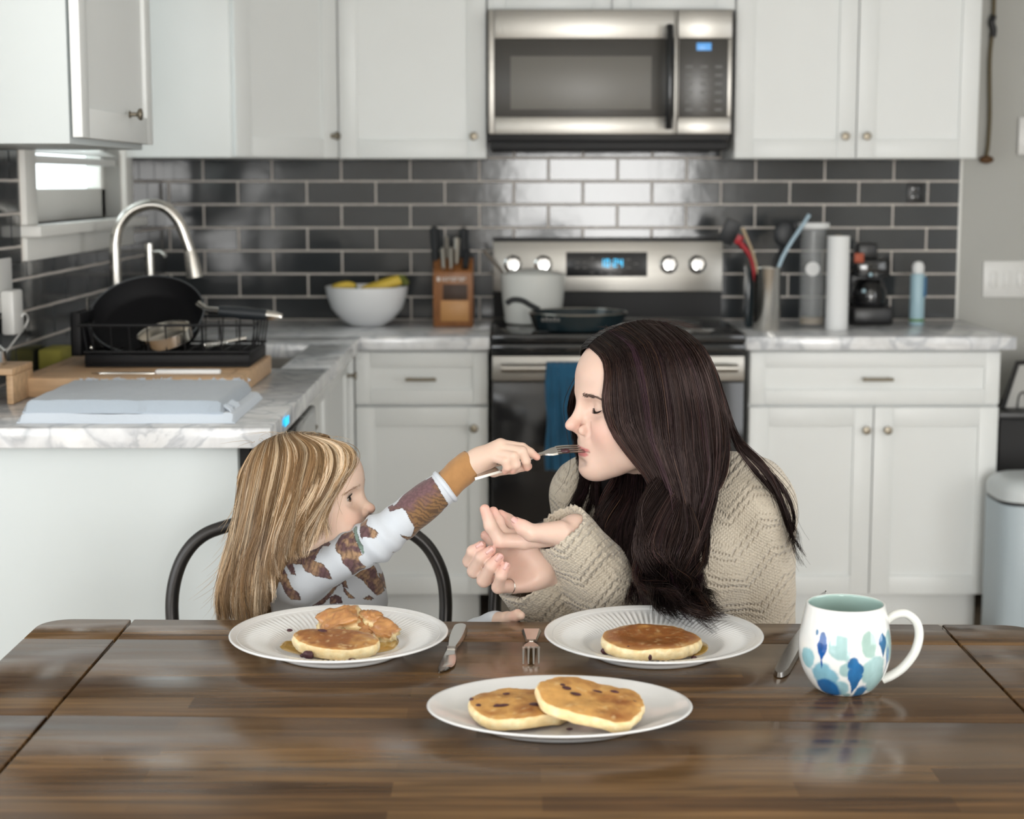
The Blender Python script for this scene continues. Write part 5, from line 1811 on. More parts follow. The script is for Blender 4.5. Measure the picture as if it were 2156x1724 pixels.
def mug_col(V):
    a_ = np.arctan2(V[:, 0] - mcx, -(V[:, 1] - mcy))
    s_ = a_ * rm / pxm                           # arc in photo pixels from the middle
    z_ = V[:, 2]
    zpx = 1462 - (z_ - TZ) / hz_top * (1462 - 1268)
    C = np.tile(GLZ, (len(V), 1))
    wob = (fbm(V, 90, 5) - .5)
    for (px, py, hw, hh, col, soft, tear) in sorted(drops, key=lambda d_: -d_[4].sum()):
        xx = (px - 1783) / 96.0
        sc = (math.asin(max(-1, min(1, xx))) if abs(xx) < 1 else xx * math.pi / 2) * rm / pxm
        yy = (zpx - py) / hh
        w = hw * (1 - .75 * np.clip((yy + .1), 0, 1) * tear) / max(.35, math.cos(max(-1.2, min(1.2, sc * pxm / rm))))
        q_ = np.sqrt(((s_ - sc) / np.maximum(w, 1)) ** 2 + yy ** 2) + wob * (.9 if tear else .5)
        k = np.clip((1 - q_) / soft, 0, 1)
        k = (k * k * (3 - 2 * k))[:, None]
        shade = (1 + (.55 if tear else .22) * (fbm(V * [1, 1, .35], 130, int(px)) - .5) * 2)[:, None]
        C = C * (1 - k) + np.array(col) * shade * k
    return C


mbm = MB().lathe(prof, (mcx, mcy, TZ + .0005), na, cap0=True, cap1=True)
Vm = mbm.verts()
Cm = mug_col(Vm)
ninner = len(prof) - len(inn) - 1
idx = np.repeat(np.arange(len(prof)), na)
Cm[idx >= ninner] = np.array([.40, .55, .51])
mug = thing('mug', (mcx, mcy, TZ), 'white mug with blue and sage brush drops at the right of the table', 'mug')
mbm.build('mug_body', 'mug_glaze', mug, sharp=0, colors=Cm)
hpts = [P(1862, 1310, mcy), P(1884, 1294, mcy - .003), P(1908, 1292, mcy - .004), P(1929, 1309, mcy - .005), P(1935, 1338, mcy - .005), P(1926, 1372, mcy - .005), P(1904, 1402, mcy - .004), P(1880, 1420, mcy - .002), P(1858, 1430, mcy)]
MB().tube(bez(hpts, 8), .0064, 16, flat=(1.15, .85)).build('handle', 'mug_handle', mug)
# ------------------------------------------------------------------ smooth bodies: blended solids -> one continuous skin
def rc(a, b, r1, r2=None, k=.01, op=1, tag_=None):
    """tapered capsule"""
    return dict(t='rc', a=np.array(a, float), b=np.array(b, float), r1=r1, r2=r1 if r2 is None else r2, k=k, op=op, tag=tag_)


def el(c, r, k=.01, op=1, rot=None, tag_=None):
    """ellipsoid; rot is a 3x3 matrix whose columns are its axes"""
    return dict(t='el', c=np.array(c, float), r=np.array(r, float) if np.ndim(r) else np.ones(3) * r, rot=np.eye(3) if rot is None else np.array(rot, float), k=k, op=op, tag=tag_)


def chain(pts, rad, k=.01, op=1):
    """limbs: consecutive tapered capsules through the joints"""
    return [rc(pts[i], pts[i + 1], rad[i], rad[i + 1], k, op) for i in range(len(pts) - 1)]


def moved(prims, Rm, T, s=1.0):
    Rm, T = np.array(Rm, float), np.array(T, float)
    out = []
    for p in prims:
        q = dict(p)
        if p['t'] == 'rc':
            q['a'], q['b'], q['r1'], q['r2'] = Rm @ (p['a'] * s) + T, Rm @ (p['b'] * s) + T, p['r1'] * s, p['r2'] * s
        else:
            q['c'], q['r'], q['rot'] = Rm @ (p['c'] * s) + T, p['r'] * s, Rm @ p['rot']
        q['k'] = p['k'] * s
        out.append(q)
    return out


def pdist(p, X_):
    if p['t'] == 'rc':
        a, b = p['a'], p['b']
        ba = b - a
        L2 = max(float(ba @ ba), 1e-12)
        pa = X_ - a
        h = np.clip(pa @ ba / L2, 0, 1)
        d = pa - h[:, None] * ba
        return np.sqrt((d * d).sum(1)) - (p['r1'] + (p['r2'] - p['r1']) * h)
    q = (X_ - p['c']) @ p['rot']
    k0 = np.sqrt(((q / p['r']) ** 2).sum(1))
    k1 = np.sqrt(((q / p['r'] ** 2) ** 2).sum(1))
    return np.where(k1 > 1e-9, k0 * (k0 - 1) / np.maximum(k1, 1e-9), -p['r'].min())


def fold(prims, X_, D=None):
    d = None
    for i, p in enumerate(prims):
        di = pdist(p, X_) if D is None else D[i]
        k = max(p['k'], 1e-6)
        if d is None:
            d = di if p['op'] > 0 else np.full(len(X_), 9.0)
            continue
        if p['op'] > 0:
            h = np.maximum(k - np.abs(d - di), 0) / k
            d = np.minimum(d, di) - h * h * k * .25
        else:
            h = np.maximum(k - np.abs(d + di), 0) / k
            d = np.maximum(d, -di) + h * h * k * .25
    return d


def skin(prims, h, disp=None, B=12, lo=None, hi=None):
    """surface nets over a sparse grid -> (verts, quads)"""
    L, U = [], []
    for p in prims:
        if p['op'] < 0:
            continue
        if p['t'] == 'rc':
            r = max(p['r1'], p['r2'])
            L.append(np.minimum(p['a'], p['b']) - r); U.append(np.maximum(p['a'], p['b']) + r)
        else:
            r = p['r'].max()
            L.append(p['c'] - r); U.append(p['c'] + r)
    l, u = np.min(L, 0) - 4 * h, np.max(U, 0) + 4 * h
    if lo is not None:
        l = np.maximum(l, lo)
    if hi is not None:
        u = np.minimum(u, hi)
    S = B * h
    nb = np.ceil((u - l) / S).astype(int)
    gi = np.stack(np.meshgrid(*[np.arange(n) for n in nb], indexing='ij'), -1).reshape(-1, 3)
    cen = l + (gi + .5) * S
    Rb = S * math.sqrt(3) / 2
    D = np.stack([pdist(p, cen) for p in prims])
    d = fold(prims, cen, D)
    act = np.abs(d) < Rb * 1.7 + .004
    gi, D = gi[act], D[:, act]
    ops = np.array([p['op'] for p in prims])
    ks = np.array([p['k'] for p in prims])
    pos = np.where(ops[:, None] > 0, D, 9)
    best = pos.min(0)
    keep = np.where(ops[:, None] > 0, D - 1.6 * Rb <= best + 1.6 * Rb + ks[:, None], D - 1.6 * Rb <= ks[:, None])
    loc = np.stack(np.meshgrid(*[np.arange(B + 1)] * 3, indexing='ij'), -1).reshape(-1, 3)
    big = (nb * B + 2).astype(np.int64)
    key = lambda c: (c[..., 0] * big[1] + c[..., 1]) * big[2] + c[..., 2]
    corners = [(i, j, k) for i in (0, 1) for j in (0, 1) for k in (0, 1)]
    edges = [(a, b) for a in range(8) for b in range(a + 1, 8) if sum(abs(corners[a][q] - corners[b][q]) for q in range(3)) == 1]
    VK, VP, EK = [], [], {0: [], 1: [], 2: []}
    for n in range(len(gi)):
        pr = [prims[i] for i in np.nonzero(keep[:, n])[0]]
        if not pr:
            continue
        base = gi[n] * B
        X_ = l + (loc + base) * h
        f = fold(pr, X_)
        if f is None:
            continue
        if disp is not None:
            near = np.abs(f) < .02
            if near.any():
                f = f.copy()
                f[near] += disp(X_[near])
        f = f.reshape(B + 1, B + 1, B + 1)
        s = f < 0
        if s.all() or not s.any():
            continue
        cs = [s[i:i + B, j:j + B, k:k + B] for i, j, k in corners]
        cnt = sum(c.astype(np.int8) for c in cs)
        mix = np.argwhere((cnt > 0) & (cnt < 8))
        if not len(mix):
            continue
        fv = np.stack([f[mix[:, 0] + i, mix[:, 1] + j, mix[:, 2] + k] for i, j, k in corners], 1)
        acc, num = np.zeros((len(mix), 3)), np.zeros(len(mix))
        for a, b in edges:
            fa, fb = fv[:, a], fv[:, b]
            m = (fa < 0) != (fb < 0)
            t = np.where(m, fa / np.where(m, fa - fb, 1), 0)
            pa, pb = np.array(corners[a]), np.array(corners[b])
            acc += np.where(m[:, None], pa + t[:, None] * (pb - pa), 0)
            num += m
        VP.append(l + (mix + base + acc / num[:, None]) * h)
        VK.append(key(mix + base))
        for ax in range(3):
            sl0 = [slice(0, B)] * 3
            sl1 = list(sl0)
            sl1[ax] = slice(1, B + 1)
            a, b = s[tuple(sl0)], s[tuple(sl1)]
            e = np.argwhere(a != b)
            if len(e):
                EK[ax].append(np.concatenate([e + base, a[tuple(e.T)][:, None].astype(int)], 1))
    VK, VP = np.concatenate(VK), np.concatenate(VP)
    o = np.argsort(VK)
    VK, VP = VK[o], VP[o]
    Q = []
    for ax in range(3):
        if not EK[ax]:
            continue
        e = np.concatenate(EK[ax])
        c, flip = e[:, :3], e[:, 3]
        b1, b2 = (ax + 1) % 3, (ax + 2) % 3
        d1, d2 = np.zeros(3, int), np.zeros(3, int)
        d1[b1], d2[b2] = 1, 1
        q = np.stack([key(c - d1 - d2), key(c - d2), key(c), key(c - d1)], 1)
        ix = np.searchsorted(VK, q)
        ix = np.minimum(ix, len(VK) - 1)
        ok = (VK[ix] == q).all(1) & (c[:, b1] > 0) & (c[:, b2] > 0)
        ix, fl = ix[ok], flip[ok]
        ix[fl == 0] = ix[fl == 0][:, ::-1]
        Q.append(ix)
    return VP, np.concatenate(Q)


def face_basis(yaw, pitch=0.0, roll=0.0):
    """columns: forward, left, up. yaw 0 looks along +x, 180 along -x; pitch>0 looks up; roll>0 tips the crown to the figure's right"""
    Rz = np.array(Matrix.Rotation(R(yaw), 3, 'Z'))
    Ry = np.array(Matrix.Rotation(R(-pitch), 3, 'Y'))
    Rx = np.array(Matrix.Rotation(R(roll), 3, 'X'))
    return Rz @ Ry @ Rx


def head_prims(child=False, smile=0.0, eyes_closed=True, ear=True):
    """a head around the middle of the eye line: x forward, y left, z up (metres, adult size)"""
    c = child
    S_ = []
    A = S_.append
    A(el((-.004, 0, .034), (.096, .0745, .080), .01))                                # skull
    A(el((-.030, 0, .012), (.066, .068, .066), .02))                                 # occiput
    A(el((.040, 0, .036), (.054, .062, .056), .02))                                  # forehead
    A(el((.040, 0, -.030), (.050, .057 if not c else .061, .058), .03))                                 # mid face
    for s in (-1, 1):
        A(rc((.008, s * .048, -.060), (.069, s * .014, -.0905), .017, .0155, .03))      # jaw line
        A(rc((.000, s * .055, -.012), (.010, s * .048, -.062), .018, .017, .03))      # jaw ramus
        A(el((.058, s * .036, -.030 if not c else -.038), (.026 if not c else .029, .024, .023 if not c else .026), .022))   # cheek
    for s in (-1, 1):
        A(el((.044, s * .038, -.056), (.027, .020, .030), .026))                       # soft lower cheek
    A(el((.066, 0, -.064), (.0255, .030, .026), .022))                                # muzzle
    A(el((.0775, 0, -.094), (.0155, .017, .0145), .018))                              # chin
    A(el((.050, 0, -.087), (.035, .030, .018), .02))                                  # under chin
    if not c:
        for s in (-1, 1):
            A(rc((.083, s * .010, .015), (.066, s * .043, .016), .010, .010, .016))   # brow ridge
    else:
        A(el((.048, 0, .038), (.045, .055, .046), .03))                               # round forehead
    for s in (-1, 1):
        A(el((.089, s * .031, -.002), (.014, .019, .0125), .014, -1))                  # eye socket
        A(el((.0685, s * .0315, -.001), (.0142, .0165, .0125), .004))                  # lids / ball
    # nose
    if not c:
        A(rc((.0850, 0, .009), (.1035, 0, -.022), .0070, .0078, .012))
        A(el((.1090, 0, -.0285), (.0092, .0090, .0080), .008))
        A(rc((.100, 0, -.0355), (.0905, 0, -.0440), .0055, .006, .006))
        for s in (-1, 1):
            A(el((.0930, s * .0136, -.0350), (.0098, .0066, .0080), .0035))
            A(el((.0990, s * .0068, -.0415), (.0042, .0032, .0035), .003, -1))
            A(el((.0900, s * .0230, -.0335), (.0056, .0030, .0085), .008, -1))            # crease beside the wing
    else:
        A(rc((.0815, 0, .003), (.0965, 0, -.023), .0062, .0078, .012))
        A(el((.1020, 0, -.0285), (.0086, .0092, .0080), .008))
        for s in (-1, 1):
            A(el((.0915, s * .0118, -.0330), (.0085, .0062, .0068), .0045))
            A(el((.0985, s * .0062, -.0385), (.0038, .0030, .0032), .003, -1))
    # mouth
    w = .019 + .006 * smile
    A(el((.0862, 0, -.0550), (.0080, .0200, .0080), .008))                              # fullness above the lip
    A(el((.0862, 0, -.0630), (.0088, .0190, .0042), .004))
    A(el((.0845, 0, -.0710), (.0088, .0175, .0046), .005))
    A(rc((.097, -.004, -.0668), (.097, .004, -.0668), .0008, .0008, .003, -1))
    for s in (-1, 1):
        A(rc((.0975, s * .004, -.0668), (.0830, s * w, -.0655 + .003 * smile), .0009, .0009, .003, -1))
        if smile > .3:
            A(el((.060, s * .041, -.040), (.020, .017, .019), .015))                   # raised cheek
    A(el((.0968, 0, -.0850), (.0070, .016, .0046), .010, -1))                          # chin fold
    if ear:
        for s in (-1, 1):
            A(el((-.006, s * .0755, -.012), (.017, .0070, .030), .004, rot=np.array(Matrix.Rotation(R(-12), 3, 'Y'))))
            A(el((-.002, s * .0825, -.010), (.009, .0050, .018), .004, -1))
    return S_


LIP, LID = np.array([.43, .125, .125]), np.array([.50, .30, .26])


def face_colors(V, Hb, Hc, s, base, blush, lip, brow=None, shade=.0):
    """skin colour by place on the head (lips, cheeks), shade painted into nostrils and mouth line"""
    q = ((V - Hc) @ Hb) / s
    C = np.tile(np.array(base), (len(V), 1))
    n = fbm(V, 60, 3)
    C *= (1 + .10 * (n - .5))[:, None]

    def mixin(w, col):
        nonlocal C
        w = np.clip(w, 0, 1)[:, None]
        C = C * (1 - w) + np.array(col) * w
    for sg in (-1, 1):
        e = ((q - [.062, sg * .040, -.036]) / [.04, .026, .024])
        mixin(.75 * np.exp(-(e ** 2).sum(1) * 1.4), blush)
    e = (q - [.106, 0, -.032]) / [.014, .014, .012]
    mixin(.5 * np.exp(-(e ** 2).sum(1)), blush)
    front = q[:, 0] > .066
    up_ = ((q[:, 1] / .0250) ** 2 + ((q[:, 2] + .0642) / .0040) ** 2)
    lo_ = ((q[:, 1] / .0225) ** 2 + ((q[:, 2] + .0708) / .0048) ** 2)
    w = np.clip((1.05 - np.minimum(up_, lo_)) / .35, 0, 1) * front
    mixin(w * .95, lip)
    line = np.exp(-((q[:, 2] + .0668) / .0011) ** 2) * (np.abs(q[:, 1]) < .024) * front
    mixin(line * .75, np.array(lip) * .35)  # shade between the lips, put into the colour
    for sg in (-1, 1):
        e = (q - [.0990, sg * .0066, -.0418]) / [.0048, .0038, .0038]
        mixin(.8 * np.exp(-(e ** 2).sum(1) * 1.2), np.array(blush) * .45)  # nostril shade darkened into the skin colour
    return C


def cast(prims, o, d, far=.3):
    """march from o along d to the skin"""
    o, d = np.array(o, float), np.array(d, float)
    d = d / np.linalg.norm(d)
    t = 0.0
    for _ in range(60):
        f = float(fold(prims, (o + d * t)[None])[0])
        if f < 2e-4 or t > far:
            break
        t += f * .8
    return o + d * t


def lash_set(prims, side, closed=True, n=46, seed=1, L=.0075, child=False):
    """lash strokes in head space, rooted on the lid"""
    rng = np.random.default_rng(seed)
    mb = MB()
    for i in range(n):
        t = (i + rng.random() * .6) / n * 2 - 1
        y = side * (.031 + t * .0135 * 1)
        if closed:
            z = -.0062 + .0036 * t * t
        else:
            z = .0046 - .0052 * t * t
        p = cast(prims, (.12, y, z), (-1, 0, 0))
        out = np.array([.8, side * .55 * t, -.55 if closed else .35])
        out /= np.linalg.norm(out)
        l = L * (.75 + .5 * rng.random()) * (.75 + .35 * t * 1)
        up_ = np.array([0, 0, .35])
        pts = [p + out * -.0006, p + out * l * .5, p + (out + up_) * l * .95]
        mb.tube(pts, [.00030, .00024, .00008], 4)
    # the dark line where the lids meet
    ln = []
    for t in np.linspace(-1, 1, 15):
        z = (-.0062 + .0036 * t * t) if closed else (.0046 - .0052 * t * t)
        ln.append(cast(prims, (.12, side * (.031 + t * .0135), z), (-1, 0, 0)))
    mb.tube(ln, [.0002] + [.00042] * 13 + [.0002], 5)
    return mb


def brow_set(prims, side, n=150, seed=2, z0=.0165, child=False):
    rng = np.random.default_rng(seed)
    mb = MB()
    for i in range(n):
        t = rng.random()
        y = side * (.0170 + t * .034)
        z = z0 + .0006 - .004 * max(0, t - .65) / .35 + rng.normal(0, .0016) * (1 - .5 * t)
        p = cast(prims, (.13, y, z), (-1, 0, 0))
        dr = np.array([-.25, side * (.7 + .6 * t), .34 - .5 * t])
        dr /= np.linalg.norm(dr)
        l = .0058 * (.7 + .5 * rng.random())
        p1 = cast(prims, p + dr * l * .5 + np.array([.03, 0, 0]), (-1, 0, 0))
        p2 = cast(prims, p + dr * l + np.array([.03, 0, 0]), (-1, 0, 0))
        e = np.array([.0004, 0, 0])
        mb.tube([p, p1 + e, p2 + e], [.00026, .00022, .00008], 4)
    return mb


def fingers(joints, rads, k=.0035):
    return chain(joints, rads, k)
# ------------------------------------------------------------------ hair: many thin strands swept along hand-laid guide locks
def resample(p, n):
    p = bez(p, 8) if len(p) > 2 else np.asarray(p, float)
    s = np.concatenate([[0], np.cumsum(np.linalg.norm(np.diff(p, axis=0), axis=1))])
    t = np.linspace(0, s[-1], n)
    return np.stack([np.interp(t, s, p[:, i]) for i in range(3)], 1)


def strands(guides, n, seed, npt=22, width=.0006, layer=.010, lock=.012, nlock=40, wave=.004, wave_n=2.2, tip=.25, fly=.02, len_jit=.12, u_bias=None, spread=.0015, view=(0, -1, .2), curl_pow=1.5, root_lo=0.0):
    """strand centre-lines: (n, npt, 3), lock number per strand"""
    rng = np.random.default_rng(seed)
    G = np.stack([resample(g, npt) for g in guides])                # (g, npt, 3)
    ng = len(G)
    lu = (np.arange(nlock) + rng.random(nlock)) / nlock * (ng - 1)
    lph, lam, ldep = rng.random(nlock) * 6.28, .5 + rng.random(nlock), rng.random(nlock)
    t = np.linspace(0, 1, npt)
    li = rng.integers(0, nlock, n)
    u = np.clip(lu[li] + rng.normal(0, .35 * (ng - 1) / nlock * 1.6, n), 0, ng - 1.0001)
    uc = np.clip(lu[li], 0, ng - 1.0001)
    conv = (t ** 1.3) * .8                                           # strands gather into their lock towards the tip
    V = np.asarray(view, float)
    V /= np.linalg.norm(V)

    def at(uu):
        i = np.floor(uu).astype(int)
        f = (uu - i)
        f = f[:, None, None]
        return G[i] * (1 - f) + G[np.minimum(i + 1, ng - 1)] * f
    A, C = at(u), at(uc)
    S_ = A * (1 - conv)[None, :, None] + C * conv[None, :, None]
    dep = (.65 * ldep[li] + .35 * rng.random(n))
    S_ += V * (dep * layer)[:, None, None] * (t ** .5)[None, :, None]
    off = rng.normal(0, 1, (n, 3)) * spread
    S_ += off[:, None, :] * (.35 + .65 * t)[None, :, None]
    # waves shared by a lock
    tan = np.gradient(C, axis=1)
    tan /= np.linalg.norm(tan, axis=2)[..., None]
    side = np.cross(tan, V)
    side /= np.maximum(np.linalg.norm(side, axis=2)[..., None], 1e-6)
    ph = lph[li][:, None] + t[None] * 6.28 * wave_n + rng.normal(0, .18, n)[:, None]
    amp = wave * lam[li][:, None] * (t ** curl_pow)[None]
    S_ += side * (np.sin(ph) * amp)[..., None] + V * (np.cos(ph) * amp * .6)[..., None]
    fl = rng.random(n) < fly
    S_[fl] += rng.normal(0, 1, (fl.sum(), 1, 3)) * .010 * (t ** 1.5)[None, :, None]
    # uneven lengths
    cut = 1 - len_jit * rng.random(n)
    tt = t[None] * cut[:, None]
    k = tt * (npt - 1)
    i0 = np.minimum(k.astype(int), npt - 2)
    f = (k - i0)[..., None]
    r = np.arange(n)[:, None]
    S_ = S_[r, i0] * (1 - f) + S_[r, i0 + 1] * f
    return S_, li


def strand_mesh(name, S_, width, colors, mat, parent, tip=.25, root=.8, sides=3, seed=0):
    """thin three-sided tubes along every centre-line, all of one head's hair in one mesh"""
    n, m, _ = S_.shape
    rng = np.random.default_rng(seed)
    tan = np.gradient(S_, axis=1)
    tan /= np.maximum(np.linalg.norm(tan, axis=2)[..., None], 1e-9)
    ref = rng.normal(0, 1, (n, 1, 3))
    a = np.cross(tan, ref)
    a /= np.maximum(np.linalg.norm(a, axis=2)[..., None], 1e-9)
    b = np.cross(tan, a)
    t = np.linspace(0, 1, m)
    w = np.interp(t, [0, .15, .75, 1], [root, 1, .9, tip])
    rad = (np.ones(n) * width * (.7 + .6 * rng.random(n)))[:, None] * w[None]
    ring = []
    for k in range(sides):
        an = 6.2832 * k / sides
        ring.append(S_ + (a * math.cos(an) + b * math.sin(an)) * rad[..., None])
    V = np.stack(ring, 2)                                            # n, m, sides, 3
    idx = np.arange(n * m * sides).reshape(n, m, sides)
    F = []
    for k in range(sides):
        k2 = (k + 1) % sides
        F.append(np.stack([idx[:, :-1, k], idx[:, :-1, k2], idx[:, 1:, k2], idx[:, 1:, k]], -1).reshape(-1, 4))
    F = np.concatenate(F)
    col = np.repeat(colors[:, :, None, :], sides, 2).reshape(-1, 3) if colors.ndim == 3 else np.repeat(colors[:, None, :], m * sides, 1).reshape(-1, 3)
    base = world_loc(parent)
    o = link_mesh(name, V.reshape(-1, 3) - base, F, mat, True, 0, col)
    o.parent = parent
    return o


def body_mesh(name, V, Q, mat, parent, colors=None):
    base = world_loc(parent) if parent.parent is None else world_loc(parent)
    o = link_mesh(name, V - base, Q, mat, True, 0, colors)
    o.parent = parent
    return o


def on_head(prims, px, py, off):
    """the point above a head's skin that the photograph shows at a pixel"""
    o = np.array([0, 0, CAM_H])
    d = ray(px, py)
    d = d / np.linalg.norm(d)
    t, best, bt = 1.8, 9, 1.8
    for _ in range(140):
        f = float(fold(prims, (o + d * t)[None])[0]) - off
        if f < best:
            best, bt = f, t
        if f < 2e-4 or t > 3.2:
            break
        t += max(f * .7, 3e-4)
    return o + d * (t if t < 3.2 else bt)


def guide_pts(prims, pts, Bm, Hm, s=1.0):
    """guide locks: (px, py, depth) beyond the head, (px, py, -off) on it, ('L', phi, theta, off) in head angles"""
    out = []
    for p in pts:
        if p[0] == 'L':
            ph, th = R(p[1]), R(p[2])
            dl = np.array([math.cos(ph) * math.cos(th), math.sin(th), math.sin(ph) * math.cos(th)])
            c = Hm + Bm @ (np.array([-.005, 0, .025]) * s)
            d = Bm @ dl
            q = cast(prims, c + d * .30, -d)
            out.append(q + d * p[3])
        elif p[2] < 0 or p[2] < .2:
            out.append(on_head(prims, p[0], p[1], abs(p[2])))
        else:
            out.append(P(*p))
    return out
# ------------------------------------------------------------------ the woman
base_mat('skin_woman', (.6, .4, .3), .42, attr='Col', spec=.4, sss=.25, sss_r=(.010, .004, .002), bump=.12, bump_scale=500, bump_dist=.0006)
hm_ = base_mat('hair_dark', (.02, .012, .010), .25, attr='Col', spec=.5)
hm_.node_tree.nodes['Principled BSDF'].inputs['Specular Tint'].default_value = (1.0, .72, .66, 1)
base_mat('hair_dark_base', (.004, .003, .003), .8, spec=.2)
base_mat('nail', (.62, .36, .32), .22, coat=.4)
base_mat('silver', (.7, .68, .64), .18, 1.0)
base_mat('denim', (.03, .045, .08), .8)


def knit_mat(name, col, dark):
    m = base_mat(name, col, .95, sheen=.35, spec=.2)
    nt = m.node_tree
    b = nt.nodes['Principled BSDF']
    tc = nd(nt, 'ShaderNodeTexCoord')
    mp = nd(nt, 'ShaderNodeMapping')
    mp.inputs['Rotation'].default_value = (0, R(18), R(25))
    nt.links.new(tc.outputs['Object'], mp.inputs['Vector'])

    def math_(op, a, b_, clamp=False):
        n = nd(nt, 'ShaderNodeMath', operation=op, use_clamp=clamp)
        for i, v in enumerate((a, b_)):
            if isinstance(v, (int, float)):
                n.inputs[i].default_value = v
            else:
                nt.links.new(v, n.inputs[i])
        return n.outputs[0]
    sx = nd(nt, 'ShaderNodeSeparateXYZ')
    n = nd(nt, 'ShaderNodeTexNoise', Scale=14.0, Detail=5.0)
    nt.links.new(tc.outputs['Object'], n.inputs['Vector'])
    fz = nd(nt, 'ShaderNodeTexNoise', Scale=420.0, Detail=3.0)
    nt.links.new(tc.outputs['Object'], fz.inputs['Vector'])
    nt.links.new(mp.outputs[0], sx.inputs[0])
    u, w = sx.outputs['X'], sx.outputs['Z']
    nz = math_('MULTIPLY', math_('SUBTRACT', n.outputs['Fac'], .5), .022)
    pp = nd(nt, 'ShaderNodeMath', operation='PINGPONG')
    nt.links.new(math_('ADD', u, nz), pp.inputs[0])
    pp.inputs[1].default_value = .042
    v = math_('ADD', math_('ADD', w, nz), math_('MULTIPLY', pp.outputs[0], .75))          # lacy chevrons

    def sine(x, period):
        return math_('ADD', math_('MULTIPLY', math_('SINE', math_('MULTIPLY', x, 6.2832 / period), 0), .5), .5)
    rib, big = sine(v, .0125), sine(v, .052)
    row = math_('MULTIPLY', math_('POWER', math_('SUBTRACT', 1.0, rib), 4.0), math_('POWER', big, .7))
    gap = math_('MULTIPLY', row, math_('POWER', sine(math_('SUBTRACT', u, math_('MULTIPLY', w, .5)), .0052), 2.0))
    fine = math_('MULTIPLY', sine(math_('ADD', u, math_('MULTIPLY', w, .6)), .0042), sine(math_('SUBTRACT', w, math_('MULTIPLY', u, .4)), .0046))
    cord = math_('POWER', math_('SUBTRACT', 1.0, math_('MULTIPLY', pp.outputs[0], 1 / .042)), 3.0)   # raised cords between panels
    h = math_('ADD', math_('MULTIPLY', rib, math_('MULTIPLY', big, .55)), math_('MULTIPLY', fine, .22))
    h = math_('ADD', h, math_('MULTIPLY', cord, .5))
    h = math_('ADD', h, math_('MULTIPLY', fz.outputs['Fac'], .40))
    h = math_('SUBTRACT', h, math_('MULTIPLY', gap, .6))
    bp = nd(nt, 'ShaderNodeBump', Strength=.8, Distance=.0050)
    nt.links.new(h, bp.inputs['Height'])
    nt.links.new(bp.outputs[0], b.inputs['Normal'])
    f = math_('ADD', math_('MULTIPLY', fine, .2), math_('MULTIPLY', n.outputs['Fac'], .65))  # shade between the stitches is put into the yarn colour
    f = math_('ADD', f, .18)
    f = math_('SUBTRACT', f, math_('MULTIPLY', gap, .75), True)
    mx = nd(nt, 'ShaderNodeMix', data_type='RGBA')
    nt.links.new(f, mx.inputs[0])
    mx.inputs[6].default_value = dark + (1,)
    mx.inputs[7].default_value = col + (1,)
    nt.links.new(mx.outputs[2], b.inputs['Base Color'])
    return m


knit_mat('knit_beige', (.66, .595, .49), (.36, .30, .225))

Hw = P(1347, 846, 2.52)
Bw = face_basis(198, -1, 0)
hw_local = head_prims(False, .75)
hw = moved(hw_local, Bw, Hw)
toW = lambda q: Bw @ np.array(q, float) + Hw
person_w = thing('person', (float(Hw[0]) + .08, 2.72, 0), 'woman with long dark hair in a beige cable-knit sweater leaning to take a bite', 'person')

z6 = lambda x, y, d: P(960 + x / 7.496, 1040 + y / 7.496, d)
# upper (left) hand, palm up
LH = []
lw = [z6(1850, 610, 2.412), z6(1880, 585, 2.425), z6(1900, 560, 2.438)]
LH += [rc(z6(1800, 640, 2.405), z6(1080, 745, 2.396), .0155, .0115, .010), rc(z6(1830, 610, 2.418), z6(1050, 700, 2.414), .0155, .0115, .010),
       rc(z6(1850, 580, 2.432), z6(1050, 655, 2.432), .0150, .0110, .010), rc(z6(1870, 555, 2.444), z6(1090, 600, 2.447), .0145, .0105, .010)]
LH += chain([z6(1640, 620, 2.396), z6(1190, 612, 2.376), z6(1060, 530, 2.374), z6(955, 447, 2.376)], [.0185, .0118, .0102, .0078], .006)      # thumb
LH += chain([z6(1080, 745, 2.396), z6(700, 738, 2.392), z6(545, 500, 2.390), z6(455, 240, 2.391)], [.0112, .0104, .0092, .0074], .004)         # index
LH += chain([z6(1050, 700, 2.414), z6(735, 640, 2.410), z6(660, 430, 2.410), z6(590, 275, 2.411)], [.0110, .0100, .0088, .0072], .004)         # middle
LH += chain([z6(1050, 655, 2.432), z6(930, 560, 2.430), z6(830, 410, 2.430), z6(705, 320, 2.431)], [.0108, .0096, .0086, .0070], .004)         # ring
LH += chain([z6(1090, 600, 2.447), z6(1020, 540, 2.446), z6(960, 470, 2.446), z6(900, 440, 2.447)], [.0100, .0086, .0076, .0066], .004)        # little
EL_L = P(1350, 1335, 2.50)
LWc = z6(1880, 590, 2.424)
LFA = [rc(LWc, LWc * .5 + EL_L * .5, .0255, .033, .012), rc(LWc * .5 + EL_L * .5, EL_L, .033, .038, .012)]
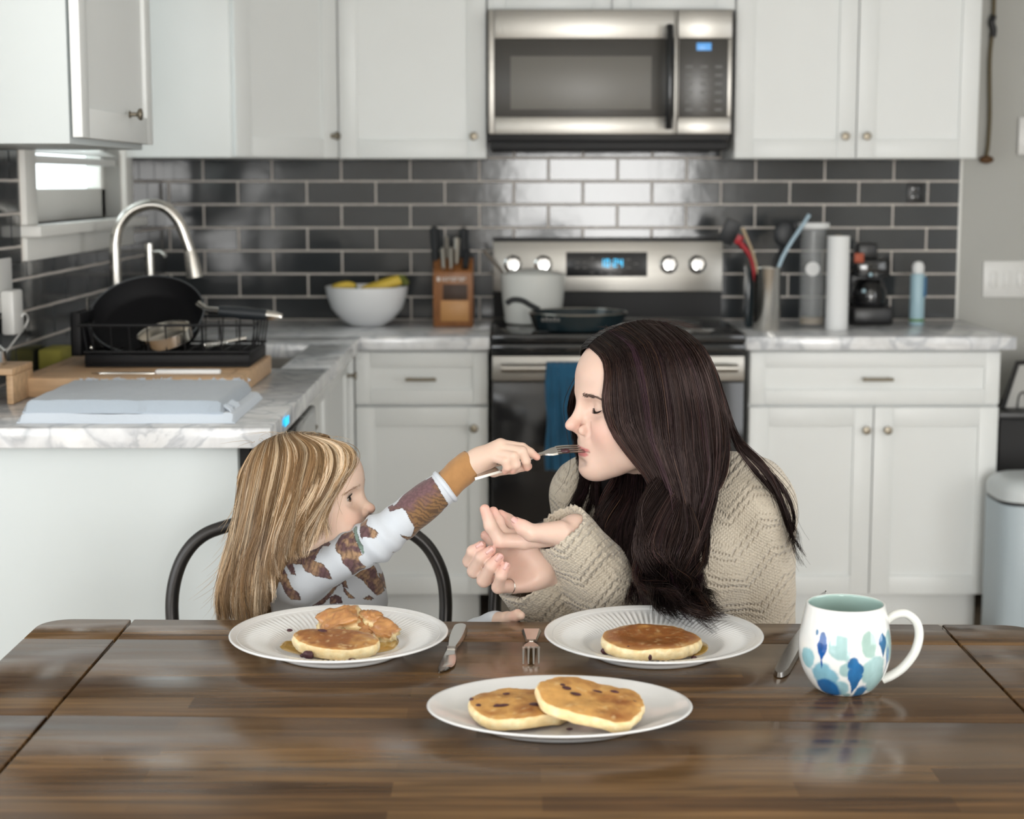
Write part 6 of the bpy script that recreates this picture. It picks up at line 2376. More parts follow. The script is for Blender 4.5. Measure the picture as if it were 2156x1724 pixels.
# lower (right) hand, palm to the camera, fingers curled
RH = []
RH += [rc(z6(1330, 1000, 2.440), z6(660, 965, 2.436), .0150, .0112, .012), rc(z6(1345, 1100, 2.436), z6(650, 1080, 2.430), .0155, .0112, .012),
       rc(z6(1345, 1200, 2.430), z6(690, 1230, 2.422), .0155, .0110, .012), rc(z6(1310, 1310, 2.424), z6(900, 1450, 2.412), .0160, .0112, .012)]
RH += [el(z6(1150, 1330, 2.414), (.024, .015, .017), .014), el(z6(1120, 1000, 2.425), (.026, .014, .018), .014)]
RH += [el(z6(960, 1240, 2.398), (.020, .010, .013), .016, -1)]
RH += chain([z6(660, 965, 2.436), z6(215, 1060, 2.424), z6(270, 905, 2.406), z6(400, 815, 2.400)], [.0108, .0098, .0090, .0074], .0035)         # index
RH += chain([z6(650, 1080, 2.430), z6(290, 1215, 2.410), z6(410, 1000, 2.392), z6(545, 895, 2.388)], [.0110, .0102, .0093, .0076], .0035)       # middle
RH += chain([z6(690, 1230, 2.422), z6(440, 1360, 2.396), z6(560, 1140, 2.380), z6(680, 1005, 2.378)], [.0108, .0100, .0090, .0073], .0035)      # ring
RH += chain([z6(900, 1450, 2.412), z6(665, 1470, 2.388), z6(715, 1290, 2.374), z6(790, 1140, 2.374)], [.0100, .0090, .0080, .0066], .0035)      # little
RH += chain([z6(1150, 950, 2.452), z6(800, 850, 2.466), z6(600, 740, 2.468), z6(470, 655, 2.468)], [.0160, .0110, .0102, .0080], .006)          # thumb
EL_R = P(1255, 1360, 2.58)
RWc = z6(1340, 1160, 2.436)
RFA = [rc(RWc, RWc * .5 + EL_R * .5, .0255, .033, .012), rc(RWc * .5 + EL_R * .5, EL_R, .033, .038, .012)]

SHL, SHR = P(1560, 1062, 2.60), P(1240, 1040, 2.69)
NK = P(1405, 1015, 2.645)
CH_, BE = P(1425, 1150, 2.70), np.array([P(1445, 1300, 2.72)[0], 2.71, .62])
nk_top = toW((-.022, 0, -.075))
body_w = hw + [rc(nk_top, NK, .047, .052, .022), rc(NK, SHL, .050, .045, .03), rc(NK, SHR, .050, .045, .03)]
body_w += [el(CH_, (.135, .085, .14), .04), el(BE, (.13, .09, .20), .05), rc(SHL, EL_L, .045, .037, .02), rc(SHR, EL_R, .045, .037, .02)]
body_w += LFA + RFA + LH + RH
V, Q = skin(body_w, .0018)
C = face_colors(V, Bw, Hw, 1.0, (.670, .480, .395), (.66, .335, .275), (.52, .175, .170))
# fingers are pinker at the tips, like the palm
for tp in (z6(455, 240, 2.391), z6(590, 275, 2.411), z6(705, 320, 2.431), z6(955, 447, 2.376), z6(400, 815, 2.400), z6(545, 895, 2.388), z6(680, 1005, 2.378), z6(790, 1140, 2.374), z6(470, 655, 2.468)):
    w = np.exp(-((V - tp) ** 2).sum(1) / (.013 ** 2))[:, None] * .55
    C = C * (1 - w) + np.array([.66, .30, .25]) * w
w = np.exp(-((V - z6(900, 1150, 2.41)) ** 2).sum(1) / (.035 ** 2))[:, None] * .35
C = C * (1 - w) + np.array([.62, .34, .26]) * w
ql = (V - Hw) @ Bw
w = (np.clip((ql[:, 2] - .074) / .008, 0, 1) * np.clip((.066 - ql[:, 0]) / .006, 0, 1) * (ql[:, 2] > 0))[:, None] * .93
C = C * (1 - w) + np.array([.045, .028, .022]) * w               # hair roots along the parting
body_mesh('body', V, Q, 'skin_woman', person_w, C)


def to_world(mb, Bm, Hm, s=1.0):
    mb.v = [(v * s) @ Bm.T + Hm for v in mb.v]
    return mb


base_mat('lash', (.008, .006, .006), .5)
base_mat('brow_dark', (.085, .050, .038), .6)
for s_ in (1, -1):
    to_world(lash_set(hw_local, s_, True, 50, 5 + s_, .0085), Bw, Hw).build('eyelashes', 'lash', person_w, sharp=0)
    to_world(brow_set(hw_local, s_, 170, 9 + s_), Bw, Hw).build('eyebrow', 'brow_dark', person_w, sharp=0)


def nail(parent, tip, prev, out, r=.0062, mat='nail'):
    """a nail laid on the back of a fingertip"""
    ax = (np.array(tip) - prev)
    ax /= np.linalg.norm(ax)
    o = np.array(out, float)
    o -= ax * (o @ ax)
    o /= np.linalg.norm(o)
    sd = np.cross(ax, o)
    V_, F_ = [], []
    nu, nv = 9, 7
    for i in range(nu):
        for j in range(nv):
            a, b_ = (i / (nu - 1)) * 2 - 1, (j / (nv - 1)) * 2 - 1
            w_ = .85 * math.sqrt(max(0, 1 - (abs(a) ** 4) * .55))
            V_.append(np.array(tip) + ax * (a * r * 1.0 + r * .25) + sd * (b_ * r * .80 * w_) + o * (r * 1.16 - .45 * r * (b_ * w_) ** 2 - .10 * r * a))
    for i in range(nu - 1):
        for j in range(nv - 1):
            F_.append((i * nv + j, i * nv + j + 1, (i + 1) * nv + j + 1, (i + 1) * nv + j))
    ob = MB().add(V_, F_).build('nail', mat, parent, sharp=0)
    m_ = ob.modifiers.new('thickness', 'SOLIDIFY')
    m_.thickness = .0007
    return ob


nail(person_w, z6(955, 447, 2.376), z6(1060, 530, 2.374), (-.25, -.75, .55), .0070)
nail(person_w, z6(400, 815, 2.400), z6(270, 905, 2.406), (-.35, -1, .40), .0064)
nail(person_w, z6(545, 895, 2.388), z6(410, 1000, 2.392), (-.15, -1, .25), .0066)
nail(person_w, z6(680, 1005, 2.378), z6(560, 1140, 2.380), (-.05, -1, .25), .0064)
nail(person_w, z6(790, 1140, 2.374), z6(715, 1290, 2.374), (-.1, -1, .15), .0057)
rg_a, rg_b = z6(900, 1450, 2.412), z6(665, 1470, 2.388)
rgc = rg_a * .75 + rg_b * .25
ax = (rg_b - rg_a) / np.linalg.norm(rg_b - rg_a)
u_ = np.cross(ax, [0, 0, 1.0]); u_ /= np.linalg.norm(u_)
v_ = np.cross(ax, u_)
aa_ = np.linspace(0, 2 * math.pi, 40, endpoint=False)
fr_ring = MB().tube(np.array([rgc + .0108 * (math.cos(t) * u_ + math.sin(t) * v_) for t in aa_]), .0008, 8, closed=True)
tag(fr_ring.build('ring', 'silver'), 'thin silver ring on the little finger of the woman\'s lower hand', 'ring')

# sweater ------------------------------------------------------------------------
def cuff_cut(c, ax_, r):
    ax_ = np.array(ax_) / np.linalg.norm(ax_)
    return [rc(c + ax_ * (r * 1.15), c + ax_ * (r * 1.15 + .05), r * 1.25, r * 1.25, .004, -1)]


cL0 = P(1190, 1128, 2.428)
cR0 = P(1108, 1222, 2.448)
aL, aR = cL0 - EL_L, cR0 - EL_R
aL, aR = aL / np.linalg.norm(aL), aR / np.linalg.norm(aR)
mL, mR = cL0 * .55 + EL_L * .45, cR0 * .55 + EL_R * .45
sw = [el(CH_, (.158, .108, .165), .04), el(BE, (.165, .115, .24), .06), rc(NK + [0, .01, -.012], SHL, .066, .072, .04), rc(NK + [0, .01, -.012], SHR, .066, .058, .04)]
sw += [rc(SHL, SHL * .5 + EL_L * .5 + [.02, 0, 0], .076, .066, .03), rc(SHL * .5 + EL_L * .5 + [.02, 0, 0], EL_L, .066, .060, .03)]
sw += [rc(SHL + [.008, .0, -.02], P(1568, 1300, 2.60), .072, .080, .03)]
sw += [rc(SHR, EL_R, .056, .058, .03)]
sw += [rc(EL_L, mL, .056, .055, .02), rc(mL, cL0 + aL * .03, .055, .0420, .012), rc(EL_R, mR, .056, .052, .02), rc(mR, cR0 + aR * .03, .052, .0400, .012)]
sw += [rc(NK + (nk_top - NK) * .10 + [0, 0, .0], NK + (nk_top - NK) * .38, .062, .060, .015)]
sw += [rc(cL0 - aL * .06, cL0 + aL * .10, .0350, .0350, .004, -1), rc(cR0 - aR * .06, cR0 + aR * .10, .0335, .0335, .004, -1)]
sw += cuff_cut(cL0, aL, .042) + cuff_cut(cR0, aR, .040)
sw += [rc(NK + (nk_top - NK) * .05, NK + (nk_top - NK) * 1.3, .053, .060, .004, -1)]


def folds(X_):
    n1 = fbm(X_ * [1, 1, .8], 13, 5, 2) - .5
    rib = 0
    n2 = fbm(X_, 38, 8, 2) - .5
    # ribbed, gathered cuffs
    for c, a_ in ((cL0, aL), (cR0, aR)):
        q_ = X_ - c
        t = q_ @ a_
        near = np.exp(-(np.maximum(np.abs(t + .03) - .035, 0) / .02) ** 2) * (np.sqrt((q_ ** 2).sum(1)) < .11)
        e1 = np.cross(a_, [0, 0, 1.0]); e1 = e1 / np.linalg.norm(e1)
        e2 = np.cross(a_, e1)
        an = np.arctan2(q_ @ e2, q_ @ e1)
        rib = rib + near * .0009 * np.cos(an * 28)
    return n1 * .011 + n2 * .003 + rib


V, Q = skin(sw, .0028, folds)
body_mesh('sweater', V, Q, 'knit_beige', person_w)

# trousers and shoes under the table
hipL, hipR = np.array([BE[0] + .085, 2.70, .545]), np.array([BE[0] - .085, 2.70, .545])
kL, kR = np.array([BE[0] + .12, 2.27, .53]), np.array([BE[0] - .10, 2.27, .53])
fL, fR = np.array([BE[0] + .12, 2.36, .09]), np.array([BE[0] - .10, 2.36, .09])
tr_ = [rc(hipL, kL, .082, .062, .03), rc(hipR, kR, .082, .062, .03), rc(kL, fL, .060, .045, .02), rc(kR, fR, .060, .045, .02), el((BE[0], 2.70, .56), (.16, .115, .09), .04)]
V, Q = skin(tr_, .008)
body_mesh('trousers', V, Q, 'denim', person_w)
for f_ in (fL, fR):
    V, Q = skin([rc(f_ + [0, .02, -.045], f_ + [0, -.13, -.055], .040, .032, .02), rc(f_ + [0, 0, .0], f_ + [0, .01, -.04], .046, .042, .02)], .006)
    V[:, 2] = np.maximum(V[:, 2], .002)
    body_mesh('shoe', V, Q, 'black_matte', person_w)

# hair ------------------------------------------------------------------------------
curls = [
    [(1385, 1000, 2.410), (1348, 1070, 2.392), (1362, 1140, 2.378), (1402, 1185, 2.366), (1388, 1240, 2.312), (1362, 1282, 2.228)],
    [(1402, 1030, 2.402), (1362, 1090, 2.386), (1336, 1150, 2.374), (1350, 1208, 2.362), (1398, 1240, 2.312), (1420, 1288, 2.228)],
    [(1430, 1050, 2.396), (1402, 1115, 2.382), (1398, 1170, 2.368), (1440, 1205, 2.354), (1474, 1242, 2.312), (1452, 1288, 2.228)],
    [(1452, 1070, 2.394), (1468, 1130, 2.380), (1442, 1188, 2.364), (1418, 1238, 2.312), (1450, 1284, 2.228), (1508, 1300, 2.228), (1546, 1304, 2.228)],
]
near = [
    [('L', 36, 1, .003), (1271, 758, .004), (1275, 795, .005), (1269, 832, .007), (1270, 862, .009), (1281, 895, .010), (1300, 930, 2.428), (1328, 965, 2.428), (1362, 1005, 2.428), (1385, 1065, 2.415), (1375, 1130, 2.398), (1345, 1190, 2.385), (1356, 1240, 2.312), (1420, 1272, 2.262)],
    [('L', 44, 1, .004), (1295, 755, .007), (1303, 840, .011), (1312, 905, 2.420), (1350, 965, 2.420), (1385, 1020, 2.418), (1398, 1080, 2.406), (1385, 1140, 2.392), (1358, 1200, 2.378), (1376, 1250, 2.312), (1440, 1282, 2.228)],
    [('L', 58, 1, .005), (1335, 740, .010), (1358, 845, .014), (1368, 920, 2.416), (1395, 990, 2.414), (1420, 1055, 2.408), (1418, 1120, 2.394), (1398, 1190, 2.376), (1413, 1245, 2.312), (1475, 1288, 2.228)],
    [('L', 74, 1, .006), (1378, 735, .012), (1402, 850, .016), (1410, 940, 2.414), (1430, 1020, 2.408), (1442, 1090, 2.400), (1440, 1160, 2.384), (1440, 1220, 2.364), (1468, 1272, 2.262), (1528, 1302, 2.228)],
    [('L', 92, 1, .007), (1425, 740, .012), (1455, 850, .016), (1462, 950, 2.428), (1470, 1030, 2.418), (1462, 1095, 2.408), (1450, 1160, 2.390), (1456, 1225, 2.362), (1476, 1270, 2.262), (1515, 1292, 2.228)],
    [('L', 112, 1, .008), (1465, 745, .012), (1498, 840, 2.472), (1510, 930, 2.462), (1502, 1010, 2.442), (1480, 1080, 2.418), (1464, 1140, 2.400), (1456, 1200, 2.380), (1470, 1250, 2.312)],
    [('L', 132, 1, .009), ('L', 150, 25, .014), (1520, 840, 2.520), (1530, 920, 2.505), (1522, 1000, 2.475), (1492, 1070, 2.430), (1470, 1130, 2.405), (1462, 1190, 2.388)],
]
far_ = [
    [('L', 36, -1, .003), ('L', 32, -22, .007), ('L', 22, -46, .012), (1200, 850, 2.585), (1212, 930, 2.585), (1222, 1000, 2.578), (1208, 1050, 2.565), (1190, 1088, 2.550)],
    [('L', 44, -1, .004), ('L', 42, -25, .010), ('L', 36, -55, .014), (1228, 860, 2.600), (1240, 960, 2.592), (1240, 1020, 2.578), (1218, 1070, 2.560), (1205, 1105, 2.545)],
    [('L', 58, -1, .005), ('L', 58, -28, .012), ('L', 55, -60, .014), (1262, 850, 2.615), (1270, 960, 2.595), (1278, 1030, 2.572), (1268, 1085, 2.545), (1300, 1160, 2.500), (1320, 1230, 2.465)],
    [('L', 74, -1, .006), ('L', 76, -30, .013), ('L', 78, -62, .014), (1320, 850, 2.620), (1322, 960, 2.600), (1330, 1050, 2.550), (1335, 1130, 2.500), (1345, 1220, 2.455), (1365, 1285, 2.420)],
    [('L', 92, -1, .007), ('L', 98, -30, .013), ('L', 108, -62, .014), (1405, 850, 2.630), (1395, 960, 2.612), (1385, 1060, 2.540), (1375, 1150, 2.480), (1380, 1240, 2.440), (1400, 1290, 2.410)],
    [('L', 112, -1, .008), ('L', 125, -28, .013), ('L', 140, -55, .014), (1500, 850, 2.630), (1510, 950, 2.610), (1500, 1050, 2.530), (1460, 1140, 2.450), (1440, 1220, 2.410)],
    [('L', 132, -1, .008), ('L', 150, -5, .013), ('L', 172, -10, .014), (1518, 880, 2.580), (1525, 950, 2.560), (1500, 1050, 2.500), (1462, 1140, 2.430), (1445, 1220, 2.400)],
]
under = [
    [(1300, 960, 2.56), (1292, 1010, 2.545), (1262, 1060, 2.530), (1235, 1100, 2.510), (1225, 1120, 2.500)],
    [(1320, 960, 2.53), (1312, 1030, 2.510), (1290, 1090, 2.490), (1275, 1140, 2.470), (1290, 1200, 2.450), (1310, 1250, 2.43)],
    [(1345, 970, 2.51), (1338, 1050, 2.490), (1322, 1120, 2.470), (1318, 1190, 2.450), (1335, 1240, 2.430), (1345, 1290, 2.41)],
    [(1388, 1000, 2.485), (1392, 1070, 2.462), (1388, 1140, 2.440), (1376, 1210, 2.418), (1385, 1255, 2.400), (1400, 1292, 2.385)],
    [(1365, 990, 2.49), (1362, 1060, 2.470), (1352, 1130, 2.450), (1342, 1200, 2.430), (1358, 1250, 2.410), (1375, 1292, 2.39)],
]
back = [
    [('L', 135, 2, .008), ('L', 160, 20, .014), (1530, 880, 2.535), (1552, 938, 2.520), (1590, 985, 2.512), (1628, 1040, 2.515), (1652, 1095, 2.525), (1668, 1140, 2.535), (1706, 1188, 2.545)],
    [('L', 145, 0, .008), ('L', 170, 10, .014), (1540, 890, 2.550), (1562, 930, 2.530), (1605, 975, 2.520), (1645, 1035, 2.525), (1672, 1080, 2.535), (1678, 1110, 2.540), (1662, 1150, 2.540)],
]
W_ = lambda pts: guide_pts(hw, pts, Bw, Hw)


def hair_cols(S_, li, seed, dark, mids, hi, root_dark=.7, lo_cut=.60, hi_cut=.90, jit=.22, lockvar=.45):
    rng = np.random.default_rng(seed)
    n, m, _ = S_.shape
    nl = li.max() + 1
    lk = rng.random(nl)
    pick = np.clip(lk[li] + rng.normal(0, .14, n), 0, 1)
    lm_, lh_ = rng.integers(0, len(mids), nl)[li], rng.integers(0, len(hi), nl)[li]
    C = np.where((pick < lo_cut)[:, None], dark, np.where((pick < hi_cut)[:, None], mids[lm_], hi[lh_]))
    C = C * (1 + jit * (2 * rng.random(n) - 1))[:, None] * (1 - lockvar + 2 * lockvar * rng.random(nl))[li][:, None]  # random tone per lock, also painting in shadow between locks
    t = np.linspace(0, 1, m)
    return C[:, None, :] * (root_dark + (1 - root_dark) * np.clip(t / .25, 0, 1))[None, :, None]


dk = np.array([.0046, .0027, .0029])
md = np.array([[.0095, .0050, .0052], [.0092, .0042, .0066], [.0115, .0058, .0046]])
hi_ = np.array([[.034, .016, .013], [.027, .012, .020], [.058, .031, .019], [.028, .014, .013]])
sets = []
for g, n_, sd_, kw in ((near, 9000, 1, dict(layer=.016, nlock=70, wave=.017, wave_n=2.3, len_jit=.30, spread=.0022, curl_pow=3.0)),
                       (far_, 4200, 2, dict(view=(0, 1, .15), layer=.010, nlock=40, wave=.010, wave_n=1.8, len_jit=.14, spread=.0022, curl_pow=2.4)),
                       (under, 2300, 4, dict(layer=.014, nlock=22, wave=.010, wave_n=1.6, len_jit=.14, spread=.0035, curl_pow=1.2)),
                       (curls, 900, 6, dict(layer=.010, nlock=9, wave=.004, wave_n=1.5, len_jit=.22, spread=.0045, curl_pow=1.0)),
                       (back, 330, 3, dict(layer=.004, nlock=4, wave=.009, wave_n=2.2, len_jit=.22, spread=.0018, fly=.05, curl_pow=1.6))):
    S_, li_ = strands([W_(g_) for g_ in g], n_, sd_, 26, **kw)
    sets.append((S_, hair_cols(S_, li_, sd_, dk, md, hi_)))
# a few flyaways over the crown
rng = np.random.default_rng(12)
fly = []
for k in range(60):
    u = rng.random()
    p0 = toW((.06 - .14 * u, rng.normal(-.01, .02), .106 + .012 * math.sin(u * 3.1)))
    d0 = np.array([rng.normal(.3, .6), rng.normal(0, .4), .5 + .3 * rng.random()])
    L_ = .012 + .014 * rng.random()
    t = np.linspace(0, 1, 26)[:, None]
    fly.append(p0 + d0 * L_ * t * (1 - .45 * t) + np.array([rng.normal(.02, .02), 0, -.012]) * t ** 2)
fly = np.stack(fly)
sets.append((fly, np.tile(np.array([.05, .028, .022]), (60, 26, 1))))
S_ = np.concatenate([s[0] for s in sets])
C_ = np.concatenate([s[1] for s in sets])
WD = np.concatenate([np.full(len(s[0]), .00044) for s in sets[:-1]] + [np.full(len(fly), .00020)])
hair_w = strand_mesh('hair', S_, WD, C_, 'hair_dark', person_w, tip=.3, seed=5)
# dense inner mass under the strands
hs = moved([el((-.010, 0, .034), (.098, .0765, .0795), .01), el((-.045, 0, -.010), (.062, .078, .085), .03)], Bw, Hw)
hs += [rc(toW((-.012, .072, -.01)), P(1408, 985, 2.445), .026, .026, .02), rc(P(1408, 985, 2.445), P(1432, 1090, 2.43), .030, .028, .02), rc(P(1432, 1090, 2.43), P(1415, 1185, 2.405), .028, .022, .02), rc(P(1415, 1185, 2.405), P(1425, 1258, 2.375), .022, .012, .02)]
hs += [rc(toW((-.055, .055, -.01)), P(1478, 960, 2.50), .034, .030, .03), rc(P(1478, 960, 2.50), P(1455, 1080, 2.44), .030, .022, .02), rc(toW((-.02, -.07, -.02)), P(1290, 1010, 2.60), .024, .022, .02), rc(P(1290, 1010, 2.60), P(1320, 1120, 2.52), .024, .024, .02), rc(P(1320, 1120, 2.52), P(1375, 1250, 2.45), .026, .026, .02), rc(P(1385, 1080, 2.46), P(1400, 1200, 2.44), .022, .03, .02)]
hs += [rc(toW((-.06, 0, -.06)), P(1470, 980, 2.60), .055, .050, .04)]
hs += moved([el((.112, 0, -.045), (.075, .075, .105), .012, -1), el((.075, .055, -.055), (.055, .045, .075), .02, -1)], Bw, Hw)
V, Q = skin(hs, .004)
body_mesh('hair_mass', V, Q, 'hair_dark_base', hair_w)
# ------------------------------------------------------------------ the girl
base_mat('skin_girl', (.6, .4, .3), .45, attr='Col', spec=.35, sss=.25, sss_r=(.009, .0035, .002))
base_mat('hair_blond', (.4, .3, .18), .36, attr='Col', spec=.55)
base_mat('hair_blond_base', (.13, .078, .036), .7, spec=.2)
base_mat('shirt_print', (.8, .8, .8), .85, attr='Col', sheen=.2, bump=.25, bump_scale=420, bump_dist=.0008)
base_mat('cuff_mustard', (.36, .185, .068), .9, sheen=.2, vary=.12, vary_scale=60, bump=.4, bump_scale=300, bump_dist=.001)
base_mat('hem_white', (.56, .60, .65), .85)
base_mat('eye_white', (.74, .72, .70), .12, attr='Col', coat=1.0, coat_rough=.02)
base_mat('brow_blond', (.36, .23, .15), .6)
base_mat('leggings', (.30, .31, .34), .85)

GS = .875
Hg = P(652, 1060, 2.52)
Bg = face_basis(-7, 12, 0)
hg_local = head_prims(True, .45)
hg_solid = moved(hg_local, Bg, Hg, GS)
# open eyes: an almond opening in the lids over each ball
for s_ in (-1, 1):
    hg_local += [el((.0800, s_ * .0316, -.0002), (.0150, .0116, .0046), .0012, -1), el((.0855, s_ * .0240, -.0012), (.0060, .0055, .0024), .0012, -1)]
hg = moved(hg_local, Bg, Hg, GS)
toG = lambda q: Bg @ (np.array(q, float) * GS) + Hg
person_g = thing('person', (float(Hg[0]) + .03, 2.56, 0), 'little girl with long blond hair in a leaf-print top holding out a fork', 'person')

z5 = lambda x, y, d: P(980 + x / 10.78, 900 + y / 10.78, d)
GHp = []
wr_c = z5(90, 840, 2.476)
GHp += [rc(z5(110, 760, 2.474), z5(800, 380, 2.462), .0125, .0088, .008), rc(z5(110, 830, 2.472), z5(780, 450, 2.458), .0130, .0088, .008),
        rc(z5(130, 880, 2.472), z5(700, 560, 2.456), .0130, .0085, .008), rc(z5(150, 930, 2.474), z5(610, 670, 2.457), .0120, .0080, .008)]
GHp += [el(z5(420, 700, 2.470), (.020, .010, .013), .01, rot=np.array(Matrix.Rotation(R(-28), 3, 'Y')).T)]
GHp += chain([z5(800, 380, 2.462), z5(1290, 455, 2.456), z5(1470, 560, 2.458), z5(1625, 672, 2.461)], [.0078, .0072, .0064, .0052], .0018)
GHp += chain([z5(780, 450, 2.458), z5(1285, 545, 2.446), z5(1375, 760, 2.446), z5(1395, 910, 2.452)], [.0078, .0075, .0068, .0055], .0018)
GHp += chain([z5(700, 560, 2.456), z5(1095, 660, 2.440), z5(1145, 840, 2.441), z5(1080, 975, 2.448)], [.0076, .0074, .0068, .0055], .0018)
GHp += chain([z5(610, 670, 2.457), z5(920, 760, 2.441), z5(950, 900, 2.442), z5(905, 985, 2.448)], [.0072, .0070, .0063, .0052], .0018)
GHp += chain([z5(300, 830, 2.488), z5(640, 980, 2.488), z5(1080, 930, 2.480), z5(1420, 880, 2.472)], [.0125, .0090, .0078, .0062], .004)
gSH, gEL = P(628, 1220, 2.470), P(790, 1138, 2.452)
gSL = P(728, 1226, 2.640)
gNK = P(628, 1185, 2.560)
gCH, gBE = P(690, 1262, 2.575), np.array([P(690, 1300, 2.6)[0] + .01, 2.60, .56])
body_g = hg + [rc(toG((-.024, 0, -.075)), gNK, .036, .040, .018), rc(gNK, gSH, .036, .034, .02), rc(gNK, gSL, .036, .034, .02), el(gCH, (.075, .060, .09), .03), el(gBE, (.075, .062, .12), .04)]
body_g += [rc(gSH, gEL, .030, .026, .012), rc(gEL, wr_c, .026, .0165, .012)]
# left forearm resting at the table's far edge
lE, lW, lT = P(815, 1420, 2.54), P(1046, 1313, 2.395), P(1088, 1298, 2.352)
body_g += [rc(gSL, lE, .030, .026, .012), rc(lE, lW, .024, .016, .01), rc(lW, lT * .55 + lW * .45, .0150, .0125, .008)]
lx_ = (lT - lW) / np.linalg.norm(lT - lW)
for k_, (dz_, dl_) in enumerate(((.006, .004), (.0005, .010), (-.0045, .006), (-.008, -.004))):
    a_ = lT * .65 + lW * .35 + np.array([.002 - k_ * .0035, .004 * k_ - .006, dz_ * .6 + .001])
    body_g += chain([a_, a_ + lx_ * .014 + [.002, 0, .002], a_ + lx_ * (.020 + dl_) + [.002, 0, -.002]], [.0066, .0062, .0052], .003)
body_g += GHp
V, Q = skin(body_g, .0017)
C = face_colors(V, Bg, Hg, GS, (.655, .480, .385), (.68, .36, .28), (.58, .26, .235))
for tp in (z5(1625, 672, 2.461), z5(1395, 910, 2.452), z5(1080, 975, 2.448), z5(905, 985, 2.448), z5(1420, 880, 2.472), lT):
    w = np.exp(-((V - tp) ** 2).sum(1) / (.010 ** 2))[:, None] * .6
    C = C * (1 - w) + np.array([.70, .33, .27]) * w
body_mesh('body', V, Q, 'skin_girl', person_g, C)
IRIS, PUP = np.array([.13, .075, .040]), np.array([.006, .005, .005])
for s_ in (-1, 1):
    mb = MB().sphere((.0, 0, 0), .0122, 36, 26)
    Vl = mb.verts()
    fwd = np.array([.93, -.30, .12])
    fwd /= np.linalg.norm(fwd)
    ang_ = np.degrees(np.arccos(np.clip((Vl / .0122) @ fwd, -1, 1)))
    Ce = np.tile(np.array([.76, .73, .70]), (len(Vl), 1))
    Ce[ang_ < 36] = IRIS * .3
    Ce[ang_ < 31] = IRIS
    Ce[ang_ < 15] = PUP
    mb.v = [toG(v).reshape(-1) if False else ((v + [.0695, s_ * .0312, -.0006]) * GS) @ Bg.T + Hg for v in mb.v]
    mb.build('eye', 'eye_white', person_g, sharp=0, colors=Ce)
    rl = np.random.default_rng(15 + s_)
    lm_, edge = MB(), []
    for t in np.linspace(-1, 1, 25):
        y, z = s_ * .0316 + t * .0112 * s_, -.0002 + .0044 * math.sqrt(max(0, 1 - t * t))
        x = .0695 + math.sqrt(max(1e-6, .0127 ** 2 - (y - s_ * .0312) ** 2 - (z + .0006) ** 2))
        edge.append(np.array([x, y, z]))
    lm_.tube(edge, [.0003] + [.0007] * 23 + [.0003], 6)
    for i in range(34):
        k = rl.random() * 23
        p = edge[int(k)] * (1 - k % 1) + edge[int(k) + 1] * (k % 1)
        t = k / 12 - 1
        d_ = np.array([.8, s_ * .75 * t, .42])
        d_ /= np.linalg.norm(d_)
        L_ = .0058 * (.7 + .4 * rl.random()) * (.8 + .3 * t)
        lm_.tube([p, p + d_ * L_ * .55, p + (d_ + [0, 0, .45]) * L_], [.00030, .00024, .00008], 4)
    to_world(lm_, Bg, Hg, GS).build('eyelashes', 'lash', person_g, sharp=0)
    to_world(brow_set(hg_local[:-4], s_, 60, 29 + s_, .0150), Bg, Hg, GS).build('eyebrow', 'brow_blond', person_g, sharp=0)

# top ------------------------------------------------------------------------------
gCU = P(937, 1025, 2.470)
top_ = [rc(gNK + [0, .0, -.03], gSH, .042, .0375, .02), rc(gNK + [0, 0, -.02], gSL, .046, .040, .02), el(gCH, (.093, .078, .105), .03), el(gBE, (.094, .080, .16), .04)]
top_ += [rc(gSH, gEL, .0365, .0315, .012), rc(gEL, gCU, .0315, .0260, .012), rc(gSL, lE, .036, .033, .015), rc(lE, lW, .031, .0195, .012)]
gax = (gCU - gEL) / np.linalg.norm(gCU - gEL)
top_ += [rc(gCU + gax * .050, gCU + gax * .10, .050, .050, .002, -1)]
top_ += [rc(gNK + [0, 0, .01], gNK + (toG((-.024, 0, -.075)) - gNK) * 1.4 + [0, 0, .02], .041, .048, .004, -1)]


def creases(X_):
    q_ = X_ - gEL
    t = q_ @ gax
    e = np.exp(-(t / .055) ** 2)
    n = fbm(X_, 22, 3, 2) - .5
    return n * .0055 + e * .0018 * np.sin(t * 210 + 5 * (fbm(X_, 12, 6, 2) - .5) + (q_ @ np.array([0, 0, 1.0])) * 40)


V, Q = skin(top_, .0014, creases)
# the print: leaves and feathers, laid out along the sleeve (t along the arm, w round it) and on the chest
ARM0, ARM1 = P(600, 1236, 2.472), P(937, 1026, 2.470)
aA = (ARM1 - ARM0) / np.linalg.norm(ARM1 - ARM0)
aN = np.array([0, -1.0, .12]); aN -= aA * (aN @ aA); aN /= np.linalg.norm(aN)
aS = np.cross(aA, aN)
if aS[2] < 0:
    aS = -aS
pm = np.linalg.norm(ARM1 - ARM0) / math.hypot(337, 210)          # metres per photo pixel along the sleeve
_u = np.array([337, -210]) / math.hypot(337, 210)
_v = np.array([_u[1], -_u[0]])                                    # towards the sleeve's upper side


def poly7(pts):
    """photo zoom points (560.., 960.., x4.9) -> sleeve coordinates in metres"""
    o = []
    for x, y in pts:
        d_ = np.array([560 + x / 4.9 - 600, 960 + y / 4.9 - 1236])
        o.append((d_ @ _u * pm, (d_ @ _v) * pm))
    return np.array(o)


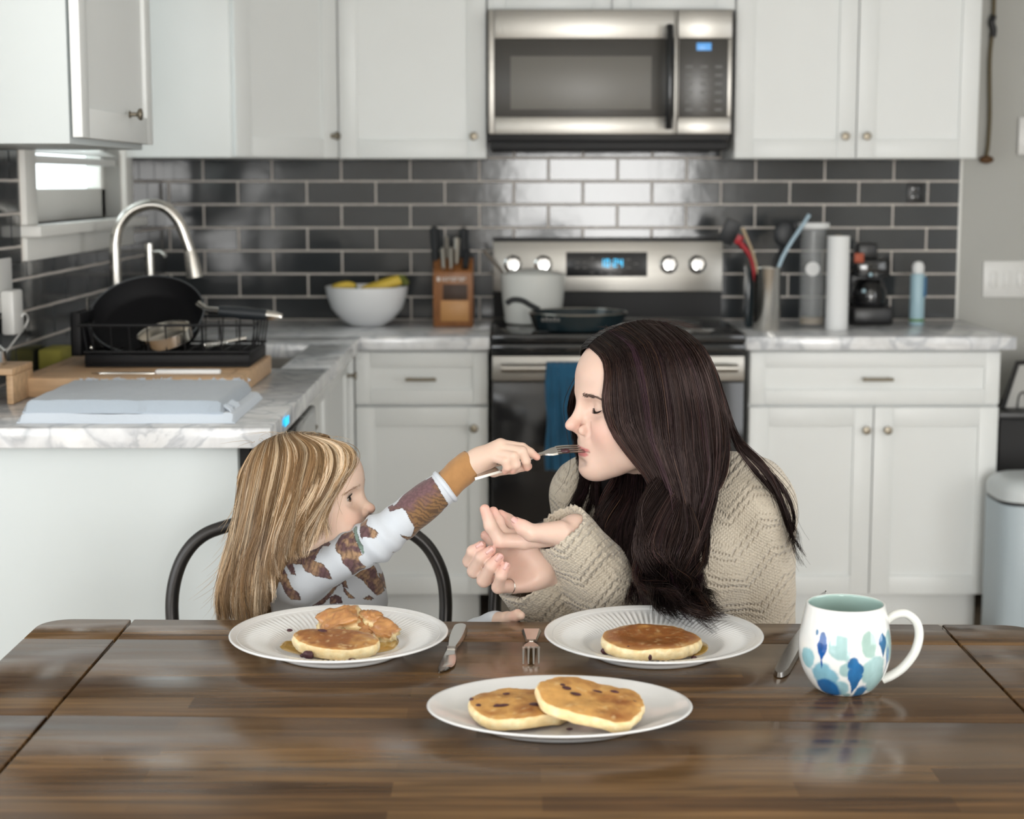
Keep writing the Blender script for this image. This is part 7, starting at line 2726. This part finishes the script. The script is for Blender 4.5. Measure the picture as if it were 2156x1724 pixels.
motifs = [
    ('feather', [(1270, 500), (1320, 475), (1345, 500), (1400, 430), (1460, 350), (1580, 270), (1620, 220), (1660, 240), (1720, 205), (1790, 290), (1880, 460), (1890, 490), (1830, 540), (1790, 620), (1650, 740), (1560, 800), (1490, 830), (1440, 790), (1390, 725), (1480, 740), (1530, 660), (1500, 600), (1480, 540), (1440, 520), (1320, 560)]),
    ('leaf', [(1010, 670), (1090, 640), (1090, 700), (1130, 710), (1180, 720), (1240, 770), (1300, 880), (1200, 850), (1120, 880), (1090, 900), (1050, 830)]),
    ('green', [(945, 740), (985, 705), (1030, 840), (1080, 890), (1130, 940), (1158, 1020), (1060, 970), (1010, 900)]),
    ('leaf', [(770, 900), (800, 830), (850, 770), (930, 740), (960, 780), (1010, 900), (1045, 990), (1000, 1080), (940, 1120), (885, 1140), (880, 1080), (830, 1030), (820, 970), (780, 950)]),
    ('leaf', [(320, 960), (400, 900), (470, 860), (560, 840), (620, 870), (650, 840), (710, 880), (690, 915), (620, 900), (580, 1000), (560, 1050), (650, 1075), (690, 1120), (712, 1205), (640, 1200), (560, 1190), (480, 1160), (410, 1090), (350, 1060)]),
    ('leaf', [(150, 990), (220, 950), (300, 980), (360, 1060), (410, 1090), (330, 1100), (375, 1190), (320, 1185), (260, 1110), (210, 1120)]),
    ('leaf', [(140, 1170), (230, 1130), (270, 1180), (300, 1260), (340, 1330), (390, 1370), (385, 1440), (300, 1450), (240, 1360), (210, 1270), (150, 1260), (120, 1350), (60, 1420), (100, 1250)]),
    ('leaf', [(1420, 900), (1440, 930), (1425, 935)]),
]
motifs = [(k, poly7(p)) for k, p in motifs]
MAX_ = max(p[:, 0].max() for _, p in motifs)
# unseen side of the sleeve and the chest get further leaves
rng = np.random.default_rng(8)


def leaf_shape(c, a, L_, W__):
    t = np.linspace(0, 1, 12)
    up_ = np.stack([t * L_ - L_ / 2, W__ * np.sin(t * math.pi) ** .8], 1)
    q_ = np.concatenate([up_, up_[::-1] * [1, -1]])
    return np.stack([q_[:, 0] * math.cos(a) - q_[:, 1] * math.sin(a) + c[0], q_[:, 0] * math.sin(a) + q_[:, 1] * math.cos(a) + c[1]], 1)


for c, a, L_, W__ in (((.03, .085), .4, .06, .013), ((.10, -.085), 2.0, .06, .014), ((.17, .08), .9, .055, .012), ((.22, -.07), .2, .05, .012)):
    motifs.append(('leaf', leaf_shape(c, a, L_, W__)))


def inside(pts, poly):
    x, y = pts[:, 0], pts[:, 1]
    r_ = np.zeros(len(pts), bool)
    n = len(poly)
    for i in range(n):
        x0, y0_ = poly[i]
        x1, y1_ = poly[(i + 1) % n]
        c = ((y0_ > y) != (y1_ > y)) & (x < (x1 - x0) * (y - y0_) / (y1_ - y0_ + 1e-12) + x0)
        r_ ^= c
    return r_


def edge_dist(pts, poly):
    d_ = np.full(len(pts), 9.0)
    for i in range(len(poly)):
        a, b_ = poly[i], poly[(i + 1) % len(poly)]
        ab = b_ - a
        h = np.clip(((pts - a) @ ab) / max(ab @ ab, 1e-12), 0, 1)
        d_ = np.minimum(d_, np.linalg.norm(pts - a - h[:, None] * ab, axis=1))
    return d_


WHITE = np.array([.53, .565, .61])
PLUM, RUST, UMB, TAN, GRN = np.array([.125, .066, .072]), np.array([.205, .112, .046]), np.array([.036, .020, .016]), np.array([.36, .225, .130]), np.array([.14, .20, .17])


def print_colors(V):
    C = np.tile(WHITE, (len(V), 1))
    # nearest limb: sleeve or chest
    d_ = V - ARM0
    t = d_ @ aA
    ra = d_ - t[:, None] * aA
    on_arm = (np.linalg.norm(ra, axis=1) < .050) & (t > -.045) & (V[:, 1] < 2.56)
    an = np.arctan2(ra @ aS, ra @ aN)
    rad = np.clip(.0375 - .040 * t, .026, .0375)
    # as seen from the front a print at height h above the axis sits at asin(h / r)
    uv = np.stack([t, rad * np.sin(np.clip(an, -1.57, 1.57)) + rad * (np.abs(an) > 1.57) * (np.abs(an) - 1.57) * np.sign(an)], 1)
    jit = np.stack([fbm(V, 160, 3, 2) - .5, fbm(V, 160, 9, 2) - .5], 1) * .0026
    n1, n2 = fbm(V, 90, 21, 3), fbm(V * [1, 1, 1], 420, 31, 2)

    def paint(mask, pts2, poly, kind):
        if not mask.any():
            return
        idx = np.nonzero(mask)[0]
        q_ = pts2[idx]
        lo, hi = poly.min(0) - .004, poly.max(0) + .004
        bb = ((q_ > lo) & (q_ < hi)).all(1)
        idx, q_ = idx[bb], q_[bb]
        if not len(idx):
            return
        ins = inside(q_, poly)
        idx, q_ = idx[ins], q_[ins]
        if not len(idx):
            return
        e = edge_dist(q_, poly)
        a = np.clip((n1[idx] - .38) * 5, 0, 1)[:, None]
        b_ = np.clip((n2[idx] - .42) * 5, 0, 1)[:, None]
        if kind == 'green':
            col = GRN * (.8 + .5 * a)
        elif kind == 'feather':
            k = np.clip((q_[:, 1] - poly[:, 1].mean()) / .018 + .35 + (n1[idx] - .5) * 2, 0, 1)[:, None]
            vein = np.clip(np.sin(q_[:, 0] * 900 + q_[:, 1] * 700 + n1[idx] * 14) * 2, 0, 1)[:, None]
            col = (PLUM * (.9 + .3 * b_)) * k + (RUST * (1 - vein * .6) + UMB * (vein * .6)) * (1 - k)
        else:
            vein = np.clip(np.sin(q_[:, 0] * 620 - q_[:, 1] * 820 + n1[idx] * 9) * 2 - .6, 0, 1)[:, None]
            col = PLUM * a + TAN * (1 - a)
            col = col * (1 - vein * .45) + UMB * vein * .45
            col = col * (1 - .25 * b_) + UMB * .25 * b_
        k = np.clip(1 - e / .0013, 0, 1)[:, None] * .8
        C[idx] = col * (1 - k) + UMB * k
    for kind, poly in motifs:
        paint(on_arm, uv + jit, poly, kind)
    chest = ~on_arm
    cuv = np.stack([V[:, 0], V[:, 2]], 1)
    S7 = lambda pts: np.array([P(560 + x / 4.9, 960 + y / 4.9, 2.51)[[0, 2]] for x, y in pts])
    front = chest & (V[:, 1] < gCH[1] + .01)
    for pts in ([(905, 1235), (1060, 1150), (1110, 1210), (1130, 1290), (1180, 1380), (1200, 1470), (1130, 1480), (1060, 1400), (1000, 1320)],
                [(1130, 1270), (1190, 1310), (1220, 1400), (1300, 1450), (1360, 1500), (1340, 1530), (1230, 1510), (1190, 1420)],
                [(490, 1510), (520, 1440), (620, 1390), (760, 1290), (620, 1320), (625, 1300), (820, 1270), (740, 1340), (680, 1420), (600, 1500)],
                [(780, 1290), (820, 1280), (850, 1370), (800, 1340), (870, 1420), (935, 1470), (860, 1465), (810, 1400)],
                [(668, 1500), (670, 1430), (720, 1410), (780, 1440), (800, 1500)], [(995, 1480), (1060, 1460), (1110, 1500), (1060, 1510)],
                [(110, 1560), (160, 1535), (220, 1545), (180, 1560)]):
        paint(front, cuv + jit, S7(pts), 'leaf')
    for k in range(26):
        c_ = np.array([gCH[0] + rng.normal(0, .07), .58 + rng.random() * .26])
        paint(chest & (V[:, 1] > gCH[1] - .02), cuv + jit, leaf_shape(c_, rng.random() * 6.28, .05, .011), 'leaf')
    return C


Cg = print_colors(V)
body_mesh('top', V, Q, 'shirt_print', person_g, Cg)
# white turned edge and mustard cuff
e1, e2 = gCU + gax * .004, wr_c
# cuff axis bends to the wrist
cax = (wr_c - gCU); cax /= np.linalg.norm(cax)
aa_ = np.linspace(0, 2 * math.pi, 48, endpoint=False)
u1 = np.cross(gax, [0, 0, 1.0]); u1 /= np.linalg.norm(u1)
u2 = np.cross(gax, u1)
hem = MB().tube(np.array([gCU + gax * .0005 + .0246 * (math.cos(t) * u1 + math.sin(t) * u2) for t in aa_]), .0030, 10, closed=True, flat=(1, 1.2))
hem.build('sleeve_hem', 'hem_white', person_g, sharp=0)
V, Q = skin([rc(gCU - gax * .006, gCU * .3 + wr_c * .7, .0232, .0208, .01), rc(gCU * .3 + wr_c * .7, wr_c + cax * .004, .0208, .0203, .01), rc(wr_c - cax * .012, wr_c + cax * .05, .0178, .0178, .003, -1), rc(wr_c + cax * .030, wr_c + cax * .07, .028, .028, .002, -1)], .0019, lambda X_: (fbm(X_, 45, 4, 2) - .5) * .0035)
body_mesh('cuff', V, Q, 'cuff_mustard', person_g)
# legs on the chair
gh = np.array([gBE[0], 2.60, .525])
V, Q = skin([rc(gh + [.05, 0, 0], gh + [.07, -.26, .0], .058, .045, .02), rc(gh + [-.05, 0, 0], gh + [-.05, -.26, .0], .058, .045, .02), rc(gh + [.07, -.26, 0], gh + [.08, -.22, -.26], .042, .032, .015), rc(gh + [-.05, -.26, 0], gh + [-.06, -.22, -.26], .042, .032, .015), el(gh, (.10, .08, .065), .03)], .007)
body_mesh('leggings', V, Q, 'leggings', person_g)

# hair ------------------------------------------------------------------------------
gn = [
    [('L', 62, -1, 0.006), ('L', 62, -15, 0.010), (735, 942, .005), (748, 968, .006), (730, 1002, .006), (706, 1030, .006), (692, 1062, .008), (690, 1098, 2.425), (700, 1128, 2.425)],
    [('L', 70, -2, 0.007), ('L', 70, -15, 0.011), (712, 940, .008), (724, 980, .009), (704, 1022, .010), (680, 1066, .011), (662, 1108, 2.418), (648, 1142, 2.412), (636, 1168, 2.408)],
    [('L', 78, -2, 0.008), ('L', 78, -15, 0.012), (678, 945, .010), (680, 1005, .013), (662, 1060, .014), (640, 1110, 2.412), (628, 1150, 2.406), (632, 1178, 2.402)],
    [('L', 86, -2, 0.009), ('L', 86, -15, 0.013), (640, 950, .012), (630, 1020, .016), (612, 1080, 2.412), (600, 1140, 2.405), (604, 1182, 2.400)],
    [('L', 95, -2, 0.010), ('L', 95, -15, 0.014), (603, 955, .013), (592, 1030, .017), (576, 1100, 2.415), (562, 1170, 2.408), (560, 1235, 2.402), (568, 1290, 2.398)],
    [('L', 104, -2, 0.011), ('L', 104, -15, 0.015), (568, 965, .014), (556, 1040, .018), (546, 1110, 2.430), (530, 1180, 2.425), (528, 1250, 2.420), (540, 1315, 2.418)],
    [('L', 114, -2, 0.012), ('L', 114, -15, 0.016), (535, 978, .014), (520, 1060, .018), (508, 1140, 2.462), (494, 1210, 2.458), (488, 1270, 2.455), (500, 1325, 2.452)],
    [('L', 126, -2, 0.013), ('L', 126, -15, 0.017), ('L', 150, -22, .016), (500, 1060, 2.530), (486, 1130, 2.520), (470, 1200, 2.512), (460, 1262, 2.508), (462, 1325, 2.505)],
]
gf = [
    [('L', 62, 1, 0.002), ('L', 62, 14, 0.006), ('L', 54, 25, .007), ('L', 40, 52, .009), ('L', 10, 72, .011), (700, 1150, 2.600), (690, 1230, 2.600)],
    [('L', 78, 1, 0.004), ('L', 78, 14, 0.008), ('L', 76, 30, .010), ('L', 72, 62, .013), (640, 1060, 2.620), (630, 1150, 2.620), (620, 1260, 2.620)],
    [('L', 95, 1, 0.006), ('L', 95, 14, 0.010), ('L', 98, 30, .012), ('L', 105, 62, .015), (580, 1060, 2.620), (560, 1160, 2.620), (555, 1290, 2.620)],
    [('L', 112, 1, 0.008), ('L', 112, 14, 0.012), ('L', 122, 25, .014), ('L', 140, 50, .018), (520, 1080, 2.600), (500, 1180, 2.590), (490, 1310, 2.590)],
    [('L', 126, 0, 0.009), ('L', 126, 14, 0.013), ('L', 155, 0, .016), ('L', 180, 5, .018), (496, 1110, 2.545), (474, 1210, 2.535), (465, 1320, 2.530)],
]
WG = lambda pts: guide_pts(hg_solid, pts, Bg, Hg, GS)
gd = np.array([.200, .118, .055]) * 1.15
gm = np.array([[.33, .215, .115], [.29, .180, .088], [.37, .255, .145]]) * 1.15
ghh = np.array([[.52, .40, .27], [.60, .48, .35], [.46, .33, .20]]) * 1.15
sets = []
for g, n_, sd_, kw in ((gn, 8500, 21, dict(layer=.015, nlock=80, wave=.0060, wave_n=1.5, len_jit=.24, spread=.0020, curl_pow=1.3, fly=.035)),
                       (gf, 2600, 22, dict(view=(0, 1, .1), layer=.004, nlock=30, wave=.003, wave_n=1.2, len_jit=.15, spread=.0025))):
    S_, li_ = strands([WG(g_) for g_ in g], n_, sd_, 26, **kw)
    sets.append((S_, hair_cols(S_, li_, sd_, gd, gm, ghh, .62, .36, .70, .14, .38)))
rng = np.random.default_rng(31)
fly = []
for k in range(40):
    u = rng.random()
    p0 = P(520 + u * 200, 925 - 14 * math.sin(u * 3.0) + 10 * (u < .2), 2.50 + .03 * rng.random())
    d0 = np.array([rng.normal(-.3, .6), rng.normal(0, .4), .6 + .4 * rng.random()])
    L_ = .008 + .010 * rng.random()
    t = np.linspace(0, 1, 26)[:, None]
    fly.append(p0 + d0 * L_ * t * (1 - .45 * t) + np.array([rng.normal(-.015, .02), 0, -.010]) * t ** 2)
for k in range(60):
    y_ = 1040 + rng.random() * 240
    p0 = P(505 - (y_ - 1040) * .17, y_, 2.50)
    t = np.linspace(0, 1, 26)[:, None]
    fly.append(p0 + np.array([-.012 - .02 * rng.random(), 0, -.03 - .05 * rng.random()]) * t + np.array([.015 * rng.normal(), 0, 0]) * t ** 2)
fly = np.stack(fly)
sets.append((fly, np.tile(np.array([.45, .33, .20]), (len(fly), 26, 1))))
S_ = np.concatenate([s[0] for s in sets])
C_ = np.concatenate([s[1] for s in sets])
WD = np.concatenate([np.full(len(s[0]), .00042) for s in sets[:-1]] + [np.full(len(fly), .00022)])
hair_g = strand_mesh('hair', S_, WD, C_, 'hair_blond', person_g, tip=.3, seed=6)
hs = moved([el((-.010, 0, .034), (.098, .0765, .0795), .01), el((-.045, 0, -.010), (.062, .078, .085), .03)], Bg, Hg, GS)
hs += [rc(toG((-.02, -.062, -.02)), P(598, 1130, 2.450), .024, .020, .03), rc(P(598, 1130, 2.45), P(560, 1260, 2.440), .018, .010, .02), rc(toG((-.06, -.04, -.03)), P(535, 1160, 2.48), .032, .025, .03), rc(P(535, 1160, 2.48), P(522, 1300, 2.475), .023, .014, .02), rc(toG((-.07, .02, -.04)), P(545, 1200, 2.55), .038, .038, .03), rc(P(545, 1200, 2.55), P(532, 1320, 2.55), .034, .028, .03)]
hs += moved([el((.112, 0, -.030), (.080, .078, .105), .012, -1), el((.070, -.055, -.050), (.060, .045, .080), .02, -1), el((.070, .055, -.050), (.060, .045, .080), .02, -1)], Bg, Hg, GS)
V, Q = skin(hs, .004)
body_mesh('hair_mass', V, Q, 'hair_blond_base', hair_g)

# fork in her hand
fA, fB = P(998, 1003, 2.4635), P(1230, 945, 2.486)
fork(fA, fB, (.05, -.42, 1), 'steel fork held out by the girl, its tines in the woman\'s mouth', dip=.0085, half=.0105, end=.0072)
fb = P(1190, 951, 2.474)
bt = MB().sphere((0, 0, 0), .0058, 16, 10, (1.25, .9, .7))
nv = bt.verts()
bt.v = [nv * (1 + .4 * (vnoise(nv, 220, 3) - .5))[:, None] + fb + [0, 0, .001]]
tag(bt.build('pancake_bite', 'berry'), 'dark berry bite stuck on the fork the girl holds out', 'food')
